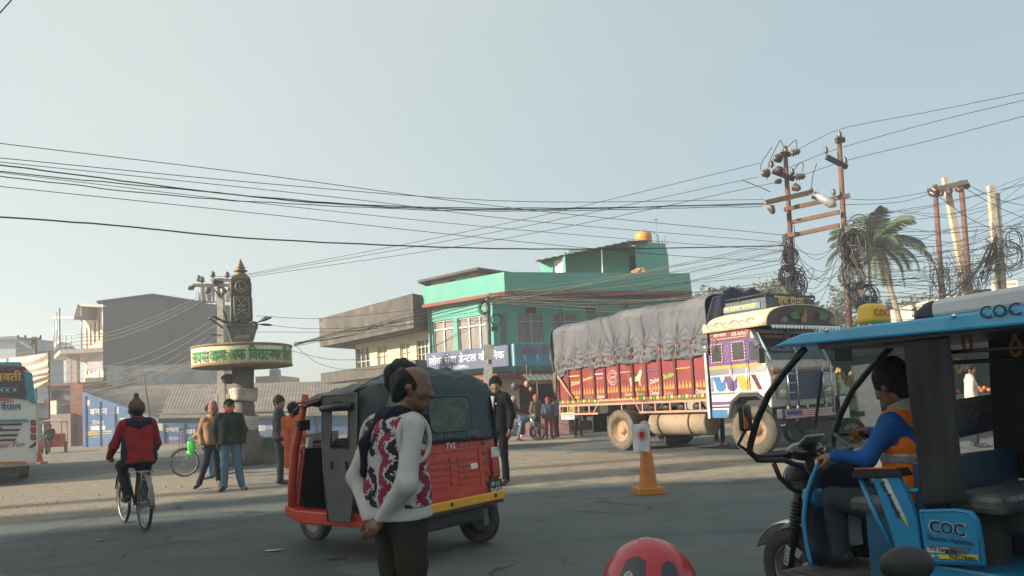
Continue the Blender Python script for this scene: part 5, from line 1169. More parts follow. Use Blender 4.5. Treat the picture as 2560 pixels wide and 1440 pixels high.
# ============================================================ trees
leafm=mat('dusty_foliage',(.070,.085,.040),.75,var=.45,scale=2.2); palmm=mat('palm_frond',(.052,.085,.036),.65,var=.4,scale=1.5); dryf=mat('dry_frond',(.23,.17,.09),.8,var=.3); bark=mat('grey_bark',(.17,.14,.11),.9,var=.3,scale=5,bump=.4)
def tree(label,px,py,Y,w,h,seed,n=2600,gap=.5):
    rs=random.Random(seed); top=at(px,py,Y); e=empty('tree',(top.x,top.y,0),0,label,'tree','trees beyond the lorry'); hz_=top.z
    g=MB(); g.tube([(0,0,0),(.1,0,hz_*.4),(-.05,.1,hz_*.75)],[.22,.17,.08],8)
    cl=[]
    for k in range(16):
        c=Vector((rs.uniform(-.55,.55)*w,rs.uniform(-.4,.4)*w,hz_-h*rs.uniform(.10,1.5))); cl.append((c,rs.uniform(.10,.24)*w)); g.tube([(0,0,hz_*rs.uniform(.4,.7)),c*.5+Vector((0,0,hz_*.33)),c],[.09,.05,.02],5)
    g.build('trunk',bark,e); g=MB()
    for k in range(n):
        c,r=rs.choice(cl); d=Vector((rs.gauss(0,1),rs.gauss(0,1),rs.gauss(0,.7))).normalized()*r*rs.uniform(.4,1.15); p=c+d; s_=rs.uniform(.12,.28); a=Vector((rs.gauss(0,1),rs.gauss(0,1),rs.gauss(0,.6))).normalized(); b=a.cross(Vector((rs.gauss(0,1),rs.gauss(0,1),rs.gauss(0,1)))).normalized()
        g.add([p-a*s_,p+b*s_*.5,p+a*s_,p-b*s_*.5],[(0,1,2,3)])
    g.build('crown',leafm,e)
for i,(px,py,w,h,lab) in enumerate(((1775,706,5.5,3,'bushy tree at the left end of the far trees above the lorry tarpaulin'),(1850,712,5,3,'low rounded tree second from the left above the lorry roof rack'),(1925,704,4.5,3.4,'thin tree just left of the left steel pole'),(2030,700,6.5,4,'broad dusty tree showing between the two steel poles'),(2085,722,4,3,'small tree right behind the taller steel pole'),(2290,745,5,2.4,'low dusty tree behind the tangle of cables at right'))): tree(lab,px,py,62,w,h,i+3)
def palm():
    b=at(2232,800,40); t=at(2186,610,40); foot=b+(b-t)*(b.z/(t.z-b.z)); e=empty('palm_tree',foot,0,'coconut palm with drooping fronds behind the taller steel pole','palm tree')
    g=MB(); d=t-foot; pts=[d*k/14+Vector((.35*math.sin(k/14*3.1),0,0)) for k in range(15)]; g.tube(pts,[.20*(1-.45*k/14)+(.012 if k%2 else 0) for k in range(15)],10); g.build('trunk',mat('palm_trunk',(.26,.21,.15),.9,var=.25,scale=3,bump=.3),e)
    rs=random.Random(12); top=pts[-1]
    spec=[(-100,75,2.1),(80,78,2.2),(35,60,2.4),(150,55,2.2),(-60,50,2.2),(5,28,2.7),(-12,12,2.9),(170,15,2.6),(185,40,2.4),(-150,25,2.5),(60,30,2.5),(-90,20,2.4),(20,5,2.6),(160,-8,2.5),(-40,-5,2.6),(100,5,2.4),(-120,-18,2.4),(-20,-28,2.5),(195,-30,2.2),(45,-35,2.2),(130,40,2.3),(-5,62,2.3),(0,-45,2.3),(200,-50,2.0),(-60,-60,2.0)]
    for az,el,L_ in spec:
        L_*=1.18
        g=MB(); az_=R(az); dh=Vector((math.cos(az_),math.sin(az_),0)); n=22; P=[]
        p=top.copy(); a=R(el); 
        for k in range(n+1):
            P.append(p.copy()); p=p+(dh*math.cos(a)+Vector((0,0,math.sin(a))))*(L_/n); a-=R(110-el*.45)/n*(.35+1.2*k/n)
            a=max(a,R(-86))
        g.tube(P,[.035*(1-.9*k/n)+.004 for k in range(n+1)],5)
        for k in range(2,n*3):
            t=k/(n*3); i=min(n-1,int(t*n)); q=P[i].lerp(P[i+1],t*n-i); tg=(P[i+1]-P[i]).normalized(); sd_=tg.cross(Vector((0,0,1))); 
            if sd_.length<.05: sd_=Vector((-dh.y,dh.x,0))
            sd_.normalize(); ll=.72*math.sin(math.pi*min(1,.12+t*.86))**.6+.08
            for s_ in (-1,1):
                o=(sd_*s_*.75+tg*.65+Vector((0,0,-.28-rs.uniform(0,.35)))).normalized()*ll*rs.uniform(.8,1.1); w_=tg*.036
                g.add([q-w_,q+w_,q+o*.6+w_*.6+Vector((0,0,-.02)),q+o+Vector((0,0,-.10))],[(0,1,2),(0,2,3)])
        g.build('frond',dryf if el<-44 else palmm,e)
    g=MB()
    for k in range(9): g.sphere(top+Vector((rs.uniform(-.3,.3),rs.uniform(-.3,.3),-.25-rs.uniform(0,.2))),.11,8,6)
    g.build('coconuts',mat('coconut',(.16,.15,.06),.6),e)
palm()
# ============================================================ vehicle helpers
class LP:
    """a vertical plane Y=const of a thing's own frame (X forward, Y left); pf turns a photo pixel into (X,z) on it"""
    def __init__(s, loc, yaw, Y): 
        s.o=Vector((loc[0],loc[1],0)); s.ex=Vector((math.cos(yaw),math.sin(yaw),0)); s.ey=Vector((-s.ex.y,s.ex.x,0)); s.Y=Y; s.P=s.o+s.ey*Y
    def pf(s,px,py):
        d=ray(px,py); o=Vector((0,0,EYE)); t=(s.P-o).dot(s.ey)/d.dot(s.ey); p=o+d*t; return ((p-s.P).dot(s.ex),p.z)
def wheel(parent,x,y,r,w,side,tm,rm,loc_z=None,name='wheel',steer=0,dual=False,rim=.58,dish=.0):
    """tyre (the part) with rim and hub as its sub-parts; side -1/+1 is where the outside faces"""
    z=loc_z if loc_z is not None else r
    Q=Matrix.Rotation(steer,4,'Z')@Matrix.Rotation(R(-90)*side,4,'X')
    g=MB(); rr=r*rim
    pr=[(rr,-w/2),(r*.86,-w/2),(r*.97,-w*.42),(r,-w*.25),(r,w*.25),(r*.97,w*.42),(r*.86,w/2),(rr,w/2),(rr*.97,w*.2),(rr*.97,-w*.2),(rr,-w/2)]
    g.lathe(pr,36,M=Q,caps=False)
    n=44
    for k in range(n): 
        a=2*math.pi*k/n
        for s_ in (-1,1): g.box((0,0,0),(r*.035,w*.34,r*.075),M=Q@Matrix.Rotation(a+(s_*.05),4,'Z')@Matrix.Translation((r*.985,0,s_*w*.3))@Matrix.Rotation(R(90),4,'X'))
    t=g.build(name,tm,parent,loc=(x,y,z))
    g=MB(); g.lathe([(rr*1.0,w*.45),(rr*.94,w*.38),(rr*.88,w*.1-dish),(rr*.55,w*.02-dish),(rr*.36,w*.06-dish),(rr*.34,w*.28-dish),(rr*.2,w*.34-dish),(0.001,w*.34-dish)],28,M=Q,caps=False)
    for k in range(8):
        a=2*math.pi*k/8; g.lathe([(r*.025,0),(r*.025,w*.07)],6,M=Q@Matrix.Translation((rr*.46*math.cos(a),rr*.46*math.sin(a),w*.03-dish)))
    g.build('rim',rm,t)
    return t
# ============================================================ painted lorry
TYAW=math.atan2(-.83,.56); TL=(3.70,20.23,0); TW=1.2
tr=empty('painted_lorry',TL,TYAW,'large painted lorry with red side boards, grey tarpaulin and decorated cab','lorry')
tp_=LP(TL,TYAW,-TW); q=tp_.pf
def TB(g,n,m,p=None,**k): return g.build(n,m,p or tr,**k)
redm=mat('lorry_red',(.185,.012,.014),.55,var=.2,scale=2,dirt=(.15,.075,.06),dirt_amt=.12,dscale=2.5)
darkred=mat('lorry_dark_red',(.07,.010,.010),.6,var=.2,scale=4)
pink=mat('lorry_pinkish',(.42,.22,.16),.7,var=.2,scale=5,dirt=(.3,.22,.15),dirt_amt=.1)
wht=mat('lorry_white',(.50,.475,.44),.45,var=.08,dirt=(.38,.31,.22),dirt_amt=.08,dscale=4)
purple=mat('lorry_purple',(.085,.045,.17),.45,var=.15); lblue=mat('lorry_blue',(.03,.13,.30),.45,var=.15); orange=mat('lorry_orange',(.62,.26,.03),.45,var=.15); yel=mat('lorry_yellow',(.70,.46,.10),.5,var=.15); lgreen=mat('lorry_green',(.03,.25,.08),.5,var=.15)
xr,xf=-2.5,3.10
# chassis
g=MB()
for y in (-.42,.42): g.box((1.0,y,.86),(6.9,.09,.2))
for x in (-2.2,-1.2,.9,2.2,3.4): g.box((x,0,.86),(.1,.75,.14))
g.tube([(0,-.95,.52),(0,.95,.52)],.09,10); g.sphere((0,0,.52),(.26,.22,.24)); g.tube([(4.29,-.85,.5),(4.29,.85,.5)],.06,8)
for y in (-.42,.42):
    for x in (0,4.29):
        for k in range(4): g.box((x,y,.74-.035*k),(1.4-.25*k,.08,.028))
TB(g,'chassis',M['darksteel'])
# floor and lower side frame
g=MB(); g.box(((xr+xf)/2,0,1.30),(xf-xr,2.4,.10)); TB(g,'load_floor',M['wood'])
g=MB()
def rail(x0,x1,z,h=.05): g.box(((x0+x1)/2,-1.2,z),(x1-x0,.05,h)); g.box(((x0+x1)/2,1.2,z),(x1-x0,.05,h))
rail(xr,-.78,.98); rail(.82,xf,.98); rail(xr,xf,1.22)
for x in [xr+.03,-2.1,-1.6,-1.15,.95,1.4,1.9,2.4,2.85,xf-.03]:
    for y in (-1.2,1.2): g.box((x,y,1.1),(.04,.046,.2))
for y in (-1.2,1.2): g.tube([(-1.0,y,.97),(-.72,y,1.32),(.62,y,1.32),(.85,y,.97)],.03,6)
TB(g,'side_frame',pink)
g=MB(); g2=MB(); cols=[lgreen,yel,lblue,orange]
for y,s in ((-1.215,-1),):
    for k in range(46):
        x=xr+.06+k*(xf-xr-.1)/46; gg=MB(); 
        g.cur=k%4; g.prism([(x-.045,1.30),(x+.045,1.30),(x+.045,1.35),(x,1.385),(x-.045,1.35)],y-.004,y+.01,'y')
TB(g,'scallop_band',[lgreen,yel,mat('lorry_brown',(.25,.13,.06),.6),orange])
# side boards
g=MB(); zt_=2.65
g.box(((xr+xf)/2,-1.18,(1.36+zt_)/2),(xf-xr,.04,zt_-1.36)); g.box(((xr+xf)/2,1.18,(1.36+zt_)/2),(xf-xr,.04,zt_-1.36)); g.box((xr+.02,0,(1.36+zt_)/2),(.04,2.32,zt_-1.36)); g.box((xf-.02,0,(1.36+3.2)/2),(.04,2.32,3.2-1.36))
TB(g,'side_boards',redm)
posts=[q(px,960)[0] for px in (1397,1423,1454,1487,1514,1549,1584,1617,1654,1691,1734)]
for x in posts:
    for y in (-1.215,1.215):
        g=MB(); g.box((x,y,(1.36+zt_)/2),(.075,.045,zt_-1.36)); TB(g,'board_post',darkred)
g=MB()
for (a,b,px,py,c) in ((1,2,1438,940,yel),(5,6,1566,930,pink),(7,8,1635,926,purple),(9,10,1712,920,orange),(3,4,1500,935,wht)):
    x0,x1=posts[a]+.04,posts[b]-.04; z=q(px,py)[1]; h=MB(); h.box(((x0+x1)/2,-1.208,z),(x1-x0,.02,.03)); TB(h,'board_strip',c)
g=MB(); a=q(1399,940); b=q(1440,1000); g.tube([(a[0],-1.27,a[1]),(b[0],-1.27,b[1])],.035,6); TB(g,'brace',pink)
# painted flames, names, emblem, animal
g=MB()
for i in range(1,len(posts)):
    a,b=(posts[i]+.05,posts[i+1]-.05) if i+1<len(posts) else (posts[i]+.06,xf-.05)
    n=4 if b-a>.35 else 3
    for k in range(n):
        x=a+(b-a)*(k+.5)/n; w_=.035; z0=1.52; g.prism([(x-w_,z0),(x+w_,z0),(x+w_*1.1,z0+.06),(x+w_*.5,z0+.11),(x+.008,z0+.20),(x-w_*.5,z0+.11),(x-w_*1.1,z0+.06)],-1.204,-1.199,'y')
build_each(g,'painted_flame',mat('flame_yellow',(.42,.20,.035),.6,var=.3,scale=9),tr)
def name(txt,px,py,w,m,rot=0,sl=.2,bold=.03,yy=-1.203):
    x,z=q(px,py); g=MB(); lettering(g,txt,Matrix.Translation((x,yy,z))@Matrix.Rotation(-rot,4,'Y')@SM,w=w,bold=bold,slant=sl); return TB(g,'painted_name',m)
name('Dahal',1439,957,.36,yel,R(8)); name('Brothers',1470,946,.40,yel,R(10)); name('Dahal',1637,951,.34,wht,R(12)); name('Sudev',1672,938,.36,mat('lorry_lime',(.15,.5,.08),.5),R(10))
for t,px,py,m in (('Sudev',1440,993,yel),('Sudev',1472,992,lgreen),('Dahal',1502,991,wht),('Sudev',1573,985,yel),('Sudev',1602,984,mat('lorry_lime',(.15,.5,.08),.5)),('Dahal',1637,982,wht),('Sudev',1672,982,pink),('Dahal',1752,978,wht)): name(t,px,py,.30,m)
g=MB(); x,z=q(1532,944)
for r_ in (.19,.13): g.tube([(x+r_*math.cos(k*math.pi/12),-1.203,z+r_*math.sin(k*math.pi/12)) for k in range(24)],.012,4,closed=True)
TB(g,'painted_ring',mat('pale_pink_paint',(.55,.42,.40),.6)); g=MB(); lettering(g,'दाहाल',Matrix.Translation((x,-1.203,z))@SM,w=.17,bold=.03); TB(g,'painted_emblem',mat('pale_pink_paint',(.55,.42,.40),.6)); g=MB(); lettering(g,'शुभ यात्रा',Matrix.Translation(((posts[3]+posts[4])/2,-1.203,z))@SM,w=.24,bold=.02); TB(g,'painted_emblem',mat('pale_pink_paint',(.55,.42,.40),.6))
g=MB(); x0,z0=q(1580,965); sc=.0125
def pl(pts,y=-1.204): g.prism([(x0+a*sc,z0+b*sc) for a,b in pts],y,y+.004,'y')
pl([(-6,14),(-2,18),(14,18),(20,22),(24,30),(30,32),(31,24),(27,17),(25,10),(26,0),(23,0),(21,9),(8,9),(2,8),(0,0),(-4,0),(-4,8)]); TB(g,'painted_animal',mat('painted_cream',(.62,.52,.36),.6))
g=MB(); pl([(2,18.5),(12,19),(12,11),(3,11)],-1.208); g.cur=1; pl([(-7,14),(-10,22),(-6,30),(-4,28),(-7,21),(-4,15)],-1.207); pl([(23,32),(28,38),(33,33),(29,33.5)],-1.208); TB(g,'painted_saddle',[lgreen,mat('painted_brown',(.16,.10,.05),.6)])
# tarpaulin: one sheet draped over the load, gathered at the ties
tarp=mat('grey_tarpaulin',(.080,.087,.105),.7,var=.25,scale=1.1,dirt=(.15,.148,.145),dirt_amt=.14,dscale=.9,bump=.25,bscale=30)
rs=np.random.RandomState(3); ph=rs.rand(30)*6.3
def lowz(x): return 2.25+.022*math.sin(4*x+1)+.018*math.sin(9.1*x)+(-.02 if x>-2 else -.5*(-2-x))
ties=[xr+.3+.56*k for k in range(11)]
def tarpfn(u,v):
    x=xr-.10+(xf+.22-xr)*u
    zl=lowz(x); top=3.70-.07*(1-u)+.03*math.sin(x*1.7+.5)+.012*math.sin(x*5.1)
    # v 0..1 : near skirt -> over -> far skirt
    if v<.42: t=v/.42; y=-1.24; z=zl+(top-.26-zl)*t; n=(0,-1,0)
    elif v<.58:
        a=(v-.42)/.16*math.pi; y=-1.24*math.cos(a)**1 if False else -1.24*math.copysign(abs(math.cos(a))**.45,math.cos(a)); z=top-.26+.26*abs(math.sin(a))**.8; n=(0,y*.5,1); t=1
    else: t=(1-v)/.42; y=1.24; z=zl+(top-.26-zl)*t; n=(0,1,0)
    d=.012*math.sin(7.3*x+ph[0]+.8*z)+.009*math.sin(13*x+ph[1]-1.3*z)+.007*math.sin(23*x+ph[2]+2*z)+.006*math.sin(5*z+3*x)
    if t<1:
        zt=2.62+.03*math.sin(3*x); e=math.exp(-((z-zt)/.10)**2); dx=min(abs(x-k) for k in ties)
        d+= -.06*e*math.exp(-(dx/.10)**2)+.02*e*(1-math.exp(-(dx/.16)**2))
        fan=math.exp(-((z-zt)/.45)**2)*math.exp(-(dx/.30)**2); d+= .032*fan*math.sin(13*math.atan2(z-zt,(x-min(ties,key=lambda k:abs(x-k)))+1e-6))
        if z<zt-.03: d+=.016*math.sin(19*x+ph[4]+6*math.sin(3*x))*math.sin((zt-z)*9)+.018*math.sin(31*x+23*z+ph[5])+.020*math.sin(34*z+5*x+3*math.sin(4*x)+ph[6])
        if z>zt: d+=.016*math.sin(2*math.pi*(x-xr)/.56*1+.6*math.sin(2*z))*min(1,(z-zt)*2)+.02*max(0,math.sin(11*x+2*math.sin(z*2+x)))**8
    d+=.10*math.sin(math.pi*min(1,max(0,t)))*0
    z-= .05*max(0,1-u*9)
    return (x+n[0]*d,y+n[1]*d,z+n[2]*d*.6)
g=MB(); g.grid(tarpfn,230,90)
def rearfn(u,v):
    y=-1.24+2.48*u; z=1.75+.08*math.sin(9*y)+(3.56-1.75)*v-.22*abs(2*u-1)**6*v
    return (xr-.12-.05*math.sin(9*y+2*z)-.04*math.sin(17*y-3*z)-.10*math.sin(v*3.1),y,z)
g.grid(rearfn,40,40)
TB(g,'tarpaulin',tarp,solid=.012)
def frontfn(u,v):
    y=-1.26+2.52*u; z=2.55+.06*math.sin(8*y)+(3.76-2.55)*v; return (xf+.14+.22*v*(1-.3*abs(2*u-1))+.05*math.sin(9*y+3*z)+.04*math.sin(17*y),y*(1-.10*v*v),z-.25*abs(2*u-1)**5*v)
g=MB(); g.grid(frontfn,36,24); TB(g,'tarpaulin_front',mat('navy_tarpaulin',(.035,.045,.085),.55,var=.25,scale=2,bump=.2),solid=.012)
for k,x in enumerate(ties):
    g=MB(); g.tube([(x,-1.17,2.62),(x+.02,-1.30,2.58),(x-.02,-1.27,2.45),(x+.01,-1.25,2.3)],.012,5); TB(g,'tie_rope',M['rope'])
g=MB()
for k in range(5): g.tube([(xr-.1+.02*k,-1.28,2.2),(xr-.13+.03*k,-1.3,1.9-.05*k),(xr-.1+.01*k,-1.29,1.62)],.010,5)
TB(g,'loose_rope',M['rope'])
# cab
x0c,x1c=3.16,4.65
g=MB(); prof=[(x0c,.80),(3.62,.80),(3.72,1.16),(3.95,1.32),(4.45,1.32),(4.62,1.20),(4.72,1.0),(4.78,1.0),(4.80,1.62),(4.70,1.95),(4.36,2.72),(x0c,2.78)]
g.prism(prof,-1.18,1.18,'y'); cab=TB(g,'cab',wht,bev=.03)
def strip(px0,py0,px1,py1,m,name,th=.012,y=-1.18,x0=None,x1=None,z0=None,z1=None):
    if x0 is None: (x0,z1),(x1,z0)=q(px0,py0),q(px1,py1)
    g=MB(); g.box(((x0+x1)/2,y-th/2+.002,(z0+z1)/2),(x1-x0,th,z1-z0)); return TB(g,name,m,cab)
strip(0,0,0,0,purple,'upper_panel',x0=x0c+.01,x1=4.28,z0=1.98,z1=2.52)
g=MB(); g.prism([(4.285,1.98),(4.66,1.98),(4.44,2.52),(4.285,2.52)],-1.188,-1.178,'y'); TB(g,'corner_panel',purple,cab)
strip(0,0,0,0,redm,'name_panel',x0=x0c+.01,x1=4.36,z0=2.525,z1=2.76)
strip(0,0,0,0,orange,'orange_band',x0=x0c+.01,x1=4.60,z0=1.905,z1=1.975)
strip(0,0,0,0,M['chrome'],'metal_band',x0=x0c+.01,x1=4.70,z0=1.77,z1=1.90)
strip(0,0,0,0,M['chrome'],'metal_strip',x0=x0c+.01,x1=4.45,z0=1.335,z1=1.37)
strip(0,0,0,0,purple,'purple_stripe',x0=x0c+.01,x1=3.70,z0=1.10,z1=1.17); strip(0,0,0,0,darkred,'red_stripe',x0=x0c+.01,x1=3.66,z0=1.03,z1=1.065); strip(0,0,0,0,lblue,'blue_skirt',x0=x0c+.01,x1=3.6,z0=.82,z1=.99)
# zigzag paint panel
g=MB(); zz0,zz1=1.40,1.73
def tri(pts,c): g.cur=c; g.prism(pts,-1.188,-1.178,'y')
g.cur=0; 
xs_=[3.30,3.62,3.96,4.26]
for k,c in enumerate((0,1,2)):
    a=xs_[k]; tri([(a-.05,zz1),(a+.02,zz1-.17),(a+.04,zz0+.05),(a+.10,zz0),(a+.22,zz0),(a+.30,zz0+.06),(a+.32,zz1-.02),(a+.20,zz1-.15),(a+.15,zz1)],c)
tri([(4.30,zz1),(4.42,zz1),(4.58,zz0),(4.48,zz0)],3)
for x in (3.20,3.235): tri([(x,zz0),(x+.018,zz0),(x+.018,zz1),(x,zz1)],0)
TB(g,'painted_zigzag',[lblue,purple,orange,darkred],cab)
g=MB(); lettering(g,'शुभ-यात्रा',Matrix.Translation((3.55,-1.195,2.645))@SM,w=.36,bold=.03); lettering(g,'फेरि-भेटौंला',Matrix.Translation((4.07,-1.195,2.645))@SM,w=.42,bold=.02); TB(g,'painted_lettering',wht,cab)
g=MB(); g.tube([(3.24,-1.192,2.645),(3.30,-1.192,2.72),(4.26,-1.192,2.72),(4.32,-1.192,2.645),(4.26,-1.192,2.57),(3.30,-1.192,2.57)],.010,4,closed=True); TB(g,'panel_border',wht,cab)
def cabwin(xa,xb,za,zb,nm='side_window'):
    g=MB(); g.box(((xa+xb)/2,-1.19,(za+zb)/2),(xb-xa,.016,zb-za)); w=TB(g,nm,M['glass'],cab,bev=.006)
    n=int(2*((xb-xa)+(zb-za))/.035); gm2=MB()
    P=[]
    for k in range(n):
        t=k/n*2*((xb-xa)+(zb-za)); W_,H_=xb-xa,zb-za
        p=(xa+t,za) if t<W_ else (xb,za+t-W_) if t<W_+H_ else (xb-(t-W_-H_),zb) if t<2*W_+H_ else (xa,zb-(t-2*W_-H_))
        gm2.cur=k%2; gm2.box((p[0],-1.2,p[1]),(.026,.012,.026))
    TB(gm2,'beaded_border',[wht,mat('bead_red',(.45,.04,.05),.5)],w); return w
cabwin(3.27,3.58,2.06,2.46); cabwin(3.86,4.20,2.06,2.47)
g=MB(); g.prism([(4.32,2.05),(4.55,2.05),(4.42,2.45),(4.32,2.45)],-1.20,-1.186,'y'); TB(g,'quarter_window',M['glass'],cab)
g=MB(); g.tube([(3.72,-1.19,2.06),(3.66,-1.19,2.15),(3.72,-1.19,2.22),(3.65,-1.19,2.32),(3.72,-1.19,2.42),(3.79,-1.19,2.32),(3.72,-1.19,2.22),(3.78,-1.19,2.15)],.010,4,closed=True); TB(g,'painted_vase',pink,cab)
for x in (3.80,4.25): 
    g=MB(); g.tube([(x,-1.19,1.4),(x,-1.24,1.42),(x,-1.24,2.02),(x,-1.19,2.04)],.012,5); TB(g,'grab_handle',M['chrome'],cab)
g=MB(); g.box((3.72,-1.195,1.84),(.14,.02,.03)); TB(g,'door_handle',M['chrome'],cab)
g=MB(); g.prism([(3.62,.80),(3.72,1.16),(3.95,1.32),(4.45,1.32),(4.62,1.20),(4.72,1.0),(4.66,1.0),(4.57,1.16),(4.43,1.26),(3.98,1.26),(3.78,1.12),(3.68,.80)],-1.21,-1.17,'y'); TB(g,'wheel_arch',M['black'],cab)
g=MB(); g.box((4.2,0,1.05),(.9,2.0,.4)); TB(g,'engine_bay',M['black'],cab)
# roof crown with its painted front board
g=MB(); n=24
def crown(u,v):
    a=math.pi*u; y=-1.25*math.cos(a); z=2.74+.46*math.sin(a)**.55; return (x0c-.05+(5.0-x0c)*v-.10*(1-math.sin(a))*v,y*(1-.0*v),z)
g.grid(crown,32,8); TB(g,'roof_crown',mat('cream_crown',(.58,.50,.36),.6,var=.12,dirt=(.33,.25,.15),dirt_amt=.12,dscale=4),cab,solid=.02)
bm_=mat('crown_board',(.10,.085,.075),.5,var=.2,scale=4,dirt=(.2,.16,.11),dirt_amt=.1)
g=MB(); vs=[crown(k/32,1) for k in range(33)]; g.add([(x-.03,y*.985,z-.012) for x,y,z in vs],[tuple(range(33))]); TB(g,'crown_board',bm_,cab,solid=.02)
g=MB(); X=4.985
def blob(c,cy,cz,pts): g.cur=c; g.prism([(cy+a*.011,cz+b*.011) for a,b in pts],X-.025,X-.012,'x')
bird=[(-16,2),(-6,8),(2,8),(8,14),(12,10),(9,4),(16,-2),(6,-5),(-6,-5),(-12,-1)]
blob(0,-.42,2.93,bird); blob(0,.60,2.93,[(-a,b) for a,b in bird]); blob(1,-.05,2.90,[(-14,-8),(14,-8),(16,0),(8,4),(0,18),(-8,4),(-16,0)]); blob(2,.05,2.88,[(-6,-6),(6,-6),(6,6),(0,12),(-6,6)]); blob(3,-.80,2.86,[(-14,-4),(-2,6),(10,4),(12,-2),(0,-6)]); blob(1,.95,2.86,[(-10,-6),(8,-6),(10,4),(-4,8)])
build_each(g,'crown_painting',[mat('board_green',(.05,.16,.04),.5),mat('board_orange',(.30,.13,.05),.5),mat('board_red',(.22,.04,.04),.5),mat('board_blue',(.13,.16,.22),.5)],cab)
g=MB()
for k in range(20): 
    y=-1.17+.123*k; g.prism([(y-.06,2.74),(y+.06,2.74),(y+.045,2.68),(y,2.655),(y-.045,2.68)],X-.04,X-.02,'x')
TB(g,'crown_fringe',M['chrome'],cab)
g=MB(); lettering(g,'~ ૐ ~',Matrix.Translation((3.9,-1.24,2.9))@SM,w=.1,bold=.02)
for k in range(6): g.tube([(3.35+.22*k+.09*math.cos(t),-1.262+.012*abs(math.sin(t)),2.86+.055*math.sin(t)+.03*(k%2)) for t in np.linspace(0,5,12)],.012,5)
TB(g,'painted_scroll',mat('scroll_ochre',(.30,.20,.08),.6),cab)
# windscreen and front
Mf=frame(Vector((4.70,-1.0,1.98)),Vector((0,1,0)),Vector((-.36,0,.74)))   # x across, y up the glass
ww,hh=2.0,.76
for a,b in ((.03,.95),(1.05,1.97)):
    g=MB(); g.box(((a+b)/2,hh/2+.0,.012),(b-a,hh-.1,.012),M=Mf); wsn=TB(g,'windscreen',mat('truck_glass',(.025,.03,.035),.1,var=.3,spec=.7),cab,bev=.005)
    g=MB(); g.box(((a+b)/2,hh-.14,.022),(b-a-.06,.10,.006),M=Mf); TB(g,'sun_strip',mat('sticker_red',(.22,.03,.04),.5),wsn)
    g=MB(); lettering(g,'ॐ श्री गणेशाय',Mf@Matrix.Translation(((a+b)/2,hh-.14,.028)),w=.6,bold=.03); TB(g,'sticker_lettering',mat('sticker_pink',(.55,.30,.30),.5),wsn)
g=MB()
for x in (0,1.0,2.0): g.tube([Mf@Vector((x,0,.02)),Mf@Vector((x,hh,.02))],.03,6)
build_each(g,'windscreen_bar',mat('frame_blue',(.28,.36,.46),.5,var=.2),cab)
g=MB(); 
for k in range(9): g.box((4.81,0,1.18+.055*k),(.03,1.25,.022))
g.box((4.80,0,1.42),(.02,1.3,.56)); TB(g,'grille',[mat('grille_blue',(.05,.07,.13),.4,.3)],cab)
for k,c in enumerate((redm,lblue,orange)): 
    h=MB(); h.box((4.795,0,1.73+.05*k),(.02,2.2,.035)); TB(h,'front_stripe',c,cab)
for y in (-.85,.85):
    g=MB(); g.box((4.81,y,1.30),(.05,.36,.24)); hlm=TB(g,'headlamp',mat('lamp_housing',(.35,.28,.16),.4),cab,bev=.02); g=MB(); g.sphere((4.83,y,1.30),(.03,.13,.09)); TB(g,'lens',mat('lens',(.6,.6,.58),.15,.3),hlm)
g=MB(); g.prism([(-1.05,1.50),(-.85,1.50),(-.80,1.62),(-.86,1.70),(-1.04,1.70),(-1.10,1.62)],4.80,4.815,'x'); TB(g,'painted_pot',orange,cab)
g=MB(); g.box((4.95,0,.86),(.16,2.36,.22)); bmp=TB(g,'bumper',mat('bumper_dark',(.035,.03,.04),.5,var=.3,dirt=(.2,.16,.12),dirt_amt=.08),cab,bev=.03)
g=MB()
for k in range(9): g.cur=(k+1)%2; g.box((5.035,0.0,.765+.022*k),(.012,2.2,.022))
g.cur=2; g.box((5.04,.80,.875),(.014,.5,.09)); g.box((5.04,-.80,.875),(.014,.5,.09))
TB(g,'bumper_stripes',[mat('stripe_white',(.6,.58,.55),.5),mat('stripe_red',(.45,.05,.05),.5),mat('stripe_blue',(.03,.07,.25),.5)],bmp)
g=MB()
for k in range(7): g.lathe([(.0,0),(.05,.0),(.02,.01)],6,M=Matrix.Translation((5.05,-1.0+.33*k,.98))@Matrix.Rotation(R(90),4,'Y'))
TB(g,'painted_flowers',wht,bmp)
for yy in (-.62,.62): # guard ladders on the front
    g=MB()
    for dy in (-.16,.16): g.tube([(4.93,yy+dy,.95),(4.93,yy+dy,1.95)],.018,6)
    for k in range(5): g.tube([(4.93,yy-.16,1.1+.2*k),(4.93,yy+.16,1.1+.2*k)],.014,6)
    TB(g,'guard_ladder',M['chrome'],cab)
g=MB(); g.tube([(4.5,-1.2,2.3),(4.78,-1.42,2.34),(4.80,-1.44,1.95)],.018,6); g.box((4.80,-1.44,2.1),(.05,.18,.32)); TB(g,'wing_mirror',M['black'],cab)
g=MB(); g.tube([(4.5,1.2,2.3),(4.78,1.42,2.34),(4.80,1.44,1.95)],.018,6); g.box((4.80,1.44,2.1),(.05,.18,.32)); TB(g,'wing_mirror',M['black'],cab)
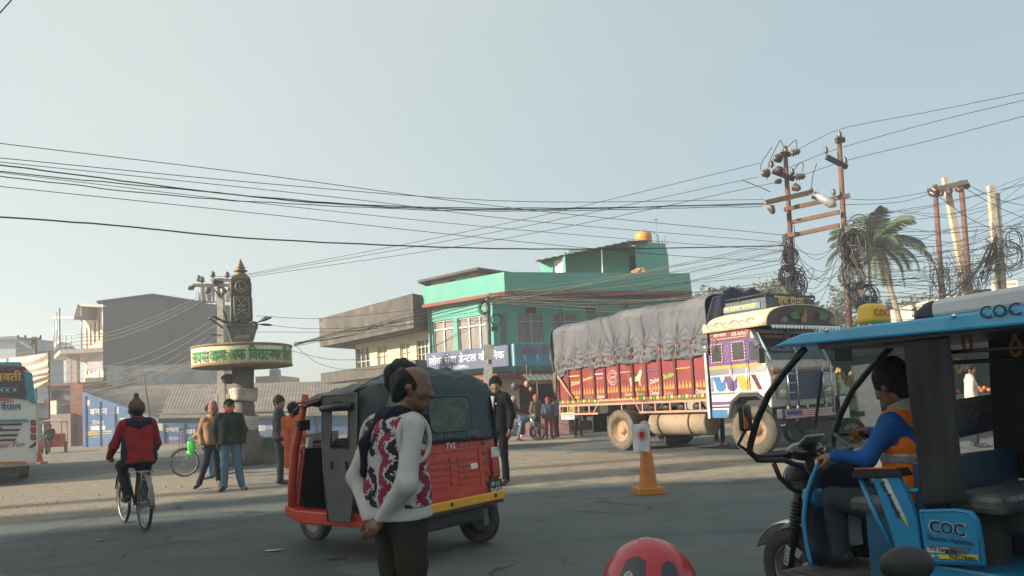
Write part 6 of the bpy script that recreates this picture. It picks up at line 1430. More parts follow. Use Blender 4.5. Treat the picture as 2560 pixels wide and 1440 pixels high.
# roof rack
g=MB(); g.box((3.95,0,3.27),(1.3,1.75,.26)); rk=TB(g,'roof_rack',mat('rack_dark',(.055,.075,.085),.6,var=.25,dirt=(.22,.18,.13),dirt_amt=.1),cab,bev=.02)
g=MB(); g.box((3.9,-.885,3.24),(1.1,.02,.13)); TB(g,'rack_panel',mat('rack_blue',(.10,.20,.26),.5,var=.2),rk); g=MB(); lettering(g,'जय दाहाल यातायात',Matrix.Translation((3.9,-.90,3.24))@SM,w=.9,bold=.03); TB(g,'rack_lettering',yel,rk); g=MB(); lettering(g,'शुभ यात्रा',Matrix.Translation((4.605,0,3.28))@Matrix.Rotation(R(90),4,'Z')@SM,w=.9,bold=.03); TB(g,'rack_lettering',yel,rk)
g=MB(); g.tube([(3.3,-.88,3.46),(4.6,-.88,3.46),(4.6,.88,3.46),(3.3,.88,3.46)],.025,6,closed=True)
for x in (3.3,3.9,4.6):
    for y in (-.88,.88): g.tube([(x,y,3.38),(x,y,3.46)],.02,5)
TB(g,'rack_rail',M['darksteel'],rk)
# seam board between load and cab
g=MB(); g.box((3.12,-1.23,1.65),(.06,.03,1.7)); TB(g,'corner_board',mat('dotted_white',(.6,.56,.5),.6,var=.35,scale=30))
# tank, bumper plates, flaps
g=MB(); g.lathe([(.0,0),(.27,.0),(.31,.03),(.31,1.80),(.27,1.83),(0,1.83)],20,M=Matrix.Translation((1.05,-.86,.70))@Matrix.Rotation(R(90),4,'Y'),caps=False); TB(g,'fuel_tank',mat('dusty_tank',(.30,.235,.165),.8,.1,var=.2,scale=3,dirt=(.16,.12,.08),dirt_amt=.1))
for x in (1.4,2.4): g=MB(); g.tube([(x,-.86+.325*math.cos(a),.70+.325*math.sin(a)) for a in np.linspace(.5,5.8,18)],.02,5); TB(g,'tank_strap',M['rust'])
g=MB()
for x in (1.1,1.6,2.1,2.6): g.sphere((x,-1.02,1.08),(.15,.10,.10),8,6)
TB(g,'air_tank',M['darksteel'])
g=MB(); g.box((xr+.12,-.55,.93),(.06,1.3,.18)); rb=TB(g,'rear_bumper',M['white'],bev=.01)
g=MB(); g.box((-2.03,-1.21,.93),(.42,.02,.19)); pb=TB(g,'number_plate',M['white']); g=MB(); lettering(g,'ना ४ ख',Matrix.Translation((-2.03,-1.223,.975))@SM,w=.22,bold=.03); lettering(g,'९२००',Matrix.Translation((-2.03,-1.223,.90))@SM,w=.28,bold=.04); TB(g,'lettering',M['black'],pb)
g=MB(); g.box((-2.35,-1.21,.93),(.14,.02,.19)); TB(g,'number_plate',M['white'])
g=MB(); g.box((-1.05,-.95,.72),(.03,.5,.5)); TB(g,'mud_flap',M['rubber'])
for y,s in ((-1.03,-1),(-.74,-1),(1.03,1),(.74,1)): wheel(tr,0,y,.53,.27,s,M['tyredust'] if s<0 else M['rubber'],mat('dusty_rim',(.30,.20,.12),.8,var=.2),dish=.0)
for s in (-1,1): wheel(tr,4.2,s*1.0,.53,.27,s,M['tyredust'],mat('dusty_rim',(.30,.20,.12),.8),steer=R(10),dish=.02)
# ============================================================ red auto rickshaw
AYAW=math.atan2(.6,-.8); AL=(-.755,7.06,0)
au=empty('auto_rickshaw',AL,AYAW,'red three wheeled auto rickshaw with dark vinyl hood, grey side curtain and yellow bumper','auto rickshaw')
def AB(g,n,m,p=None,raw=False,**k):
    if not raw: g.v=[((x*.42 if x<0 else x*.905),y*(.955 if z>1.04 else .985),z) for x,y,z in g.v]
    return g.build(n,m,p or au,**k)
ared=mat('auto_red',(.50,.040,.018),.42,var=.14,scale=3,dirt=(.20,.06,.04),dirt_amt=.09,dscale=4,coat=.15)
vinyl=mat('dark_vinyl',(.024,.042,.047),.5,var=.3,scale=3,bump=.2,bscale=14,dirt=(.06,.078,.08),dirt_amt=.10,dscale=2)
curt=mat('grey_curtain',(.10,.098,.092),.8,var=.15,scale=4,bump=.1)
g=MB(); g.prism([(-.60,.46),(-.44,.36),(.42,.36),(.42,.60),(.30,1.06),(-.47,1.06),(-.52,1.02)],-.62,.62,'y'); tub=AB(g,'rear_body',ared,bev=.035,seg=3)
# embossed rear panels
RM=frame(Vector((-.605,.62,.46)),Vector((0,-1,0)),Vector((.075,0,.56)))  # x to viewer's right, y up
def rp(x,y): return (x*1.24,y*.57)
g=MB()
def emb(x0,y0,x1,y1,t=.010): 
    a=rp(x0,y0); b=rp(x1,y1); g.box(((a[0]+b[0])/2,(a[1]+b[1])/2,t/2),(b[0]-a[0],b[1]-a[1],t),M=RM)
emb(.10,.14,.80,.20); emb(.10,.86,.80,.90); emb(.10,.20,.13,.86); emb(.77,.20,.80,.86)
for k in range(5): emb(.16,.30+.10*k,.40,.365+.10*k,.014); emb(.52,.30+.10*k,.74,.365+.10*k,.014)
for k in range(4): emb(.425,.32+.12*k,.50,.40+.12*k,.02)
AB(g,'panel_relief',ared,tub,bev=.004)
g=MB(); lettering(g,'TVS',RM@Matrix.Translation((*rp(.45,.955),.012)),w=.13,bold=.05,slant=.15); AB(g,'rear_lettering',M['white'],tub)
g=MB(); lettering(g,'King',RM@Matrix.Translation((*rp(.60,.955),.012)),w=.10,bold=.02); lettering(g,'श्री भगवती',RM@Matrix.Translation((*rp(.5,.16),.014)),w=.14,bold=.02); AB(g,'small_lettering',mat('pinkish_letters',(.45,.25,.22),.5),tub)
g=MB(); a=rp(.70,.58); g.box((*a,.010),(.10,.05,.012),M=RM); AB(g,'badge',M['chrome'],tub)
for k in range(5):
    g=MB(); g.lathe([(.0,0),(.022,0),(.020,.006),(0,.006)],12,M=RM@Matrix.Translation((*rp(.845,.94-.165*k),.006)),caps=False); AB(g,'green_sticker',mat('sticker_green',(.02,.16,.05),.5),tub)
for x in (.955,.045):
    Q=RM@Matrix.Translation((*rp(x,.60),.02)); g=MB(); g.box((0,-.06,.02),(.115,.20,.06),M=Q); lt=AB(g,'tail_lamp',mat('lamp_red',(.32,.015,.012),.25,coat=.4),tub,bev=.02,seg=3)
    g=MB(); g.box((0,.085,.022),(.115,.11,.062),M=Q); AB(g,'clear_lens',mat('clear_lens',(.45,.45,.44),.15,.5,var=.4,scale=30),lt,bev=.018,seg=3)
Q=RM@Matrix.Translation((*rp(.93,.16),.035)); g=MB(); g.box((0,0,0),(.20,.15,.012),M=Q); pl=AB(g,'number_plate',M['black'],tub,bev=.004)
g=MB(); lettering(g,'को १ ह',Q@Matrix.Translation((0,.036,.008)),w=.13,bold=.03); lettering(g,'३०९३',Q@Matrix.Translation((0,-.03,.008)),w=.16,bold=.05); AB(g,'plate_lettering',mat('plate_white',(.6,.6,.58),.5),pl)
g=MB(); g.box((0,.10,.0),(.12,.03,.03),M=Q); AB(g,'plate_lamp',M['black'],tub)
# bumper
g=MB(); g.box((-.66,0,.475),(.06,1.30,.085)); bmp=AB(g,'bumper',mat('bumper_yellow',(.75,.34,.02),.5,var=.12,dirt=(.25,.13,.04),dirt_amt=.06),bev=.02)
g=MB(); g.box((-.66,0,.43),(.03,1.26,.05)); AB(g,'lower_lip',M['darksteel'],bmp)
for y in (-.5,.15,.5): g=MB(); g.lathe([(0,0),(.022,0),(.018,.012),(0,.014)],10,M=Matrix.Translation((-.69,y,.48))@Matrix.Rotation(R(-90),4,'Y'),caps=False); AB(g,'bolt',M['darksteel'],bmp)
# sills, floor, nose
g=MB(); g.prism([(.40,.30),(.40,.42),(1.50,.42),(1.72,.46),(1.70,.36),(1.45,.29)],.46,.615,'y'); g.prism([(.40,.30),(.40,.42),(1.50,.42),(1.72,.46),(1.70,.36),(1.45,.29)],-.615,-.46,'y'); AB(g,'sill',ared,bev=.015)
g=MB(); g.box((.95,0,.37),(1.5,.92,.05)); AB(g,'floor',M['black'])
def nose(u,v):
    a=-math.pi/2+math.pi*u; z=.34+.70*v; bx=1.62-.10*v; rx=(.42-.16*v)*(1-.35*max(0,.25-v)); wy=.57-.10*v-.05*(1-v)
    return (bx+rx*math.cos(a)**.8 if math.cos(a)>0 else bx, wy*math.sin(a), z)
g=MB(); g.grid(nose,28,10); AB(g,'front_cowl',ared,solid=.02)
for s in (1,-1):
    g=MB(); g.tube([(1.66,s*.56,.36),(1.66,s*.555,.62),(1.62,s*.53,1.0),(1.56,s*.51,1.25),(1.48,s*.49,1.56)],[.045,.045,.045,.04,.035],8); AB(g,'front_pillar',ared)
# dark firewall, seats, handlebar inside
g=MB(); g.box((1.58,0,.72),(.04,.96,.58)); AB(g,'dashboard',M['black'])
g=MB(); g.box((.86,0,.62),(.36,.9,.32)); g.box((.68,0,.95),(.08,.9,.46)); AB(g,'driver_seat',mat('seat_black',(.014,.014,.016),.5,var=.2),bev=.03)
g=MB(); g.box((-.05,0,.68),(.45,1.1,.2)); g.box((-.30,0,1.02),(.1,1.1,.6)); AB(g,'passenger_seat',mat('seat_maroon',(.06,.012,.012),.5),bev=.04)
g=MB(); g.tube([(1.42,-.3,1.0),(1.50,-.1,1.02),(1.50,.1,1.02),(1.42,.3,1.0)],.02,6); g.tube([(1.5,0,1.0),(1.62,0,.5)],.025,6); AB(g,'handlebar',M['black'])
g=MB(); g.quad((1.53,-.47,1.08),(1.53,.47,1.08),(1.46,.45,1.52),(1.46,-.45,1.52)); AB(g,'windscreen',mat('scratched_screen',(.55,.58,.56),.25,trans=.92,var=.1))
g=MB(); g.tube([(1.535,-.47,1.07),(1.535,.47,1.07)],.02,6); AB(g,'windscreen_frame',M['black'])
# hood
prof=[(1.70,1.46),(1.66,1.535),(1.5,1.58),(1.2,1.615),(.9,1.64),(.6,1.665),(.44,1.70),(.2,1.725),(-.05,1.73),(-.25,1.715),(-.40,1.67),(-.49,1.57),(-.53,1.42),(-.56,1.22),(-.60,1.045)]
def hood(u,v):
    t=u*(len(prof)-1); i=min(len(prof)-2,int(t)); f=t-i; x=prof[i][0]*(1-f)+prof[i+1][0]*f; z=prof[i][1]*(1-f)+prof[i+1][1]*f
    w_=.52+.11*min(1,max(0,(1.7-x)/1.2)); s=2*v-1; rear=max(0,min(1,(u-.68)/.2))
    y=w_*s; z-=.022*(1-s*s)*abs(math.sin(math.pi*(x-.45)/.46))*(1-rear); z2=z-(.11*abs(s)**3.5+ .03*s*s)*(1-rear*.85)+.014*math.sin(9*x+5*s)*math.sin(7*s)*(1-rear*.5)+.006*math.sin(31*x+11*s)+.005*math.sin(17*s+23*x*s)
    x2=x+(.10*abs(s)**4)*rear+.006*math.sin(14*s+8*z)*rear
    return (x2,y,z2)
g=MB(); g.grid(hood,70,40); hd_=AB(g,'hood',vinyl,solid=.012)
for s in (1,-1):
    def quarter(u,v):
        x=.44-1.0*u; t=max(0,min(1,(x+.60)/1.04)); zt=1.60-.02*u-(.25*max(0,(u-.80)/.2)**2); zb=1.04
        z=zb+(zt-zb)*v; b=.018*math.sin(6*x+4*z)*math.sin(3.1*v)+.010*math.sin(15*x-9*z)
        return (x+ (.03*(v-.5) if u>.9 else 0),s*(.635-.015*v+b),z)
    g=MB(); g.grid(quarter,26,24); AB(g,'hood_side',vinyl,hd_,solid=.01)
for x in (.46,):
    g=MB(); g.tube([hood((6+.0)/14,k/20) for k in range(21)],.016,6); AB(g,'hood_seam',M['black'],hd_)
g=MB(); g.tube([(1.5,.60,1.47),(1.1,.625,1.50),(.5,.635,1.545)],.012,6); AB(g,'roof_rail',M['redband'],hd_)
# back window
BM=frame(Vector((-.585,.36,1.13)),Vector((0,-1,0)),Vector((.05,0,.33)))
g=MB(); n=20; P=[]
for k in range(40):
    a=2*math.pi*k/40; P.append((.30+.30*math.copysign(abs(math.cos(a))**.35,math.cos(a)),.165+.165*math.copysign(abs(math.sin(a))**.35,math.sin(a)),.022))
g.add([BM@Vector(p) for p in P],[tuple(range(40))]); bw=AB(g,'back_window',mat('milky_plastic',(.060,.072,.062),.42,var=.7,scale=9,bump=.6,bscale=16),hd_)
g=MB(); g.tube([BM@Vector((p[0],p[1],p[2]+.003)) for p in P],.010,5,closed=True); AB(g,'window_piping',vinyl,bw)
g=MB(); lettering(g,'९८०७ ३५५ ८०८ कर्फ्यू',frame(Vector((-.612,.45,1.085)),Vector((0,-1,0)),Vector((.03,0,.5)))@Matrix.Translation((.42,0,.02)),w=.72,bold=.01); AB(g,'hood_lettering',mat('faded_letters',(.13,.15,.15),.6,var=.3),hd_)
# side curtain door with rolled flap
dp=LP(AL,AYAW,.645); f=lambda x,y:dp.pf(x,y)
o=[f(806,990),f(893,982),f(893,1060),f(889,1180),f(878,1304),f(821,1302),f(812,1180),f(806,1080)]; hl=[f(829,1028),f(873,1026),f(873,1120),f(829,1120)]
Y=.645; g=MB(); i=[(x,Y,z) for x,z in o]+[(x,Y,z) for x,z in hl]
g.add(i,[(0,1,9,8),(1,2,10,9),(2,3,4,5,6,11,10),(6,7,0,8,11)]); cu=AB(g,'side_curtain',curt,raw=True,solid=.01)
g=MB(); g.tube([(x,Y+.008,z) for x,z in o],.008,5,closed=True); g.tube([(x,Y+.008,z) for x,z in hl],.010,5,closed=True); AB(g,'piping',mat('grey_piping',(.17,.165,.155),.7),cu,raw=True)
g=MB(); a=f(810,1022); b=f(888,1015); g.tube([(a[0],Y+.03,a[1]),((a[0]+b[0])/2,Y+.04,(a[1]+b[1])/2+.01),(b[0],Y+.03,b[1])],[.03,.036,.03],8); g.tube([(a[0],Y+.03,a[1]),((a[0]+b[0])/2,Y+.03,a[1]+.07),(b[0],Y+.03,b[1])],.010,5); AB(g,'rolled_flap',M['black'],cu,raw=True)
for px,py in ((831,1163),(868,1163)):
    a=f(px,py); g=MB(); g.box((a[0],Y+.012,a[1]),(.025,.02,.075)); AB(g,'latch',M['black'],cu,raw=True,bev=.005)
g=MB(); a=f(905,1240); lettering(g,'हाम्रो',Matrix.Translation((a[0],.63,a[1]))@Matrix.Rotation(R(180),4,'Z')@SM,w=.18,bold=.05); lettering(g,'यात्रा',Matrix.Translation((a[0],.63,a[1]-.09))@Matrix.Rotation(R(180),4,'Z')@SM,w=.16,bold=.05); g.box((a[0]-.02,.622,a[1]+.08),(.17,.006,.05)); AB(g,'yellow_lettering',mat('yellow_sticker',(.62,.40,.03),.5),tub,raw=True)
# wheels, mud flap, belly
alu=mat('cream_rim',(.30,.29,.24),.6,.2,var=.2,dirt=(.1,.09,.07),dirt_amt=.1)
greyty=mat('grey_tyre',(.055,.055,.052),.9,var=.25,scale=10,dirt=(.16,.15,.13),dirt_amt=.12,bump=.2)
for y,s in ((.56,1),(-.56,-1)): wheel(au,0,y,.225,.12,s,greyty if s>0 else M['rubber'],alu,rim=.62)
wheel(au,1.84,0,.225,.11,1,greyty,alu,rim=.62)
g=MB(); g.box((1.74,0,.47),(.44,.16,.05)); AB(g,'front_mudguard',ared,bev=.02)
g=MB(); g.box((-.05,0,.33),(.9,.8,.14)); g.box((.2,.3,.27),(.25,.2,.12)); AB(g,'engine',M['darksteel'],bev=.02)
for y in (-.55,.55): g=MB(); g.box((-.42,y,.30),(.02,.24,.22),rot=(0,R(12),0)); AB(g,'mud_flap',mat('grey_flap',(.12,.125,.115),.8,var=.2))
# mirrors by the front pillar
lp_=LP(AL,AYAW,.66); g=MB(); a=lp_.pf(741,1064); g.tube([(1.6,.55,a[1]),(a[0],.66,a[1])],.012,5); g.box((a[0],.70,a[1]),(.05,.14,.10)); mr_=AB(g,'side_mirror',M['black'],bev=.015)
g=MB(); g.box((a[0]-.029,.70,a[1]),(.006,.12,.085)); AB(g,'mirror_glass',M['chrome'],mr_)
g=MB(); a=lp_.pf(742,1108); g.box((a[0],.62,a[1]),(.04,.07,.10)); AB(g,'indicator',mat('pale_lamp',(.45,.45,.42),.3),bev=.01)
# driver and passenger
sitp=lambda zs:dict(pel=(0,0,zs),waist=(.0,0,zs+.14),chest=(.02,0,zs+.36),neck=(.04,0,zs+.52),head=(.07,0,zs+.665),shL=(.02,.175,zs+.47),shR=(.02,-.175,zs+.47),hipL=(.03,.09,zs),hipR=(.03,-.09,zs),knL=(.44,.13,zs+.06),knR=(.44,-.13,zs+.06),anL=(.50,.13,zs-.34),anR=(.50,-.13,zs-.34),toL=(.66,.14,zs-.40),toR=(.66,-.14,zs-.40),elL=(.10,.25,zs+.22),elR=(.10,-.25,zs+.22),haL=(.36,.20,zs+.26),haR=(.36,-.20,zs+.26))
def loc_on(L_,yaw,x,y,z=0): c,s_=math.cos(yaw),math.sin(yaw); return (L_[0]+c*x-s_*y,L_[1]+s_*x+c*y,z)
person('driver in black jacket sitting inside the red auto rickshaw',loc_on(AL,AYAW,.86,.02),AYAW,1.60,{k:v for k,v in sitp(.86).items()},jacket=blackj,trousers=navy,vox=.018,name='person')
person('passenger in orange top seated behind the grey side curtain',loc_on(AL,AYAW,-.02,.20),AYAW,1.55,sitp(.84),jacket=cloth('orange_top',(.50,.13,.03)),trousers=navy,vox=.018)
# ============================================================ blue electric rickshaw
EYAW=math.atan2(.883,-.469); EL=(1.715,4.72,0); EW=.42
er=empty('electric_rickshaw',EL,EYAW,'blue electric rickshaw with black side curtain and yellow roof lamp at right edge','electric rickshaw')
def EB(g,n,m,p=None,**k): return g.build(n,m,p or er,**k)
en=LP(EL,EYAW,EW); ef=LP(EL,EYAW,-EW); ec=LP(EL,EYAW,0); er_=LP(EL,EYAW,.50)
eblue=mat('rickshaw_blue',(.018,.225,.44),.35,var=.12,scale=3,coat=.25,dirt=(.05,.13,.2),dirt_amt=.03); dblue=mat('shield_dark_blue',(.010,.025,.06),.3,var=.2,coat=.3); blk=M['black']
roofblue=mat('roof_blue',(.035,.36,.62),.35,var=.2,scale=1.5,coat=.3)
# roof: tapered fascia, front lip, crown
rx0=er_.pf(1930,868); rA=er_.pf(2005,862); rA2=er_.pf(2005,834); rB=er_.pf(2560,812); rB2=er_.pf(2560,764)
sl=(rB[1]-rA[1])/(rB[0]-rA[0]); xe=-2.35
def rz(x,top): 
    a,b=(rA2,rB2) if top else (rA,rB); return a[1]+(b[1]-a[1])*(x-a[0])/(b[0]-a[0])
g=MB(); poly=[(rx0[0],rx0[1]),(rA[0],rz(rA[0],0)),(xe,rz(xe,0)),(xe,rz(xe,1)),(rA[0],rz(rA[0],1)),((rx0[0]+rA[0])/2,rx0[1]*.45+rz(rA[0],1)*.55+.004)]
g.prism(poly,-.50,.50,'y'); roof=EB(g,'roof',roofblue,bev=.012)
g=MB(); g.box(((xe+rA[0])/2-.02,0,rz(-1,0)-.008),(rA[0]-xe-.1,.92,.03)); EB(g,'roof_lining',blk,roof)
g=MB(); zt=rz(-1.3,1); x0=er_.pf(2268,790)[0]; 
prf=[(x0+.02,0.0),(x0+.01,.035),(x0-.03,.065),(x0-.10,.085),(xe,.10),(xe,0)]
g.prism([(x,zt+z) for x,z in prf],-.43,.43,'y'); EB(g,'roof_panel',mat('silver_panel',(.50,.52,.53),.4,.3,var=.08,scale=2),roof,bev=.03,seg=3)
g=MB(); g.prism([(x0+.026,zt-.002),(x0+.016,zt+.04),(x0-.03,zt+.071),(x0-.085,zt+.089),(x0-.085,zt-.002)],-.435,.435,'y'); EB(g,'cushion_end',mat('dark_panel',(.03,.04,.043),.5),roof,bev=.02)
tl=er_.pf(2500,792); g=MB(); lettering(g,'COC Electric',Matrix.Translation((tl[0]+.075,.508,tl[1]))@Matrix.Rotation(R(180),4,'Z')@Matrix.Rotation(math.atan(sl),4,'Y')@SM@Matrix.Translation((0,0,0)),h=.052,bold=.03,centre=False); 
EB(g,'roof_lettering',mat('letters_dark_blue',(.015,.035,.06),.5),roof)
for px in (2067,2385): a=er_.pf(px,(826 if px<2200 else 790)); g=MB(); g.lathe([(0,0),(.012,0),(.009,.006),(0,.007)],10,M=Matrix.Translation((a[0],.50,a[1]))@Matrix.Rotation(R(-90),4,'X'),caps=False); EB(g,'bolt',M['chrome'],roof)
# roof lamp
a=LP(EL,EYAW,.30).pf(2159,806); b=LP(EL,EYAW,.30).pf(2159,772); g=MB(); hz_=b[1]-a[1]; Q=Matrix.Translation((a[0],.22,a[1]+hz_*.66))
g.box((0,0,0),(.11,.165,hz_*1.45),M=Q,taper=(.75,.8)); rl_=EB(g,'roof_lamp',mat('lamp_yellow',(.78,.45,.015),.4,var=.05,coat=.3),roof,bev=.022,seg=3)
g=MB(); lettering(g,'COC',Q@Matrix.Translation((-.0535,0.0,0))@Matrix.Rotation(R(-90),4,'Z')@Matrix.Rotation(R(-8),4,'X')@SM,w=.115,bold=.03); EB(g,'lamp_lettering',mat('letters_red',(.5,.05,.03),.5),rl_)
# windscreen frame: near and far pillars
FY=-.31
np_=[en.pf(*p) for p in ((2012,872),(1962,930),(1922,985),(1893,1050),(1876,1110),(1874,1130))]; fp_=[ef.pf(*p) for p in ((2150,868),(2105,920),(2068,990),(2048,1050),(2032,1122),(2028,1140))]
g=MB(); g.tube([(x,EW,z) for x,z in np_]+[(np_[-1][0]-.02,EW-.03,np_[-1][1]-.035),(np_[-1][0]-.02,0,np_[-1][1]-.05),(np_[-1][0]-.02,FY+.03,np_[-1][1]-.035)]+[(x,FY,z) for x,z in [(a[0],a[1]) for a in np_[::-1]]],.020,8); wf=EB(g,'windscreen_frame',blk)
g=MB()
n=len(np_); vs=[]
for k in range(n): vs+=[(np_[k][0],EW,np_[k][1]),(np_[k][0],.05,np_[k][1]),(np_[k][0],FY,np_[k][1])]
g.add(vs,[(3*k+j,3*k+j+1,3*k+4+j,3*k+3+j) for k in range(n-1) for j in range(2)],True)
glm=bpy.data.materials.new('clear_screen'); glm.use_nodes=True; nt=glm.node_tree; N=nt.nodes; L=nt.links; 
tb_=N.new('ShaderNodeBsdfTransparent'); tb_.inputs['Color'].default_value=(.86,.90,.90,1); gb_=N.new('ShaderNodeBsdfGlossy'); gb_.inputs['Roughness'].default_value=.05; db_=N.new('ShaderNodeBsdfDiffuse'); db_.inputs['Color'].default_value=(.5,.55,.56,1)
fr_=N.new('ShaderNodeMath'); fr_.operation='MULTIPLY'; fr_.inputs[1].default_value=.35; lw_=N.new('ShaderNodeLayerWeight'); lw_.inputs['Blend'].default_value=.25; L.new(lw_.outputs['Facing'],fr_.inputs[0]); m1=N.new('ShaderNodeMixShader'); m2=N.new('ShaderNodeMixShader'); nn=N.new('ShaderNodeTexNoise'); nn.inputs['Scale'].default_value=5; nn.inputs['Detail'].default_value=6; tc=N.new('ShaderNodeTexCoord'); L.new(tc.outputs['Object'],nn.inputs['Vector']); mr_n=N.new('ShaderNodeMapRange'); mr_n.inputs['From Min'].default_value=.42; mr_n.inputs['From Max'].default_value=.8; mr_n.inputs['To Max'].default_value=.30; mr_n.inputs['To Min'].default_value=.03
L.new(nn.outputs['Fac'],mr_n.inputs['Value']); L.new(mr_n.outputs['Result'],m1.inputs['Fac']); L.new(tb_.outputs[0],m1.inputs[1]); L.new(db_.outputs[0],m1.inputs[2]); L.new(fr_.outputs[0],m2.inputs['Fac']); L.new(m1.outputs[0],m2.inputs[1]); L.new(gb_.outputs[0],m2.inputs[2]); L.new(m2.outputs[0],[x for x in N if x.type=='OUTPUT_MATERIAL'][0].inputs['Surface'])
EB(g,'windscreen',glm,wf)
for ch_ in au.children:
    if ch_.name.startswith('windscreen') and 'frame' not in ch_.name: ch_.data.materials[0]=glm
g=MB(); a=LP(EL,EYAW,-.1).pf(2062,930); b=LP(EL,EYAW,-.1).pf(2030,1020); g.tube([(np_[2][0]+.01,-.05,np_[1][1]),(np_[3][0]+.012,-.1,np_[3][1]),(np_[4][0]+.015,-.16,np_[4][1]+.06)],.010,5); EB(g,'wiper',blk,wf)
# front bars and basket rails
g=MB(); z0=np_[-1][1]-.05
def cp(px,py,Y=.25): p=LP(EL,EYAW,Y).pf(px,py); return (p[0],Y,p[1])
g.tube([cp(1880,1135,.40),cp(1893,1150,.38),cp(1960,1150,.30),cp(2000,1165,.2),cp(2030,1200,.1),cp(2040,1240,.08)],.017,7); g.tube([cp(1935,1160,.34),cp(1950,1195,.3),cp(1985,1225,.2),cp(2030,1235,.08)],.015,7); g.tube([(z,-y,x) for z,y,x in (cp(1893,1150,.38),cp(1960,1150,.30),cp(2000,1165,.2),cp(2030,1200,.1))],.017,7)
EB(g,'front_guard',blk)
# mirrors
def mirror(px,py,Y,w_,h_,stalk,face):
    p=LP(EL,EYAW,Y).pf(px,py); g=MB(); g.box((p[0],Y,p[1]),(.035,w_,h_)); m_=EB(g,'side_mirror',blk,bev=.018,seg=3); g=MB(); g.box((p[0]-.019,Y,p[1]),(.004,w_-.022,h_-.022)); EB(g,'mirror_glass',mat('mirror',(.75,.77,.78),.04,1,var=0),m_,bev=.002); g=MB(); g.tube([(p[0],Y,p[1]-h_*.4)]+stalk,.010,6); EB(g,'mirror_stalk',blk,m_)
mirror(1863,1045,.47,.09,.155,[(en.pf(1858,1110)[0],.46,en.pf(1858,1110)[1]),(np_[-1][0],EW,np_[-1][1])],0)
mirror(2105,1018,-.40,.105,.165,[(fp_[3][0],FY,fp_[3][1])],0)
p=LP(EL,EYAW,-.05).pf(2104,887); g=MB(); g.box((p[0],-.05,p[1]),(.03,.15,.075)); g.tube([(p[0],-.05,p[1]+.03),(p[0]+.01,-.05,p[1]+.09)],.007,5); EB(g,'inner_mirror',mat('olive_mirror_back',(.05,.055,.045),.5),bev=.014,seg=3)
# front wheel, fork, fender
spw=mat('grey_alloy',(.30,.29,.27),.4,.6,var=.2,dirt=(.12,.10,.08),dirt_amt=.1)
g=MB()
wh=MB(); r_=.2475; Q=Matrix.Rotation(R(-90),4,'X')
wh.lathe([(.15,-.045),(.20,-.05),(.235,-.045),(r_,-.022),(r_,.022),(.235,.045),(.20,.05),(.15,.045),(.145,0),(.15,-.045)],40,M=Q,caps=False)
fw=EB(wh,'front_wheel',mat('brown_tyre',(.045,.040,.036),.9,var=.25,bump=.2,dirt=(.13,.11,.09),dirt_amt=.1),loc=(0,0,r_))
g=MB(); g.lathe([(.152,-.04),(.152,.04),(.138,.035),(.135,0),(.138,-.035),(.152,-.04)],36,M=Q,caps=False); g.lathe([(.0,-.05),(.05,-.05),(.055,0),(.05,.05),(0,.05)],20,M=Q,caps=False)
for k in range(5):
    a=2*math.pi*k/5+.3; g.box((0,0,0),(.10,.03,.03),M=Matrix.Rotation(a,4,'Y')@Matrix.Translation((.095,0,0)))
EB(g,'alloy_rim',spw,fw); g=MB(); g.lathe([(.0,.045),(.088,.045),(.088,.05),(0,.05)],28,M=Q,caps=False); EB(g,'brake_drum',M['darksteel'],fw)
g=MB()
def fend(u,v): 
    a=R(20)+R(150)*u; rr=r_+.035+.012*math.cos(math.pi*(v-.5)); return (rr*math.cos(a),(v-.5)*.12,r_+rr*math.sin(a))
g.grid(fend,24,8); EB(g,'mudguard',M['chrome'],solid=.006)
g=MB()
for s in (1,-1): g.tube([(0,s*.075,r_),(-.07,s*.075,.50),(-.135,s*.075,.78)],[.020,.026,.030],8)
fk=EB(g,'fork',blk)
for s in (1,-1):
    g=MB()
    for k in range(8): z=.52+.022*k; x=-.075-.0055*k*.95; g.tube([(x+.036*math.cos(w),s*.075+.036*math.sin(w),z) for w in np.linspace(0,6.28,13)[:-1]],.007,5,closed=True)
    EB(g,'rubber_gaiter',blk,fk)
Mfk=frame(Vector((-.020,.100,.34)),Vector((-.07,0,.255)),Vector((-.255,0,-.07)))
g=MB(); g.box((0.0,.0,-.004),(.115,.034,.003),M=Mfk); fl=EB(g,'fork_label',mat('label_white',(.5,.5,.48),.5),fk)
g=MB(); lettering(g,'BYCD',Mfk@Matrix.Rotation(math.pi,4,'X')@Matrix.Translation((0,0,.0065)),w=.095,bold=.03); EB(g,'label_lettering',blk,fl)
g=MB(); g.tube([(-.135,0,.72),(-.17,0,1.0)],.03,8); g.box((-.14,0,.78),(.09,.2,.05)); EB(g,'steering_head',blk,fk)
# headlamp, dash, handlebar
p=cp(2000,1195,.0); g=MB(); g.sphere((p[0],0,p[2]),(.085,.10,.10),16,10); hl_=EB(g,'headlamp',blk); g=MB(); g.sphere((p[0]+.045,0,p[2]),(.05,.088,.088),16,8); EB(g,'headlamp_lens',mat('grey_lens',(.12,.14,.16),.1,.5,var=.2),hl_)
p=cp(2010,1128,.05); g=MB(); g.sphere((p[0],.03,p[2]),(.10,.13,.06),16,10); ds=EB(g,'instrument_cowl',mat('gloss_black',(.012,.014,.018),.12,var=.1,coat=.5)); g=MB(); q_=cp(2025,1100,.06); g.box((q_[0],.05,q_[2]),(.02,.16,.10),rot=(0,R(-50),0)); EB(g,'speedometer',mat('dial',(.25,.26,.27),.15,.4),ds,bev=.01)
hbL=cp(2068,1142,.33); hbR=cp(2128,1084,-.30); mid=(hbL[0]+.10,0,hbL[2]+.02)
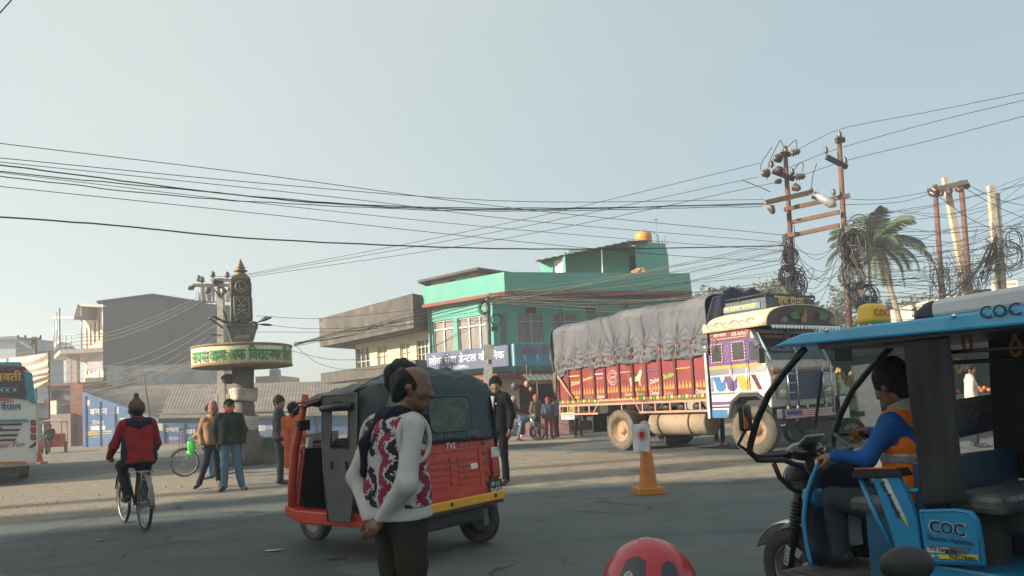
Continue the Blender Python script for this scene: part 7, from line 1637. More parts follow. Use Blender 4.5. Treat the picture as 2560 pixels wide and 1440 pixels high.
g=MB(); g.tube([hbL,(hbL[0]+.06,.26,hbL[2]+.0),mid,(hbR[0]+.04,-.20,hbR[2]+.0),hbR,(hbR[0]-.12,-.33,hbR[2]-.02)],.013,7); hb=EB(g,'handlebar',blk); g=MB(); g.tube([hbL,(hbL[0]-.12,.36,hbL[2]-.015)],.018,8); EB(g,'grip',blk,hb)
g=MB(); rs_=random.Random(4)
for k in range(60):
    p=cp(2138,1093,-.25); d=Vector((rs_.gauss(0,1),rs_.gauss(0,1),rs_.gauss(0,1))).normalized(); c=Vector(p)+d*.02; e_=c+d*rs_.uniform(.015,.04); s_=d.orthogonal()*.006; g.add([c-s_,c+s_,e_],[(0,1,2)])
EB(g,'marigold_garland',mat('marigold',(.45,.20,.04),.7,var=.4,scale=60),hb)
g=MB()
for k in range(30):
    d=Vector((rs_.gauss(0,1),rs_.gauss(0,1),rs_.gauss(0,1))).normalized(); c=Vector(cp(2050,1135,.28))+Vector((.0,.0,-.02*k/10)); e_=c+d*rs_.uniform(.015,.035); s_=d.orthogonal()*.008; g.add([c-s_,c+s_,e_],[(0,1,2)])
EB(g,'yellow_ribbon',mat('ribbon_yellow',(.6,.33,.02),.6,var=.2),hb)
# leg shield
A=[cp(2060,1165,.30),cp(2095,1170,.30),cp(2105,1250,.30),cp(2100,1330,.30),cp(2085,1395,.30),cp(2062,1400,.30),cp(2045,1330,.30),cp(2038,1230,.30)]
xl=A[0][0]; g=MB()
def shf(u,v):
    z=.36+(A[0][2]-.36)*v; w_=.30*(1-.28*v**3); y=(2*u-1)*w_; return (-.33+.05*math.sin(v*3.1)+.05*abs(2*u-1)**3*-1.2-.03*(v-.5),y,z)
g.grid(shf,20,20); ls=EB(g,'leg_shield',dblue,solid=.02)
g=MB(); g.tube([shf(1,k/14) for k in range(15)],.013,6); g.tube([shf(0,k/14) for k in range(15)],.013,6); build_each(g,'shield_edge',eblue,ls)
p=cp(2028,1242,.16); g=MB(); g.lathe([(0,-.03),(.055,-.03),(.055,.05),(.05,.06),(0,.06)],18,M=Matrix.Translation((p[0]-.03,.16,p[2]))@Matrix.Rotation(R(90),4,'Y'),caps=False); EB(g,'indicator',eblue,ls,bev=.006); 
# floor, sill and body
g=MB(); g.box((-1.30,0,.31),(2.1,.84,.05)); EB(g,'floor',mat('worn_floor',(.10,.085,.065),.8,var=.4,scale=8))
g=MB(); p0=en.pf(2325,1408); p1=en.pf(2560,1425); g.prism([(p0[0]+.05,.20),(p0[0]+.05,p0[1]),(-2.4,p0[1]-.0),(-2.4,.20)],-EW,EW,'y'); EB(g,'lower_body',eblue,bev=.012)
g=MB(); g.box((-.75,EW-.05,.30),(.85,.08,.10)); EB(g,'running_board',mat('greyblack_board',(.05,.05,.045),.7,var=.3))
# side panel with lettering
P=[en.pf(*p) for p in ((2304,1272),(2400,1270),(2436,1276),(2452,1296),(2460,1330),(2470,1414),(2325,1408))]
g=MB(); g.prism(P,EW,EW+.03,'y'); sp_=EB(g,'side_panel',eblue,bev=.010)
P2=[((x-.0)*.94+P[0][0]*.06-.008 if False else x,z) for x,z in P]; cx_=sum(x for x,z in P)/7; cz_=sum(z for x,z in P)/7
g=MB(); g.tube([(cx_+(x-cx_)*.90,EW+.031,cz_+(z-cz_)*.90) for x,z in P],.004,4,closed=True); EB(g,'panel_crease',eblue,sp_)
def near(px,py): p=en.pf(px,py); return Matrix.Translation((p[0],EW+.033,p[1]))@Matrix.Rotation(R(180),4,'Z')@SM
def wpx(px0,px1,py): return abs(en.pf(px0,py)[0]-en.pf(px1,py)[0])
g=MB(); lettering(g,'COC',near(2378,1318),w=wpx(2335,2422,1318),bold=.035); EB(g,'panel_lettering',blk,sp_); g=MB(); lettering(g,'COC',near(2378,1318)@Matrix.Translation((0,0,-.0015)),w=wpx(2333,2424,1318),bold=.075); EB(g,'letter_outline',mat('letters_white',(.5,.6,.65),.5),sp_)
g=MB(); lettering(g,'Electric Vehicles',near(2386,1348),w=wpx(2330,2442,1348),bold=.03); EB(g,'panel_lettering',mat('letters_navy',(.02,.06,.12),.5),sp_)
def pq(pts,m,n,yy): 
    g=MB(); g.prism([en.pf(*p) for p in pts],EW+.030,EW+yy,'y'); return EB(g,n,m,sp_)
pq(((2328,1362),(2436,1366),(2428,1382),(2330,1378)),mat('stripe_grey',(.09,.11,.13),.5),'stripe',.0325); pq(((2328,1365),(2385,1367),(2372,1380),(2330,1378)),mat('label_white',(.5,.5,.48),.5),'stripe',.034); pq(((2352,1384),(2455,1385),(2456,1397),(2362,1394)),mat('stripe_yellow',(.62,.48,.03),.5),'stripe',.034); pq(((2330,1384),(2350,1385),(2346,1391),(2331,1391)),mat('label_white',(.5,.5,.48),.5),'stripe',.034)
g=MB(); lettering(g,"IT'S TIME TO",near(2370,1373)@Matrix.Translation((0,0,.0025)),w=wpx(2340,2408,1373),bold=.04); lettering(g,'ELECTRIFY',near(2418,1391)@Matrix.Translation((0,0,.0025)),w=wpx(2385,2450,1391),bold=.04); EB(g,'panel_lettering',blk,sp_)
# slanted driver guard and armrest
P=[en.pf(*p) for p in ((2183,1192),(2250,1190),(2298,1300),(2312,1412),(2252,1412),(2232,1330))]; g=MB(); g.prism(P,EW-.02,EW+.015,'y'); sg=EB(g,'slanted_guard',eblue,bev=.008)
g=MB(); g.prism([en.pf(*p) for p in ((2210,1196),(2222,1195),(2268,1290),(2276,1312),(2256,1285))],EW+.014,EW+.018,'y'); EB(g,'stripe',mat('label_white',(.5,.5,.48),.5),sg); g=MB(); g.prism([en.pf(*p) for p in ((2256,1285),(2268,1290),(2277,1316))],EW+.017,EW+.021,'y'); EB(g,'stripe',mat('stripe_yellow',(.62,.48,.03),.5),sg)
a=en.pf(2206,1200); b=en.pf(2258,1300); g=MB(); d=Vector((b[0]-a[0],0,b[1]-a[1])); lettering(g,'Eco Friendly',frame(Vector(((a[0]+b[0])/2,EW+.018,(a[1]+b[1])/2)),d,Vector((0,1,0)).cross(d)),w=d.length*.9,bold=.03); EB(g,'guard_lettering',blk,sg)
P=[en.pf(*p) for p in ((2138,1184),(2146,1172),(2252,1170),(2266,1190),(2140,1196))]; g=MB(); g.prism(P,EW-.06,EW+.03,'y'); ar=EB(g,'armrest',blk,bev=.006); g=MB(); g.tube([(*[en.pf(2146,1171)[0]],EW+.03,en.pf(2146,1171)[1]),(en.pf(2252,1169)[0],EW+.03,en.pf(2252,1169)[1])],.005,5); EB(g,'armrest_edge',mat('orange_edge',(.5,.10,.03),.5),ar)
g=MB(); g.tube([cp(2150,1195,EW-.01),cp(2190,1290,EW-.01),cp(2232,1372,EW-.01)],.013,7); EB(g,'guard_tube',eblue)
g=MB(); g.tube([cp(2265,1226,EW-.02),cp(2300,1226,EW-.02)],.013,6); EB(g,'guard_tube',eblue)
# driver bench
a=cp(2135,1250,.3); b=cp(2300,1250,.3); g=MB(); g.box(((a[0]+b[0])/2-.05,0,a[2]-.02),(a[0]-b[0]+.12,.66,.07)); EB(g,'driver_bench',mat('grey_plastic_cover',(.075,.08,.08),.35,var=.5,scale=10,bump=.4,bscale=18),bev=.02)
g=MB(); g.box(((a[0]+b[0])/2-.05,0,(a[2]+.33)/2-.02),(a[0]-b[0]-.02,.60,a[2]-.38)); EB(g,'battery_box',mat('box_blue',(.02,.10,.19),.4,var=.15),bev=.01)
# black curtains
P=[en.pf(*p) for p in ((2262,842),(2376,834),(2392,1000),(2408,1150),(2422,1258),(2312,1266),(2296,1150),(2280,1000))]
blkc=mat('black_curtain',(.008,.011,.011),.6,var=.4,scale=4,bump=.3,bscale=9)
g=MB(); n=12
def curf(u,v):
    a=[P[0],P[7],P[6],P[5]]; b=[P[1],P[2],P[3],P[4]]; t=v*3; i=min(2,int(t)); f_=t-i; l=[a[i][k]*(1-f_)+a[i+1][k]*f_ for k in (0,1)]; r=[b[i][k]*(1-f_)+b[i+1][k]*f_ for k in (0,1)]
    return (l[0]+(r[0]-l[0])*u,EW+.01+.006*math.sin(7*v+3*u)+.003*math.sin(15*u),l[1]+(r[1]-l[1])*u)
g.grid(curf,16,30); EB(g,'side_curtain',blkc,solid=.006)
pf_=lambda px,py:(ef.pf(px,py)[0],-EW,ef.pf(px,py)[1])
g=MB(); vs=[pf_(2380,1000),pf_(2480,985),pf_(2486,1075),pf_(2400,1095)]; g.quad(*vs); EB(g,'far_curtain',mat('grey_black_plastic',(.03,.035,.04),.3,var=.5,scale=5,bump=.4,bscale=9),solid=.006)
g=MB(); vs=[pf_(2470,812),pf_(2700,800),pf_(2700,1220),pf_(2490,1185),pf_(2478,1000)]; g.add(vs,[(0,1,2,3,4)]); EB(g,'far_rear_curtain',blkc,solid=.006)  # black sheet added on the far side to darken the rear cabin
g=MB(); 
for Y_ in (EW-.02,-EW+.02):
    for x in (en.pf(2345,1050)[0],-2.3): g.tube([(x,Y_-.015,.33),(x,Y_-.015,rz(x,0))],.018,7)
build_each(g,'roof_post',blk,er)
g=MB(); g.tube([(-.6,-EW,1.47),(-2.3,-EW,1.44)],.014,6); g.tube([(-1.1,EW-.04,1.5),(-2.3,EW-.04,1.47)],.010,6); EB(g,'hand_rail',blk)
for px,py in ((2415,850),(2535,858)):
    p=LP(EL,EYAW,.1).pf(px,py-25); g=MB(); x,z=p; g.tube([(x,.1,z+.03),(x,.1,z-.03)],.010,5); g.tube([(x+.02*math.sin(w),.1,z-.065-.04*math.cos(w)) for w in np.linspace(0,6.28,13)[:-1]],.008,5,closed=True); EB(g,'strap_handle',mat('strap_orange',(.42,.17,.02),.5))
# passenger benches facing each other
mesh_m=mat('perforated_black',(.015,.016,.018),.5,var=.5,scale=60)
p=LP(EL,EYAW,.15).pf(2455,1225); g=MB(); g.box((p[0]-.10,.0,p[1]-.03),(.26,.80,.09)); EB(g,'passenger_bench',mat('grey_plastic_cover',(.075,.08,.08),.35,var=.5,scale=10,bump=.4,bscale=18),bev=.03)
g=MB(); g.box((-1.12,0,.75),(.06,.8,.5)); EB(g,'bench_back',mat('dark_blue_back',(.012,.05,.10),.4),bev=.02)
g=MB(); g.box((-2.25,0,.98),(.07,.82,.62)); EB(g,'rear_backrest',mesh_m,bev=.02); g=MB(); g.box((-2.05,0,.60),(.40,.82,.12)); EB(g,'rear_bench',blk,bev=.03)
for s in (1,-1): wheel(er,-1.95,s*.40,.24,.10,s,M['rubber'],spw,rim=.6)
# driver of the electric rickshaw
dpx=cp(2236,968,0); dz=dpx[2]-.665*.96; Hd=1.63; sD=Hd/1.7
dl=loc_on(EL,EYAW,dpx[0]-.07*sD,0); zs=(dpx[2]-.665*sD)/sD
J0=sitp(zs); hbl=Vector(hbL); hbr=Vector(hbR)
def inl(v): return tuple((np.array(v)-np.array((dpx[0]-.07*sD,0,0)))/sD)
wr_=inl((hbL[0]-.075,.36,hbL[2]+.012)); wr2=inl((hbR[0]-.10,-.33,hbR[2]+.02))
J0.update(head=(.07,0,zs+.665),neck=(.0,0,zs+.51),chest=(-.01,0,zs+.34),haL=wr_,elL=(.07,.285,zs+.285),haR=wr2,elR=(.12,-.28,zs+.25),shL=(-.01,.185,zs+.46),shR=(-.01,-.185,zs+.46),anL=(.42,.14,.10+.33/sD-.1),anR=(.42,-.14,.33/sD),toL=(.58,.14,.33/sD-.0),toR=(.58,-.14,.33/sD-.03),knL=(.40,.17,zs+.02),knR=(.40,-.17,zs+.02))
J0['anL']=(.40,.15,.33/sD+.10); J0['toL']=(.56,.16,.33/sD+.045); J0['anR']=(.40,-.15,.33/sD+.10); J0['toR']=(.56,-.16,.33/sD+.045)
ed,edc,edJ,_=person('driver in blue sleeves, orange high visibility vest and black beanie holding the rickshaw handlebar',dl,EYAW,Hd,J0,jacket=cloth('royal_blue',(.012,.095,.32),rough=.65,var=.2),trousers=cloth('darkgrey_jeans',(.035,.05,.06),var=.3),hat=blackj,hatkind='beanie',look=R(-4),nod=R(4),vox=.0105,fing=True,puff=.90,girth=1.10,wr=.008,extra=dict(curlL=1.1,curlR=1.1,fdL=(1,.1,-.15),fdR=(1,-.1,-.1),pnL=(0,-.3,-1),pnR=(0,.3,-1)))
s=sD; lat_=np.array((0,1,0)); J=edJ
vb=[(J['chest']+lat_*.08*s,J['waist']+lat_*.075*s,.124*s,.118*s),(J['chest']-lat_*.08*s,J['waist']-lat_*.075*s,.124*s,.118*s),(J['waist']+lat_*.075*s,J['pel']+lat_*.08*s+V3(-.02*s,0,-.06*s),.132*s,.152*s),(J['waist']-lat_*.075*s,J['pel']-lat_*.08*s+V3(-.02*s,0,-.06*s),.132*s,.152*s),(J['shL']*.85+J['shR']*.15,J['shR']*.85+J['shL']*.15,.090*s,.090*s),(J['chest'],J['neck'],.11*s,.080*s)]
def cutv(X,Y,Z):
    return np.maximum(np.maximum(np.abs(Y)-np.where(Z>J['chest'][2]+.02*s,.180,.180+.9*np.clip((J['chest'][2]+.02*s-Z)/s,0,.1))*s,(J['pel'][2]-.10*s)-Z),Z-(J['neck'][2]+.03*s))
vest=surf('safety_vest',vb,.0105,.03*s,cloth('hi_vis_orange',(.85,.19,.012),rough=.6,var=.08),ed,wr=.008,cut=cutv,seed=5)
bandm=mat('reflective_band',(.45,.45,.46),.35,.3,var=.15,scale=20)
bb=[(b[0],b[1],b[2]+.004,b[3]+.004) for b in vb]; zb_=J['waist'][2]+.14*s
surf('reflective_band',bb,.0105,.03*s,bandm,vest,wr=.008,seed=5,cut=lambda X,Y,Z:np.maximum(np.maximum(np.abs(Z-zb_)-.026*s,np.abs(Y)-.26*s),-1+0*X))
surf('fleece_collar',[(J['neck']+V3(-.02,.0,-.03)*s,J['neck']+V3(.015,0,.085)*s,.104*s,.098*s),(J['neck']+V3(-.05,.05,-.05)*s,J['neck']+V3(.07,.06,-.09)*s,.03*s,.022*s)],.0105,.02*s,cloth('grey_fleece',(.30,.27,.22),bump=.5),ed,wr=.004,cut=lambda X,Y,Z:Z-(J['neck'][2]+.075*s)-(X-J['neck'][0])*-.35)
# passenger whose legs show at the right edge
pl_=LP(EL,EYAW,.22).pf(2615,1175); psn=loc_on(EL,EYAW,LP(EL,EYAW,.16).pf(2500,1190)[0]-.43,.03)
person('passenger in dark grey trousers seated at the right edge of the electric rickshaw',psn,EYAW,1.66,{**sitp(.70),'knL':(.50,.16,.78),'anL':(.46,.18,.42),'toL':(.62,.20,.37),'knR':(.48,-.10,.77),'anR':(.48,-.12,.42),'toR':(.64,-.12,.37),'elL':(-.05,.27,.92),'elR':(-.05,-.27,.92),'haL':(.12,.16,.80),'haR':(.12,-.16,.80)},jacket=blackj,trousers=cloth('grey_trousers',(.055,.056,.056),var=.2),shoes=SHOE,vox=.013,legw=1.15)
# ============================================================ bus
BYAW=math.atan2(.80,-.60); br=at(92,1000,18.8); BL=(br.x-.96,br.y-.72,0)
bu=empty('bus',BL,BYAW,'white and teal coach seen from behind with dark rear window at left edge','bus')
def BB(g,n,m,p=None,**k): return g.build(n,m,p or bu,**k)
bp_=Fac((BL[0]-.96,BL[1]-.72),(br.x,br.y)) ; F=bp_
bw_=mat('bus_white',(.60,.60,.57),.35,var=.06,coat=.3,dirt=(.40,.37,.31),dirt_amt=.06); teal=mat('bus_teal',(.015,.21,.28),.35,var=.1,coat=.3); bnav=mat('bus_navy',(.012,.016,.025),.2,var=.2,coat=.4); bor=mat('bus_orange',(.50,.11,.03),.4,var=.1)
g=MB(); sec=[(-1.2,.42),(1.2,.42),(1.22,1.2),(1.18,2.2),(1.10,2.75),(.95,2.93),(-.95,2.93),(-1.10,2.75),(-1.18,2.2),(-1.22,1.2)]
g.prism(sec,0,10.5,'x'); BB(g,'body',bw_,bev=.10,seg=3)
g=MB(); g.box((4,0,3.02),(6,1.9,.2)); BB(g,'roof_unit',teal,bev=.06)
def Bq(px,py): s,z=F.pf(px,py); return (1.2-s,z)     # lateral (left +), height, on the rear face
def rear(pts,m,n,x=-.02,th=.03,par=None): 
    g=MB(); g.prism([Bq(*p) for p in pts],x-th,x,'x'); return BB(g,n,m,par,bev=.006)
rg_=rear([(-170,922),(58,926),(67,1000),(40,996),(-170,990)],bnav,'rear_window')
rear([(60,928),(80,934),(90,1012),(70,1002)],teal,'corner_panel'); rear([(-170,908),(60,916),(70,926),(-170,920)],mat('bus_maroon',(.16,.03,.02),.4),'top_trim')
rear([(-170,996),(26,994),(20,1000),(-10,1003),(-170,1004)],bor,'orange_swoosh'); rear([(-170,1052),(70,1048),(72,1054),(-170,1058)],teal,'teal_band')
for k,y in enumerate((1060,1074,1087,1099)): rear([(-170,y+3),(56-5*k,y-2),(52-5*k,y+3),(-170,y+8)],bnav,'vent_slot')
for y0,y1 in ((1050,1064),(1068,1082),(1086,1100)): 
    t=rear([(76,y0),(90,y0),(91,y1),(77,y1)],bnav,'tail_lamp'); rear([(78.5,y0+2),(89,y0+2),(89.5,y1-2),(79,y1-2)],mat('bus_lamp_red',(.28,.03,.02),.2,coat=.4),'lens',x=-.045,par=t)
t=rear([(90,1104),(90,1112),(80,1119),(70,1119)],bnav,'corner_lamp')
rear([(-170,1160),(60,1153),(70,1157),(60,1160),(-170,1166)],bor,'bumper_lip')
def btxt(t,px,py,w,m,n='lettering',bold=.03,sl=0):
    a,z=Bq(px,py); g=MB(); lettering(g,t,frame(Vector((-.058,a,z)),Vector((0,-1,0)),Vector((0,0,1))),w=w*18.6/1850,bold=bold,slant=sl); return BB(g,n,m)
btxt('श्री भगवती',-14,940,110,mat('bus_yellow',(.62,.33,.02),.4),bold=.05); btxt('नेपाल',27,1016,42,mat('bus_blue_text',(.02,.05,.20),.4),bold=.05); btxt('PVT. LTD',6,1004,46,mat('bus_red_text',(.35,.04,.03),.4)); btxt('Wear Fun',18,1112,70,mat('bus_red_text',(.35,.04,.03),.4),sl=.3); btxt('FOR',-5,1071,20,bnav); pass
for px in (4,18,36): 
    a,z=Bq(px,975); g=MB(); g.tube([(-.056,a+.075*c,z+.05*s_) for c,s_ in ((-1,-1),(1,-1),(1,1),(-1,1))],.010,4,closed=True); g.box((-.056,a,z),(.008,.06,.05)); BB(g,'window_icon',mat('icon_grey',(.4,.42,.42),.5))
for x in (2.2,8.0):
    for s in (1,-1): wheel(bu,x,s*1.02,.48,.26,s,M['rubber'],M['steel'])
g=MB(); g.box((.6,0,.36),(1.0,2.0,.2)); BB(g,'underbody',M['black'])
# ============================================================ bicycles
def bicycle(loc,yaw,label,col,lean=0,basket=False,steer=0):
    e=empty('bicycle',loc,yaw,label,'bicycle'); e.rotation_euler=(lean,0,yaw); fm=col; r=.345
    for x,st in ((0,0),(1.06,steer)):
        Q=Matrix.Rotation(st,4,'Z')@Matrix.Rotation(R(-90),4,'X'); g=MB(); g.tube([((r-.02)*math.cos(a),(r-.02)*math.sin(a),0) for a in np.linspace(0,2*math.pi,41)[:-1]],.021,8,closed=True,M=Q); t=g.build('tyre',M['rubber'],e,loc=(x,0,r))
        g=MB(); g.tube([((r-.045)*math.cos(a),(r-.045)*math.sin(a),0) for a in np.linspace(0,2*math.pi,41)[:-1]],.010,6,closed=True,M=Q)
        for k in range(18): a=2*math.pi*k/18; g.tube([(.02*math.cos(a+1),.02*math.sin(a+1),.03*(-1)**k),((r-.045)*math.cos(a),(r-.045)*math.sin(a),0)],.0022,4,M=Q,cap=False)
        g.tube([(0,0,-.05),(0,0,.05)],.02,8,M=Q); g.build('rim',M['steel'],t)
    g=MB(); bb=(.45,0,.29); st=(.28,0,.80); hd0=(.86,0,.72); hd1=(.82,0,.86)
    for a,b,rr in ((bb,st,.016),(bb,hd0,.018),((.30,0,.74),hd1,.016),(hd0,hd1,.02)): g.tube([a,b],rr,7)
    for s in (1,-1): g.tube([(0,s*.055,r),(bb[0],s*.03,bb[2])],.010,6); g.tube([(0,s*.055,r),(st[0],s*.02,.74)],.009,6)
    g.build('frame',fm,e)
    g=MB()
    for s in (1,-1): g.tube([(1.06,s*.05,r),(.93,s*.05,.66),(.86,0,.72)],.011,6)
    g.build('fork',M['chrome'] if basket else fm,e)
    g=MB(); g.tube([(.82,0,.86),(.80,0,.97)],.012,6); g.tube([(.62,.29,.93),(.74,.25,.98),(.83,.10,.98),(.83,-.10,.98),(.74,-.25,.98),(.62,-.29,.93)],.011,6); hb=g.build('handlebar',M['chrome'],e)
    for s in (1,-1): g=MB(); g.tube([(.54,s*.30,.91),(.66,s*.28,.95)],.017,7); g.build('grip',M['black'],hb)
    g=MB(); g.sphere((.22,0,.87),(.14,.10,.035)); g.sphere((.34,0,.87),(.12,.035,.028)); g.tube([(.28,0,.78),(.26,0,.86)],.013,6); g.build('saddle',M['black'],e)
    g=MB()
    for s in (-.06,.06): g.tube([(.20,s,.745),(-.22,s,.735)],.007,5)
    for x in (.1,0,-.1,-.22): g.tube([(x,-.06,.74),(x,.06,.74)],.006,5)
    for s in (1,-1): g.tube([(0,s*.06,r),(-.14,s*.06,.735)],.006,5)
    g.build('carrier',M['steel'],e)
    for x,a0,a1 in ((0,20,190),(1.06,15,140)):
        g=MB(); g.grid(lambda u,v:(x+(r+.022)*math.cos(R(a0+(a1-a0)*u)),(v-.5)*.06,r+(r+.022)*math.sin(R(a0+(a1-a0)*u))+.008*math.cos(3.14*(v-.5))),16,4); g.build('mudguard',mat('dull_mudguard',(.20,.19,.17),.5,.4,var=.3) if x==0 else fm,e,solid=.003)
    g=MB(); g.lathe([(.085,-.004),(.085,.004)],20,M=Matrix.Translation((.45,-.05,.29))@Matrix.Rotation(R(90),4,'X')); g.tube([(.45,-.06,.29),(.45+.16,-.09,.23)],.008,5); g.tube([(.45,.06,.29),(.45-.16,.09,.35)],.008,5)
    for p in ((.61,-.13,.23),(.29,.13,.35)): g.box(p,(.09,.09,.02))
    g.build('crank',M['steel'],e); g=MB(); g.box((.22,-.055,.33),(.5,.025,.09)); g.build('chain_case',M['black'],e,bev=.01)
    return e
cl=gd(362,1326); CYA=math.atan2(.76,-.65); cloc=(cl.x,cl.y,0); bkd=mat('bike_black',(.02,.022,.02),.5,var=.3)
bicycle(cloc,CYA,'black roadster bicycle ridden by the man in the red jacket',bkd)
def seat_on(z): return z
zs=.93; cp_=dict(pel=(.22,0,zs),waist=(.23,0,zs+.14),chest=(.27,0,zs+.35),neck=(.30,0,zs+.50),head=(.33,0,zs+.645),shL=(.27,.17,zs+.46),shR=(.27,-.17,zs+.46),elL=(.36,.275,zs+.19),elR=(.34,-.255,zs+.19),haL=(.58,.275,zs+.05),haR=(.58,-.27,zs+.05),hipL=(.24,.09,zs-.01),hipR=(.24,-.09,zs-.01),knL=(.64,.13,.84),knR=(.50,-.12,.62),anL=(.30,.13,.44),anR=(.56,-.12,.30),toL=(.46,.14,.385),toR=(.73,-.13,.27))
redjk=cloth('maroon_red',(.29,.018,.020),rough=.8,var=.12)
cyc,cch,cJ,chp=person('man in red and navy fleece jacket and brown pompom hat riding away on a bicycle',cloc,CYA,1.64,cp_,jacket=redjk,trousers=cloth('black_trousers',(.016,.016,.018)),hat=cloth('brown_wool',(.135,.075,.045),bump=.6),hatkind='pompom',vox=.0125,puff=1.02,girth=1.0,wr=.006,fing=True,extra=dict(curlL=1.1,curlR=1.1))
s=1.64/1.7; ymat_=navy
jb_=[(cJ['shL']*1.0+V3(0,0,.0),cJ['shR'],.090*s,.090*s),(cJ['chest']+V3(0,0,.10),cJ['neck']+V3(0,0,0),.115*s,.083*s)]
surf('navy_yoke',jb_,.0125,.03,navy,cyc,wr=.003,cut=lambda X,Y,Z:np.maximum(np.abs(Y)-.17*s,(cJ['shL'][2]-.015-.09*np.maximum(0,1-np.abs(Y)/.13)*1.0)-Z))
for sy in (1,-1):
    la=V3(0,sy*1,0)
    surf('side_panel',[(cJ['chest']+la*.115*s+V3(-.0,0,-.03),cJ['pel']+la*.13*s+V3(0,0,.0),.085*s,.096*s)],.0125,.02,navy,cyc,wr=.005,cut=lambda X,Y,Z:.155*s-sy*Y-0*X)
l=gpt(462,1192); bicycle((l[0],l[1],0),R(182),'old reddish bicycle with a green bag on its handlebar',mat('bike_red',(.16,.05,.045),.5,var=.3),basket=True,steer=R(8))
bpos=bpy.data.objects['bicycle.001'] if 'bicycle.001' in bpy.data.objects else None
if bpos is not None:
    bpos.location=(l[0]+1.06,l[1]+.04,0)
g=MB(); c=Vector((l[0]+.24,l[1]-.16,.68))
def bag(u,v): a=2*math.pi*u; w=.085*(.75+.35*math.sin(v*2.6))*(1+.10*math.sin(3*a+5*v)); return (c.x+w*math.cos(a),c.y+.45*w*math.sin(a),c.z-.16+.32*v+.02*math.sin(2*a))
g.grid(bag,28,14); gb=g.build('green_bag',mat('bright_green_bag',(.02,.48,.05),.4,var=.15,scale=6,coat=.2)); tag(gb,'bright green plastic bag hanging from the handlebar of the reddish bicycle','bag')
g=MB(); g.tube([(c.x-.08,c.y,c.z+.16),(c.x-.02,c.y,c.z+.30),(c.x+.06,c.y,c.z+.30),(c.x+.10,c.y,c.z+.16)],.010,5); g.build('handle',mat('bright_green_bag',(0,0,0)),gb)
# ============================================================ motorcycles
def motorcycle(name,loc,yaw,label,col,mirrors=True,low=0,mr_drop=0):
    e=empty(name,loc,yaw,label,'motorcycle'); r=.30
    for x in (0,1.28):
        Q=Matrix.Rotation(R(-90),4,'X'); g=MB(); g.tube([((r-.045)*math.cos(a),(r-.045)*math.sin(a),0) for a in np.linspace(0,2*math.pi,33)[:-1]],.05,8,closed=True,M=Q); t=g.build('tyre',M['rubber'],e,loc=(x,0,r)); g=MB(); g.tube([((r-.10)*math.cos(a),(r-.10)*math.sin(a),0) for a in np.linspace(0,2*math.pi,33)[:-1]],.014,6,closed=True,M=Q); g.lathe([(.0,-.05),(.06,-.05),(.06,.05),(0,.05)],14,M=Q,caps=False)
        for k in range(5): a=2*math.pi*k/5; g.tube([(0,0,0),((r-.1)*math.cos(a),(r-.1)*math.sin(a),0)],.014,5,M=Q)
        g.build('alloy_rim',M['darksteel'],t)
    g=MB(); g.sphere((.78,0,.78-low),(.27,.13,.14),16,10); g.build('fuel_tank',col,e); g=MB(); g.box((.22,0,.76-low),(.72,.24,.10)); g.build('saddle',M['black'],e,bev=.04,seg=3); g=MB(); g.box((.60,0,.42),(.40,.26,.34)); g.tube([(.6,-.17,.22),(.1,-.2,.30),(-.35,-.2,.36)],.04,8); g.build('engine',M['darksteel'],e,bev=.04)
    g=MB(); g.tube([(1.05,0,.82-low),(.55,0,.66),(.35,0,.30),(0,0,.30)],.03,7); g.box((-.15,0,.70-low),(.3,.18,.12)); g.build('frame',M['black'],e); g=MB()
    for s in (1,-1): g.tube([(1.28,s*.09,r),(1.03,s*.09,.92-low)],.025,7)
    fk=g.build('fork',M['chrome'],e); g=MB(); g.sphere((1.16,0,.86-low),(.09,.11,.11)); g.build('headlamp',mat('lamp_glass',(.4,.42,.44),.1,.4),e); g=MB(); hz=.98-low; g.tube([(.80,.37,hz-.02),(.92,.30,hz+.02),(1.02,.10,hz-.04),(1.02,-.10,hz-.04),(.92,-.30,hz+.02),(.80,-.37,hz-.02)],.013,6); hb=g.build('handlebar',M['black'],e)
    g=MB(); g.grid(lambda u,v:(1.28+(r+.05)*math.cos(R(30+120*u)),(v-.5)*.14,r+(r+.05)*math.sin(R(30+120*u))),12,4); g.build('mudguard',col,e,solid=.005)
    g=MB(); g.tube([(.1,.14,.3),(.02,.2,.0)],.012,5); g.build('stand',M['black'],e)
    return e,hb,hz
def put_mirror(hb,x,y,z,hz,w=.07,h=.05):
    g=MB(); g.tube([(.92,math.copysign(.28,y),hz+.02),(x,y,z-h*.5)],.008,6); g.build('mirror_stalk',M['black'],hb); g=MB(); g.sphere((x,y,z),(.03,w,h),18,12); g.build('mirror',mat('matt_black_mirror',(.016,.017,.016),.55,var=.2),hb)
l=gpt(1338,1100); mm,hb,hz=motorcycle('motorcycle',(l[0]-1.15,l[1]-.1,0),R(-14),'dark blue motorcycle facing right, ridden by a man in front of the shop',mat('bike_blue',(.015,.06,.14),.3,coat=.3)); put_mirror(hb,.9,.35,hz+.2,hz); put_mirror(hb,.9,-.35,hz+.2,hz)
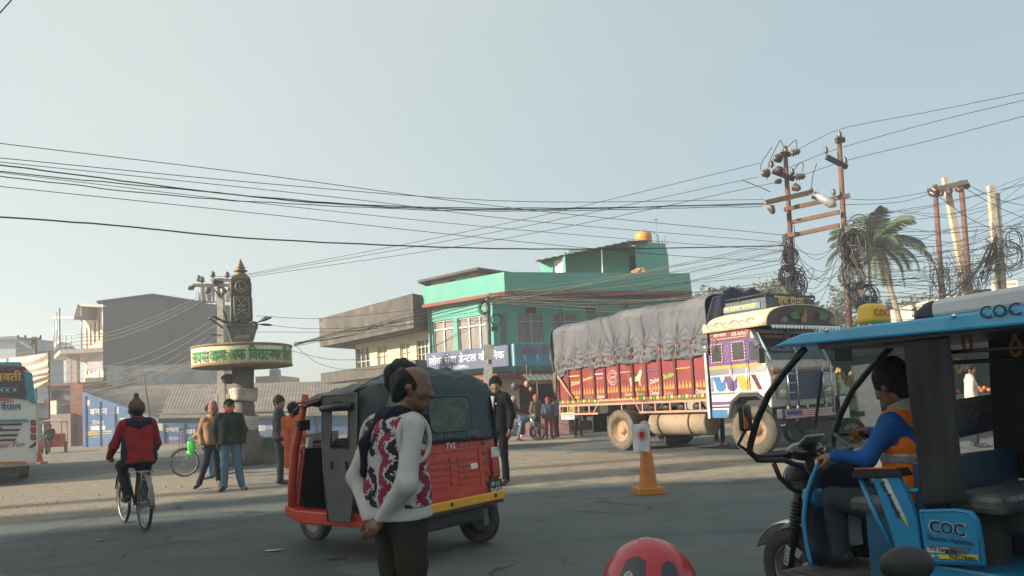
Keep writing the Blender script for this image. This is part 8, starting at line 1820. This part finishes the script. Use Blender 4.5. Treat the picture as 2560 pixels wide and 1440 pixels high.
person('man in black jacket and grey hat sitting on the dark blue motorcycle',(l[0]-1.15,l[1]-.1,0),R(-14),1.64,dict(pel=(.35,0,.90),waist=(.37,0,1.03),chest=(.42,0,1.25),neck=(.45,0,1.40),head=(.48,0,1.54),shL=(.43,.18,1.36),shR=(.43,-.18,1.36),elL=(.55,.30,1.14),elR=(.55,-.30,1.14),haL=(.84,.34,1.02),haR=(.84,-.34,1.02),hipL=(.36,.09,.89),hipR=(.36,-.09,.89),knL=(.78,.20,.70),knR=(.78,-.20,.70),anL=(.55,.22,.30),anR=(.62,-.24,.12),toL=(.72,.22,.25),toR=(.78,-.26,.04)),jacket=blackj,trousers=bluej,hat=cloth('greyhat',(.25,.25,.25)),vox=.02,puff=1.1)
l=gpt(2190,1110); mm,hb,hz=motorcycle('motorcycle',(l[0]-.3,l[1]+.5,0),R(150),'dark parked motorcycle seen through the electric rickshaw behind its mirror',mat('bike_black2',(.02,.02,.022),.3,coat=.3)); put_mirror(hb,.9,.35,hz+.2,hz); put_mirror(hb,.9,-.35,hz+.2,hz)
hp_=at(1625,1462,1.95); mp_=at(2267,1412,1.95); cx_=(hp_.x+mp_.x)/2; low=.30
mm,hb,hz=motorcycle('motorcycle',(cx_,1.95-.92,0),R(90),'motorcycle below the bottom edge, only its black right mirror showing',mat('bike_red2',(.2,.02,.02),.3,coat=.3),low=low)
put_mirror(hb,.92,cx_-mp_.x,mp_.z,hz,.071,.048); 
# red helmet hung on the other handlebar end
hc=Vector((hp_.x,1.95,hp_.z-.01)); hm_=empty('helmet',hc,R(-100),'shiny red motorcycle helmet with black vent patches at the bottom edge','helmet')
hred=mat('helmet_red',(.38,.010,.014),.30,var=.12,scale=6,coat=.35,dirt=(.5,.42,.36),dirt_amt=-.10,dscale=11)
def shell(u,v,k=1):
    a=2*math.pi*u; t=R(2)+R(112)*v; r=.130*k*(1+.03*math.cos(a)); return (r*1.06*math.sin(t)*math.cos(a),r*.94*math.sin(t)*math.sin(a),r*math.cos(t)+.012*math.sin(a*2)*0)
g=MB(); g.grid(lambda u,v:shell(u,v),48,28); g.build('shell',hred,hm_)
g=MB(); g.grid(lambda u,v:shell(.5+(u-.5)*.06,.02+.86*v,1.012),6,24); g.build('ridge',hred,hm_)
for (u0,u1,v0,v1) in ((.868,.985,.40,.86),(1.02,1.10,.46,.88)):
    g=MB(); g.grid(lambda u,v:shell(u0+(u1-u0)*(u+.25*(1-v)*(.5-u))+.02*(1-v),v0+(v1-v0)*v-.05*(math.sin(u*3.1) if v<.5 else 0)*(1-v),1.006),10,14); pt_=g.build('vent_patch',mat('patch_navy',(.006,.012,.018),.2,coat=.5),hm_)
    if u0<.95:
        g=MB(); P=[]; 
        for k in range(24): w=2*math.pi*k/24; P.append(shell(.928+.017*math.cos(w),.60+.085*math.sin(w),1.010))
        g.tube(P,.0022,5,closed=True); g.tube([shell(.928+.011*math.cos(w),.60+.062*math.sin(w),1.011) for w in np.linspace(0,6.28,20)[:-1]],.0018,5,closed=True); g.tube([shell(.928,.56,1.011),shell(.928,.64,1.011)],.002,5); g.build('oval_emblem',mat('emblem_grey',(.5,.48,.42),.4),pt_)
g=MB(); g.tube([shell(k/40,1,1.0) for k in range(40)],.008,6,closed=True); g.build('rim_trim',M['black'],hm_)
for uu,vv in ((.90,.085),(.92,.07),(1.10,.62)): g=MB(); p=Vector(shell(uu,vv,1.003)); Q=Matrix.Translation(p)@p.to_track_quat('Z','Y').to_matrix().to_4x4(); g.lathe([(0,0),(.007,.0),(.005,.001),(0,.0012)],9,M=Q@Matrix.Scale(1.6,4,(0,1,0)),caps=False); g.build('paint_chip',mat('chip_grey',(.36,.30,.25),.8),hm_)
# ============================================================ foreground man with hands behind his back
FM=at(990,1100,3.75); ol=cloth('olive_trousers',(.036,.031,.024),var=.18,scale=5); cord=cloth('white_sweater',(.46,.45,.43),var=.10,bump=.45)
_n=cord.node_tree; _b=_n.nodes['Principled BSDF']; _w=_n.nodes.new('ShaderNodeTexWave'); _w.bands_direction='X'; _w.inputs['Scale'].default_value=55; _w.inputs['Distortion'].default_value=1.2; _w.inputs['Detail'].default_value=2
_t=_n.nodes.new('ShaderNodeTexCoord'); _n.links.new(_t.outputs['Object'],_w.inputs['Vector']); _p=_n.nodes.new('ShaderNodeBump'); _p.inputs['Strength'].default_value=.30; _p.inputs['Distance'].default_value=.006; _n.links.new(_w.outputs['Fac'],_p.inputs['Height']); _n.links.new(_p.outputs['Normal'],_b.inputs['Normal'])
fpose=dict(pel=(0,0,.90),waist=(-.005,0,1.05),chest=(-.005,0,1.26),neck=(.035,0,1.41),head=(.115,0,1.575),shL=(-.01,.185,1.37),shR=(-.01,-.185,1.37),elL=(-.115,.255,1.10),elR=(-.10,-.260,1.09),haL=(-.150,.045,.885),haR=(-.140,-.050,.895))
fm_,fch,fJ,fhp=person('balding man in patterned red, black and white vest with hands clasped behind his back',(FM.x,FM.y,0),R(40),1.575,fpose,jacket=cord,trousers=ol,hair=True,hat=None,collar=False,look=R(-36),nod=R(-2),vox=.0075,fing=True,puff=.90,coat=-.38,girth=1.25,wr=.0065,skin=mat('foreground_skin',(.165,.075,.045),.5,var=.12,scale=18,bump=.1),legw=1.06,
   extra=dict(bald=.075,hairwr=.0055,fdL=(-.25,-.80,-.55),fdR=(-.25,.75,-.60),pnL=(-.9,0,.2),pnR=(-.9,0,.2),curlL=.75,curlR=.95))
s=1.575/1.7; J=fJ; lt=V3(0,1,0); off2=lt*.08*s
vb=[(J['chest']+off2,J['waist']+off2,.130*s,.136*s),(J['chest']-off2,J['waist']-off2,.130*s,.136*s),(J['waist']+off2,J['pel']+off2+V3(0,0,.0),.136*s,.141*s),(J['waist']-off2,J['pel']-off2,.136*s,.141*s),(J['shL']*.92+J['shR']*.08,J['shR']*.92+J['shL']*.08,.090*s,.090*s),(J['chest']+V3(0,0,.05),J['neck'],.118*s,.085*s)]
vm_=bpy.data.materials.new('ikat_vest'); vm_.use_nodes=True; nt=vm_.node_tree; N=nt.nodes; L=nt.links; tc=N.new('ShaderNodeTexCoord'); sp=N.new('ShaderNodeSeparateXYZ'); L.new(tc.outputs['Object'],sp.inputs[0])
def mm_(op,a,b=None):
    x=N.new('ShaderNodeMath'); x.operation=op
    for k,v in ((0,a),(1,b)):
        if v is None: continue
        if hasattr(v,'is_output'): L.new(v,x.inputs[k])
        else: x.inputs[k].default_value=v
    return x.outputs[0]
nn=N.new('ShaderNodeTexNoise'); nn.inputs['Scale'].default_value=9; nn.inputs['Detail'].default_value=3; L.new(tc.outputs['Object'],nn.inputs['Vector'])
n2=N.new('ShaderNodeTexNoise'); n2.inputs['Scale'].default_value=70; n2.inputs['Detail'].default_value=2; L.new(tc.outputs['Object'],n2.inputs['Vector'])
zig=mm_('PINGPONG',mm_('MULTIPLY',sp.outputs['Z'],1.0),.062); ang=mm_('ARCTAN2',sp.outputs['Y'],mm_('MULTIPLY',sp.outputs['X'],1.0))
hcol=mm_('ADD',mm_('MULTIPLY',ang,.80),mm_('ADD',mm_('MULTIPLY',zig,5.2),mm_('ADD',mm_('MULTIPLY',nn.outputs['Fac'],.55),mm_('MULTIPLY',n2.outputs['Fac'],.42))))
row=mm_('FLOOR',mm_('MULTIPLY',sp.outputs['Z'],2.4)); hcol=mm_('ADD',hcol,mm_('MULTIPLY',row,.37)); fr=mm_('FRACT',hcol)
wh_=(.47,.44,.43); cr_=(.215,.014,.038); nv=(.010,.011,.020)
L.new(cr([(.0,wh_),(.07,wh_),(.09,cr_),(.45,cr_),(.47,wh_),(.56,wh_),(.58,nv),(.86,nv),(.89,wh_),(1,wh_)],fr),N['Principled BSDF'].inputs['Base Color']); N['Principled BSDF'].inputs['Roughness'].default_value=.9
bpn=N.new('ShaderNodeBump'); bpn.inputs['Strength'].default_value=.5; bpn.inputs['Distance'].default_value=.008; n3=N.new('ShaderNodeTexNoise'); n3.inputs['Scale'].default_value=120; L.new(tc.outputs['Object'],n3.inputs['Vector']); L.new(n3.outputs['Fac'],bpn.inputs['Height']); L.new(bpn.outputs['Normal'],N['Principled BSDF'].inputs['Normal'])
zb0=J['pel'][2]+.055*s
vst=surf('patterned_vest',vb,.0075,.03*s,vm_,fm_,wr=.004,seed=11,cut=lambda X,Y,Z:np.maximum(np.maximum(np.abs(Y)-np.where(Z>J['chest'][2]-.0*s,.188,.188+.95*np.clip((J['chest'][2]-Z)/s,0,.1))*s,zb0-Z),Z-(J['neck'][2]+.02*s)))
for sy in (1,-1):
    c=J['shL'] if sy>0 else J['shR']; g=MB(); P=[]
    for k in range(28):
        w=2*math.pi*k/28; P.append((c[0]+.098*s*math.cos(w)+.005,sy*(.193-.012*math.sin(w)-.006*math.cos(w))*s,c[2]-.055*s+.125*s*math.sin(w)))
    g.tube(P,.014*s,8,closed=True); g.build('armhole_trim',cord,fm_)
scf=cloth('navy_scarf',(.010,.011,.022),bump=.5)
surf('scarf',[(J['neck']+V3(.075,.06,-.035)*s,J['neck']+V3(.075,-.06,-.035)*s,.058*s,.058*s),(J['neck']+V3(-.05,.065,.01)*s,J['neck']+V3(-.05,-.065,.01)*s,.062*s,.062*s),(J['neck']+V3(.07,.075,-.02)*s,J['neck']+V3(-.05,.07,.01)*s,.056*s,.06*s),(J['neck']+V3(.07,-.075,-.02)*s,J['neck']+V3(-.05,-.07,.01)*s,.056*s,.06*s),(J['neck']+V3(-.06,.05,-.0)*s,J['chest']+V3(-.115,.10,.03)*s,.05*s,.045*s),(J['chest']+V3(-.115,.10,.03)*s,J['waist']+V3(-.128,.115,.09)*s,.045*s,.03*s)],.0075,.03*s,scf,fm_,wr=.007,seed=3,wk=35)
surf('eyebrow',[(fhp(.094,-.02,.03),fhp(.078,-.052,.028),.006*s,.005*s)],.004,.004,HAIR,fm_); surf('moustache',[(fhp(.098,0,-.046),fhp(.084,-.03,-.054),.007*s,.004*s),(fhp(.098,0,-.046),fhp(.084,.03,-.054),.007*s,.004*s)],.004,.004,HAIR,fm_)
# the second man, just beyond the first
SM2=at(1002,1050,4.35); person('curly haired man in grey striped scarf right behind the balding man, mostly hidden',(SM2.x,SM2.y,0),R(30),1.635,dict(elL=(-.02,.20,1.12),elR=(-.02,-.20,1.12),haL=(.03,.17,.9),haR=(.03,-.17,.9),shL=(0,.15,1.38),shR=(0,-.15,1.38)),jacket=cloth('grey_stripe',(.13,.13,.12),var=.35,scale=14),trousers=navy,hair=True,look=R(40),extra=dict(hairwr=.008),vox=.012,puff=.95,girth=.85,skin=mat('foreground_skin',(0,0,0)))
# ============================================================ cones
def cone(loc,h,w,label,m,name='traffic_cone',rz=0):
    e=empty(name,loc,rz,label,'traffic cone'); g=MB(); g.box((0,0,.045*h/.9),(w,w,.09*h/.9)); g.build('base',m,e,bev=.012); g=MB(); g.lathe([(w*.36,.09*h/.9),(w*.34,.15*h/.9),(w*.11,h*.97),(w*.08,h)],20 if name!='traffic_cone' else 8,smooth=False); g.build('cone',m,e,bev=.004); return e
com=mat('faded_orange',(.50,.175,.03),.6,var=.15,scale=4,dirt=(.25,.13,.06),dirt_amt=.08,dscale=5)
l=gd(1622,1234); cone((l.x,l.y,0),.98,.38,'faded orange square based road cone with a white flag cloth over its top',com,rz=R(8))
l2=gd(97,1160); cone((l2.x,l2.y,0),.75,.42,'faded red cone standing on the road just right of the bus',mat('faded_red',(.40,.12,.08),.7,var=.15))
fl_=empty('cone_flag',(l.x,l.y,0),R(0),'white cloth with a red sun emblem tied over the orange cone','flag')
f_t=lambda px,py:at(px,py,l.y-.16)
c00,c10,c01,c11=f_t(1577,1063),f_t(1626,1060),f_t(1586,1132),f_t(1623,1131)
def flg(u,v): 
    p=c00.lerp(c10,u).lerp(c01.lerp(c11,u),v); return p-Vector((l.x,l.y,0))+Vector((.006*math.sin(5*v),.05*(1-v)*0+.022*math.sin(7*u+3*v)-.03*v+.02,.010*math.sin(3.14*u)))
g=MB(); g.grid(flg,20,24); g.build('cloth',mat('white_flag',(.62,.60,.60),.85,var=.06,bump=.1),fl_,solid=.004)
g=MB(); Pc=Vector(flg(.50,.38)); ey=(Vector(flg(.5,.2))-Vector(flg(.5,.6))).normalized(); ex=(Vector(flg(.7,.4))-Vector(flg(.3,.4))).normalized(); Q=frame(Pc,ex,ey)@Matrix.Translation((0,0,.03))
g.add([(.042*math.cos(w),.048*math.sin(w),0) for w in np.linspace(0,6.283,25)[:-1]],[tuple(range(24))],M=Q)
for k in range(16):
    a=2*math.pi*k/16; g.add([(.056*math.cos(a-.14),.062*math.sin(a-.14),0),(.056*math.cos(a+.14),.062*math.sin(a+.14),0),(.092*math.cos(a),.10*math.sin(a),0)],[(0,1,2)],M=Q)
g.build('sun_emblem',mat('emblem_red',(.42,.015,.02),.7),fl_,solid=.003)
g=MB(); g.sphere((0,0,.99),(.06,.05,.035)); g.build('stone_weight',M['concrete'],fl_)
# ============================================================ far open rickshaw
l=gd(125,1134); rk_=empty('cycle_rickshaw',(l.x,l.y,0),R(-68),'small open three wheeled rickshaw with pale canopy far off beside the bus','rickshaw')
g=MB(); g.grid(lambda u,v:(-1.5+1.75*u,-.62+1.24*v,1.72-.10*abs(2*v-1)**2-.05*math.sin(9*u)*.5),12,8); g.build('canopy',mat('pale_canopy',(.50,.42,.36),.8,var=.2),rk_,solid=.03)
g=MB()
for x in (-1.4,.15):
    for y in (-.55,.55): g.tube([(x,y,.4),(x,y,1.66)],.025,5)
build_each(g,'post',M['steel'],rk_); g=MB(); g.box((-.7,0,.42),(1.4,1.1,.2)); g.box((-1.2,0,.75),(.12,1.0,.5)); g.box((-.75,0,.62),(.5,1.0,.12)); g.build('passenger_box',mat('rick_red',(.36,.06,.05),.6,var=.2),rk_)
for x,y in ((-1.0,.55),(-1.0,-.55),(.75,0)): wheel(rk_,x,y,.28,.09,1,M['rubber'],M['steel'])
g=MB(); g.tube([(.75,0,.28),(.5,0,1.0)],.03,6); g.tube([(.42,.3,1.0),(.5,0,1.02),(.42,-.3,1.0)],.02,6); g.sphere((.6,0,.88),.1); g.build('fork',M['darksteel'],rk_)
person('driver in dark clothes on the far open rickshaw',(l.x,l.y,0),R(-68),1.62,dict(sitp(.80)),jacket=blackj,trousers=blackj,vox=.028,face=False)
# ============================================================ street clutter
def heap(name,px,py,w,n,m,label,cat,sz=.14,sd=1):
    rs=random.Random(sd); c=gd(px,py); g=MB()
    for k in range(n):
        a=rs.uniform(0,6.28); r_=w*rs.random()**.7; z=max(0,(1-r_/w))*w*.55*rs.random(); s_=sz*rs.uniform(.5,1.3); g.sphere((c.x+r_*math.cos(a),c.y+r_*.6*math.sin(a),z+s_*.4),(s_,s_*rs.uniform(.6,1),s_*rs.uniform(.4,.8)),7,5)
    o=g.build(name,m); return tag(o,label,cat)
heap('sack_pile',268,1112,1.1,26,mat('pale_sack',(.50,.46,.40),.85,var=.3,scale=3),'heap of pale sacks and rubbish at the foot of the blue shed','rubbish',.22,1)
heap('rubbish_heap',195,1108,1.0,24,mat('dark_rubbish',(.09,.075,.06),.9,var=.4,scale=3),'dark heap of rubbish by the brick front','rubbish',.22,2)
# pebbles on the dirt strip
g=MB(); rs=random.Random(9); k=0
while k<520:
    px=rs.uniform(-60,600); py=rs.uniform(1175,1300); p=gd(px,py)
    if not inside(D1,np.array([p.x]),np.array([p.y]))[0]: continue
    k+=1; s_=rs.uniform(.006,.018)*(2.2 if rs.random()<.05 else 1); g.sphere((p.x,p.y,s_*.2),(s_,s_*rs.uniform(.6,1),s_*.55),5,3)
tag(g.build('gravel',mat('pebble',(.30,.24,.175),.95,var=.45,scale=7)),kind='stuff')
for k,(px,py,a,mm_c,lab) in enumerate(((685,1378,.10,(.42,.37,.30),'pale flat scrap of paper on the road left of the patterned vest'),(246,1352,.07,(.45,.42,.38),'small white scrap on the shaded road below the cyclist'),(420,1232,.10,(.5,.46,.4),'pale paper scrap at the end of the dirt strip'),(1592,1179,.12,(.16,.09,.04),'brown leaf lying on the sunlit road beyond the cone'),(1665,1172,.09,(.22,.13,.06),'small brown leaf on the road right of the flag'),(840,1400,.10,(.05,.045,.04),'dark scrap on the road between rickshaw wheel and vest'))):
    p=gd(px,py); g=MB(); rs=random.Random(k); P=[(a*rs.uniform(.7,1.2)*math.cos(w),a*.5*rs.uniform(.6,1.2)*math.sin(w),.006+.012*rs.random()) for w in (0.2,1.2,2.3,3.3,4.4,5.5)]; g.add(P,[tuple(range(6))]); o=g.build('paper_scrap' if 'leaf' not in lab else 'fallen_leaf',mat('scrap_%d'%k,mm_c,.8),solid=.003); o.location=(p.x,p.y,0); tag(o,lab,'litter')
# iron grille by the bicycle, low wall piece
l=gd(448,1132); l3=gd(505,1120); ff=Fac((l.x,l.y),(l3.x,l3.y)); ge=empty('iron_barrier',(l.x,l.y,0),0,'rusty iron crowd barrier standing behind the reddish bicycle','barrier')
g=MB(); w_=ff.w+.5
for k in range(9): g.tube([ff.M@Vector((w_*k/8,0,0)),ff.M@Vector((w_*k/8,0,.98))],.016,5)
for z in (.15,.98): g.tube([ff.M@Vector((0,0,z)),ff.M@Vector((w_,0,z))],.02,5)
fixp(g.build('rails',M['rust'],ge),ge)
# shop front table with checked cloth and goods
l=gd(1362,1090); tb2=empty('shop_table',(l.x,l.y+.6,0),R(8),'shop table under a red and white cloth behind the standing people','table')
g=MB(); g.box((0,0,.42),(2.0,.7,.84)); g.build('tablecloth',mat('pink_white_cloth',(.50,.30,.28),.9,var=.5,scale=6),tb2,bev=.02); g=MB(); 
rs=random.Random(2)
for k in range(18): g.sphere((rs.uniform(-.9,.9),rs.uniform(-.25,.25),.92),.09,7,5)
g.build('goods',mat('goods',(.40,.22,.08),.6,var=.6,scale=4),tb2)
for k,(px,py,r_) in enumerate(((1287,966,10),(1318,960,8),(1328,972,6))):
    p=at(px,py,29.6); g=MB(); g.tube([p+Vector((0,0,r_*.016)),p+Vector((0,0,.8))],.01,4); g.sphere(p,(r_*.016,r_*.016,r_*.018),10,7); tag(g.build('hanging_ball',mat('ball_%d'%k,((.06,.05,.05),(.35,.22,.15),(.30,.14,.09))[k],.5)),('dark round ball hanging under the shop eave','brown striped ball hanging under the shop eave','smaller reddish ball hanging under the shop eave')[k],'ball')
# fruit stall beyond the electric rickshaw
l=gd(2400,1080); se=empty('fruit_stall',(l.x,l.y,0),R(-12),'market stall with sagging pale sheet roof and hanging fruit beyond the electric rickshaw','stall')
g=MB()
for x in (-3.2,-1.2,1.2,3.4):
    g.tube([(x,0,0),(x,0,2.5)],.06,6); g.tube([(x,2.4,0),(x,2.4,2.2)],.06,6)
build_each(g,'post',M['wood'],se); g=MB(); g.grid(lambda u,v:(-3.7+7.4*u,-.9+3.6*v,2.55-.25*v-.14*abs(math.sin(3.14*3*u))*math.sin(3.14*v)+.03*math.sin(17*u)),40,12); g.build('sheet_roof',mat('pale_sheet',(.40,.33,.25),.85,var=.3,scale=1.5,dirt=(.25,.2,.15),dirt_amt=.1),se,solid=.02)
g=MB(); g.box((0,.3,.5),(6.6,1.0,1.0)); g.build('counter',mat('counter_green',(.10,.20,.15),.7,var=.3),se,bev=.02); g=MB(); g.box((0,2.5,1.2),(7,.06,2.2)); g.build('back_sheet',mat('back_green',(.075,.13,.115),.8,var=.3,scale=1.5),se)
rs=random.Random(6)
for k in range(16):
    g=MB(); x=-3+6*rs.random(); z=rs.uniform(1.35,2.0)
    for q in range(10): g.sphere((x+rs.gauss(0,.07),rs.uniform(.8,1.6)*0+.9+rs.gauss(0,.05),z-.035*q),(.05,.05,.09),6,5)
    g.build('fruit_bunch',mat('bananas',(.50,.30,.06),.5,var=.3,scale=3),se)
g=MB()
for k in range(60): g.sphere((rs.uniform(-3.1,3.1),rs.uniform(0,.6),1.06+.08*rs.random()),.07,6,5)
build_each(g,'fruit',mat('mixed_fruit',(.40,.12,.05),.5,var=.7,scale=2),se)
l=gd(2178,1100); g=MB(); g.box((0,0,.95),(.55,.12,1.9),rot=(0,R(-4),0)); o=g.build('leaning_board',mat('pale_board2',(.48,.44,.38),.85,var=.15),bev=.01); o.location=(l.x,l.y,0); tag(o,'tall pale board standing beyond the rickshaw windscreen beside the lorry ladder','board')
g=MB(); p=at(2210,880,26); 
sh2=empty('tin_shelter',(p.x,p.y,0),R(-10),'low tin roofed roadside shelter beyond the rickshaw driver','shelter'); g.grid(lambda u,v:(-3+6*u,-2+4*v,p.z-.2+.5*v+.02*math.sin(60*u)),40,4); g.build('tin_roof',mat('rusty_tin',(.26,.22,.18),.7,.2,var=.3,dirt=(.2,.11,.07),dirt_amt=.15),sh2,solid=.02); g=MB()
for x in (-2.8,0,2.8):
    for y in (-1.8,1.8): g.tube([(x,y,0),(x,y,p.z+.2*(y>0)-.15)],.06,6)
build_each(g,'post',M['wood'],sh2); g=MB(); g.box((0,1.7,1.0),(5.6,.08,2.0)); g.build('back_wall',mat('dark_back',(.06,.055,.05),.9,var=.3),sh2)
# ============================================================ unique plain names were given while building; nothing else to do
bpy.context.view_layer.update()
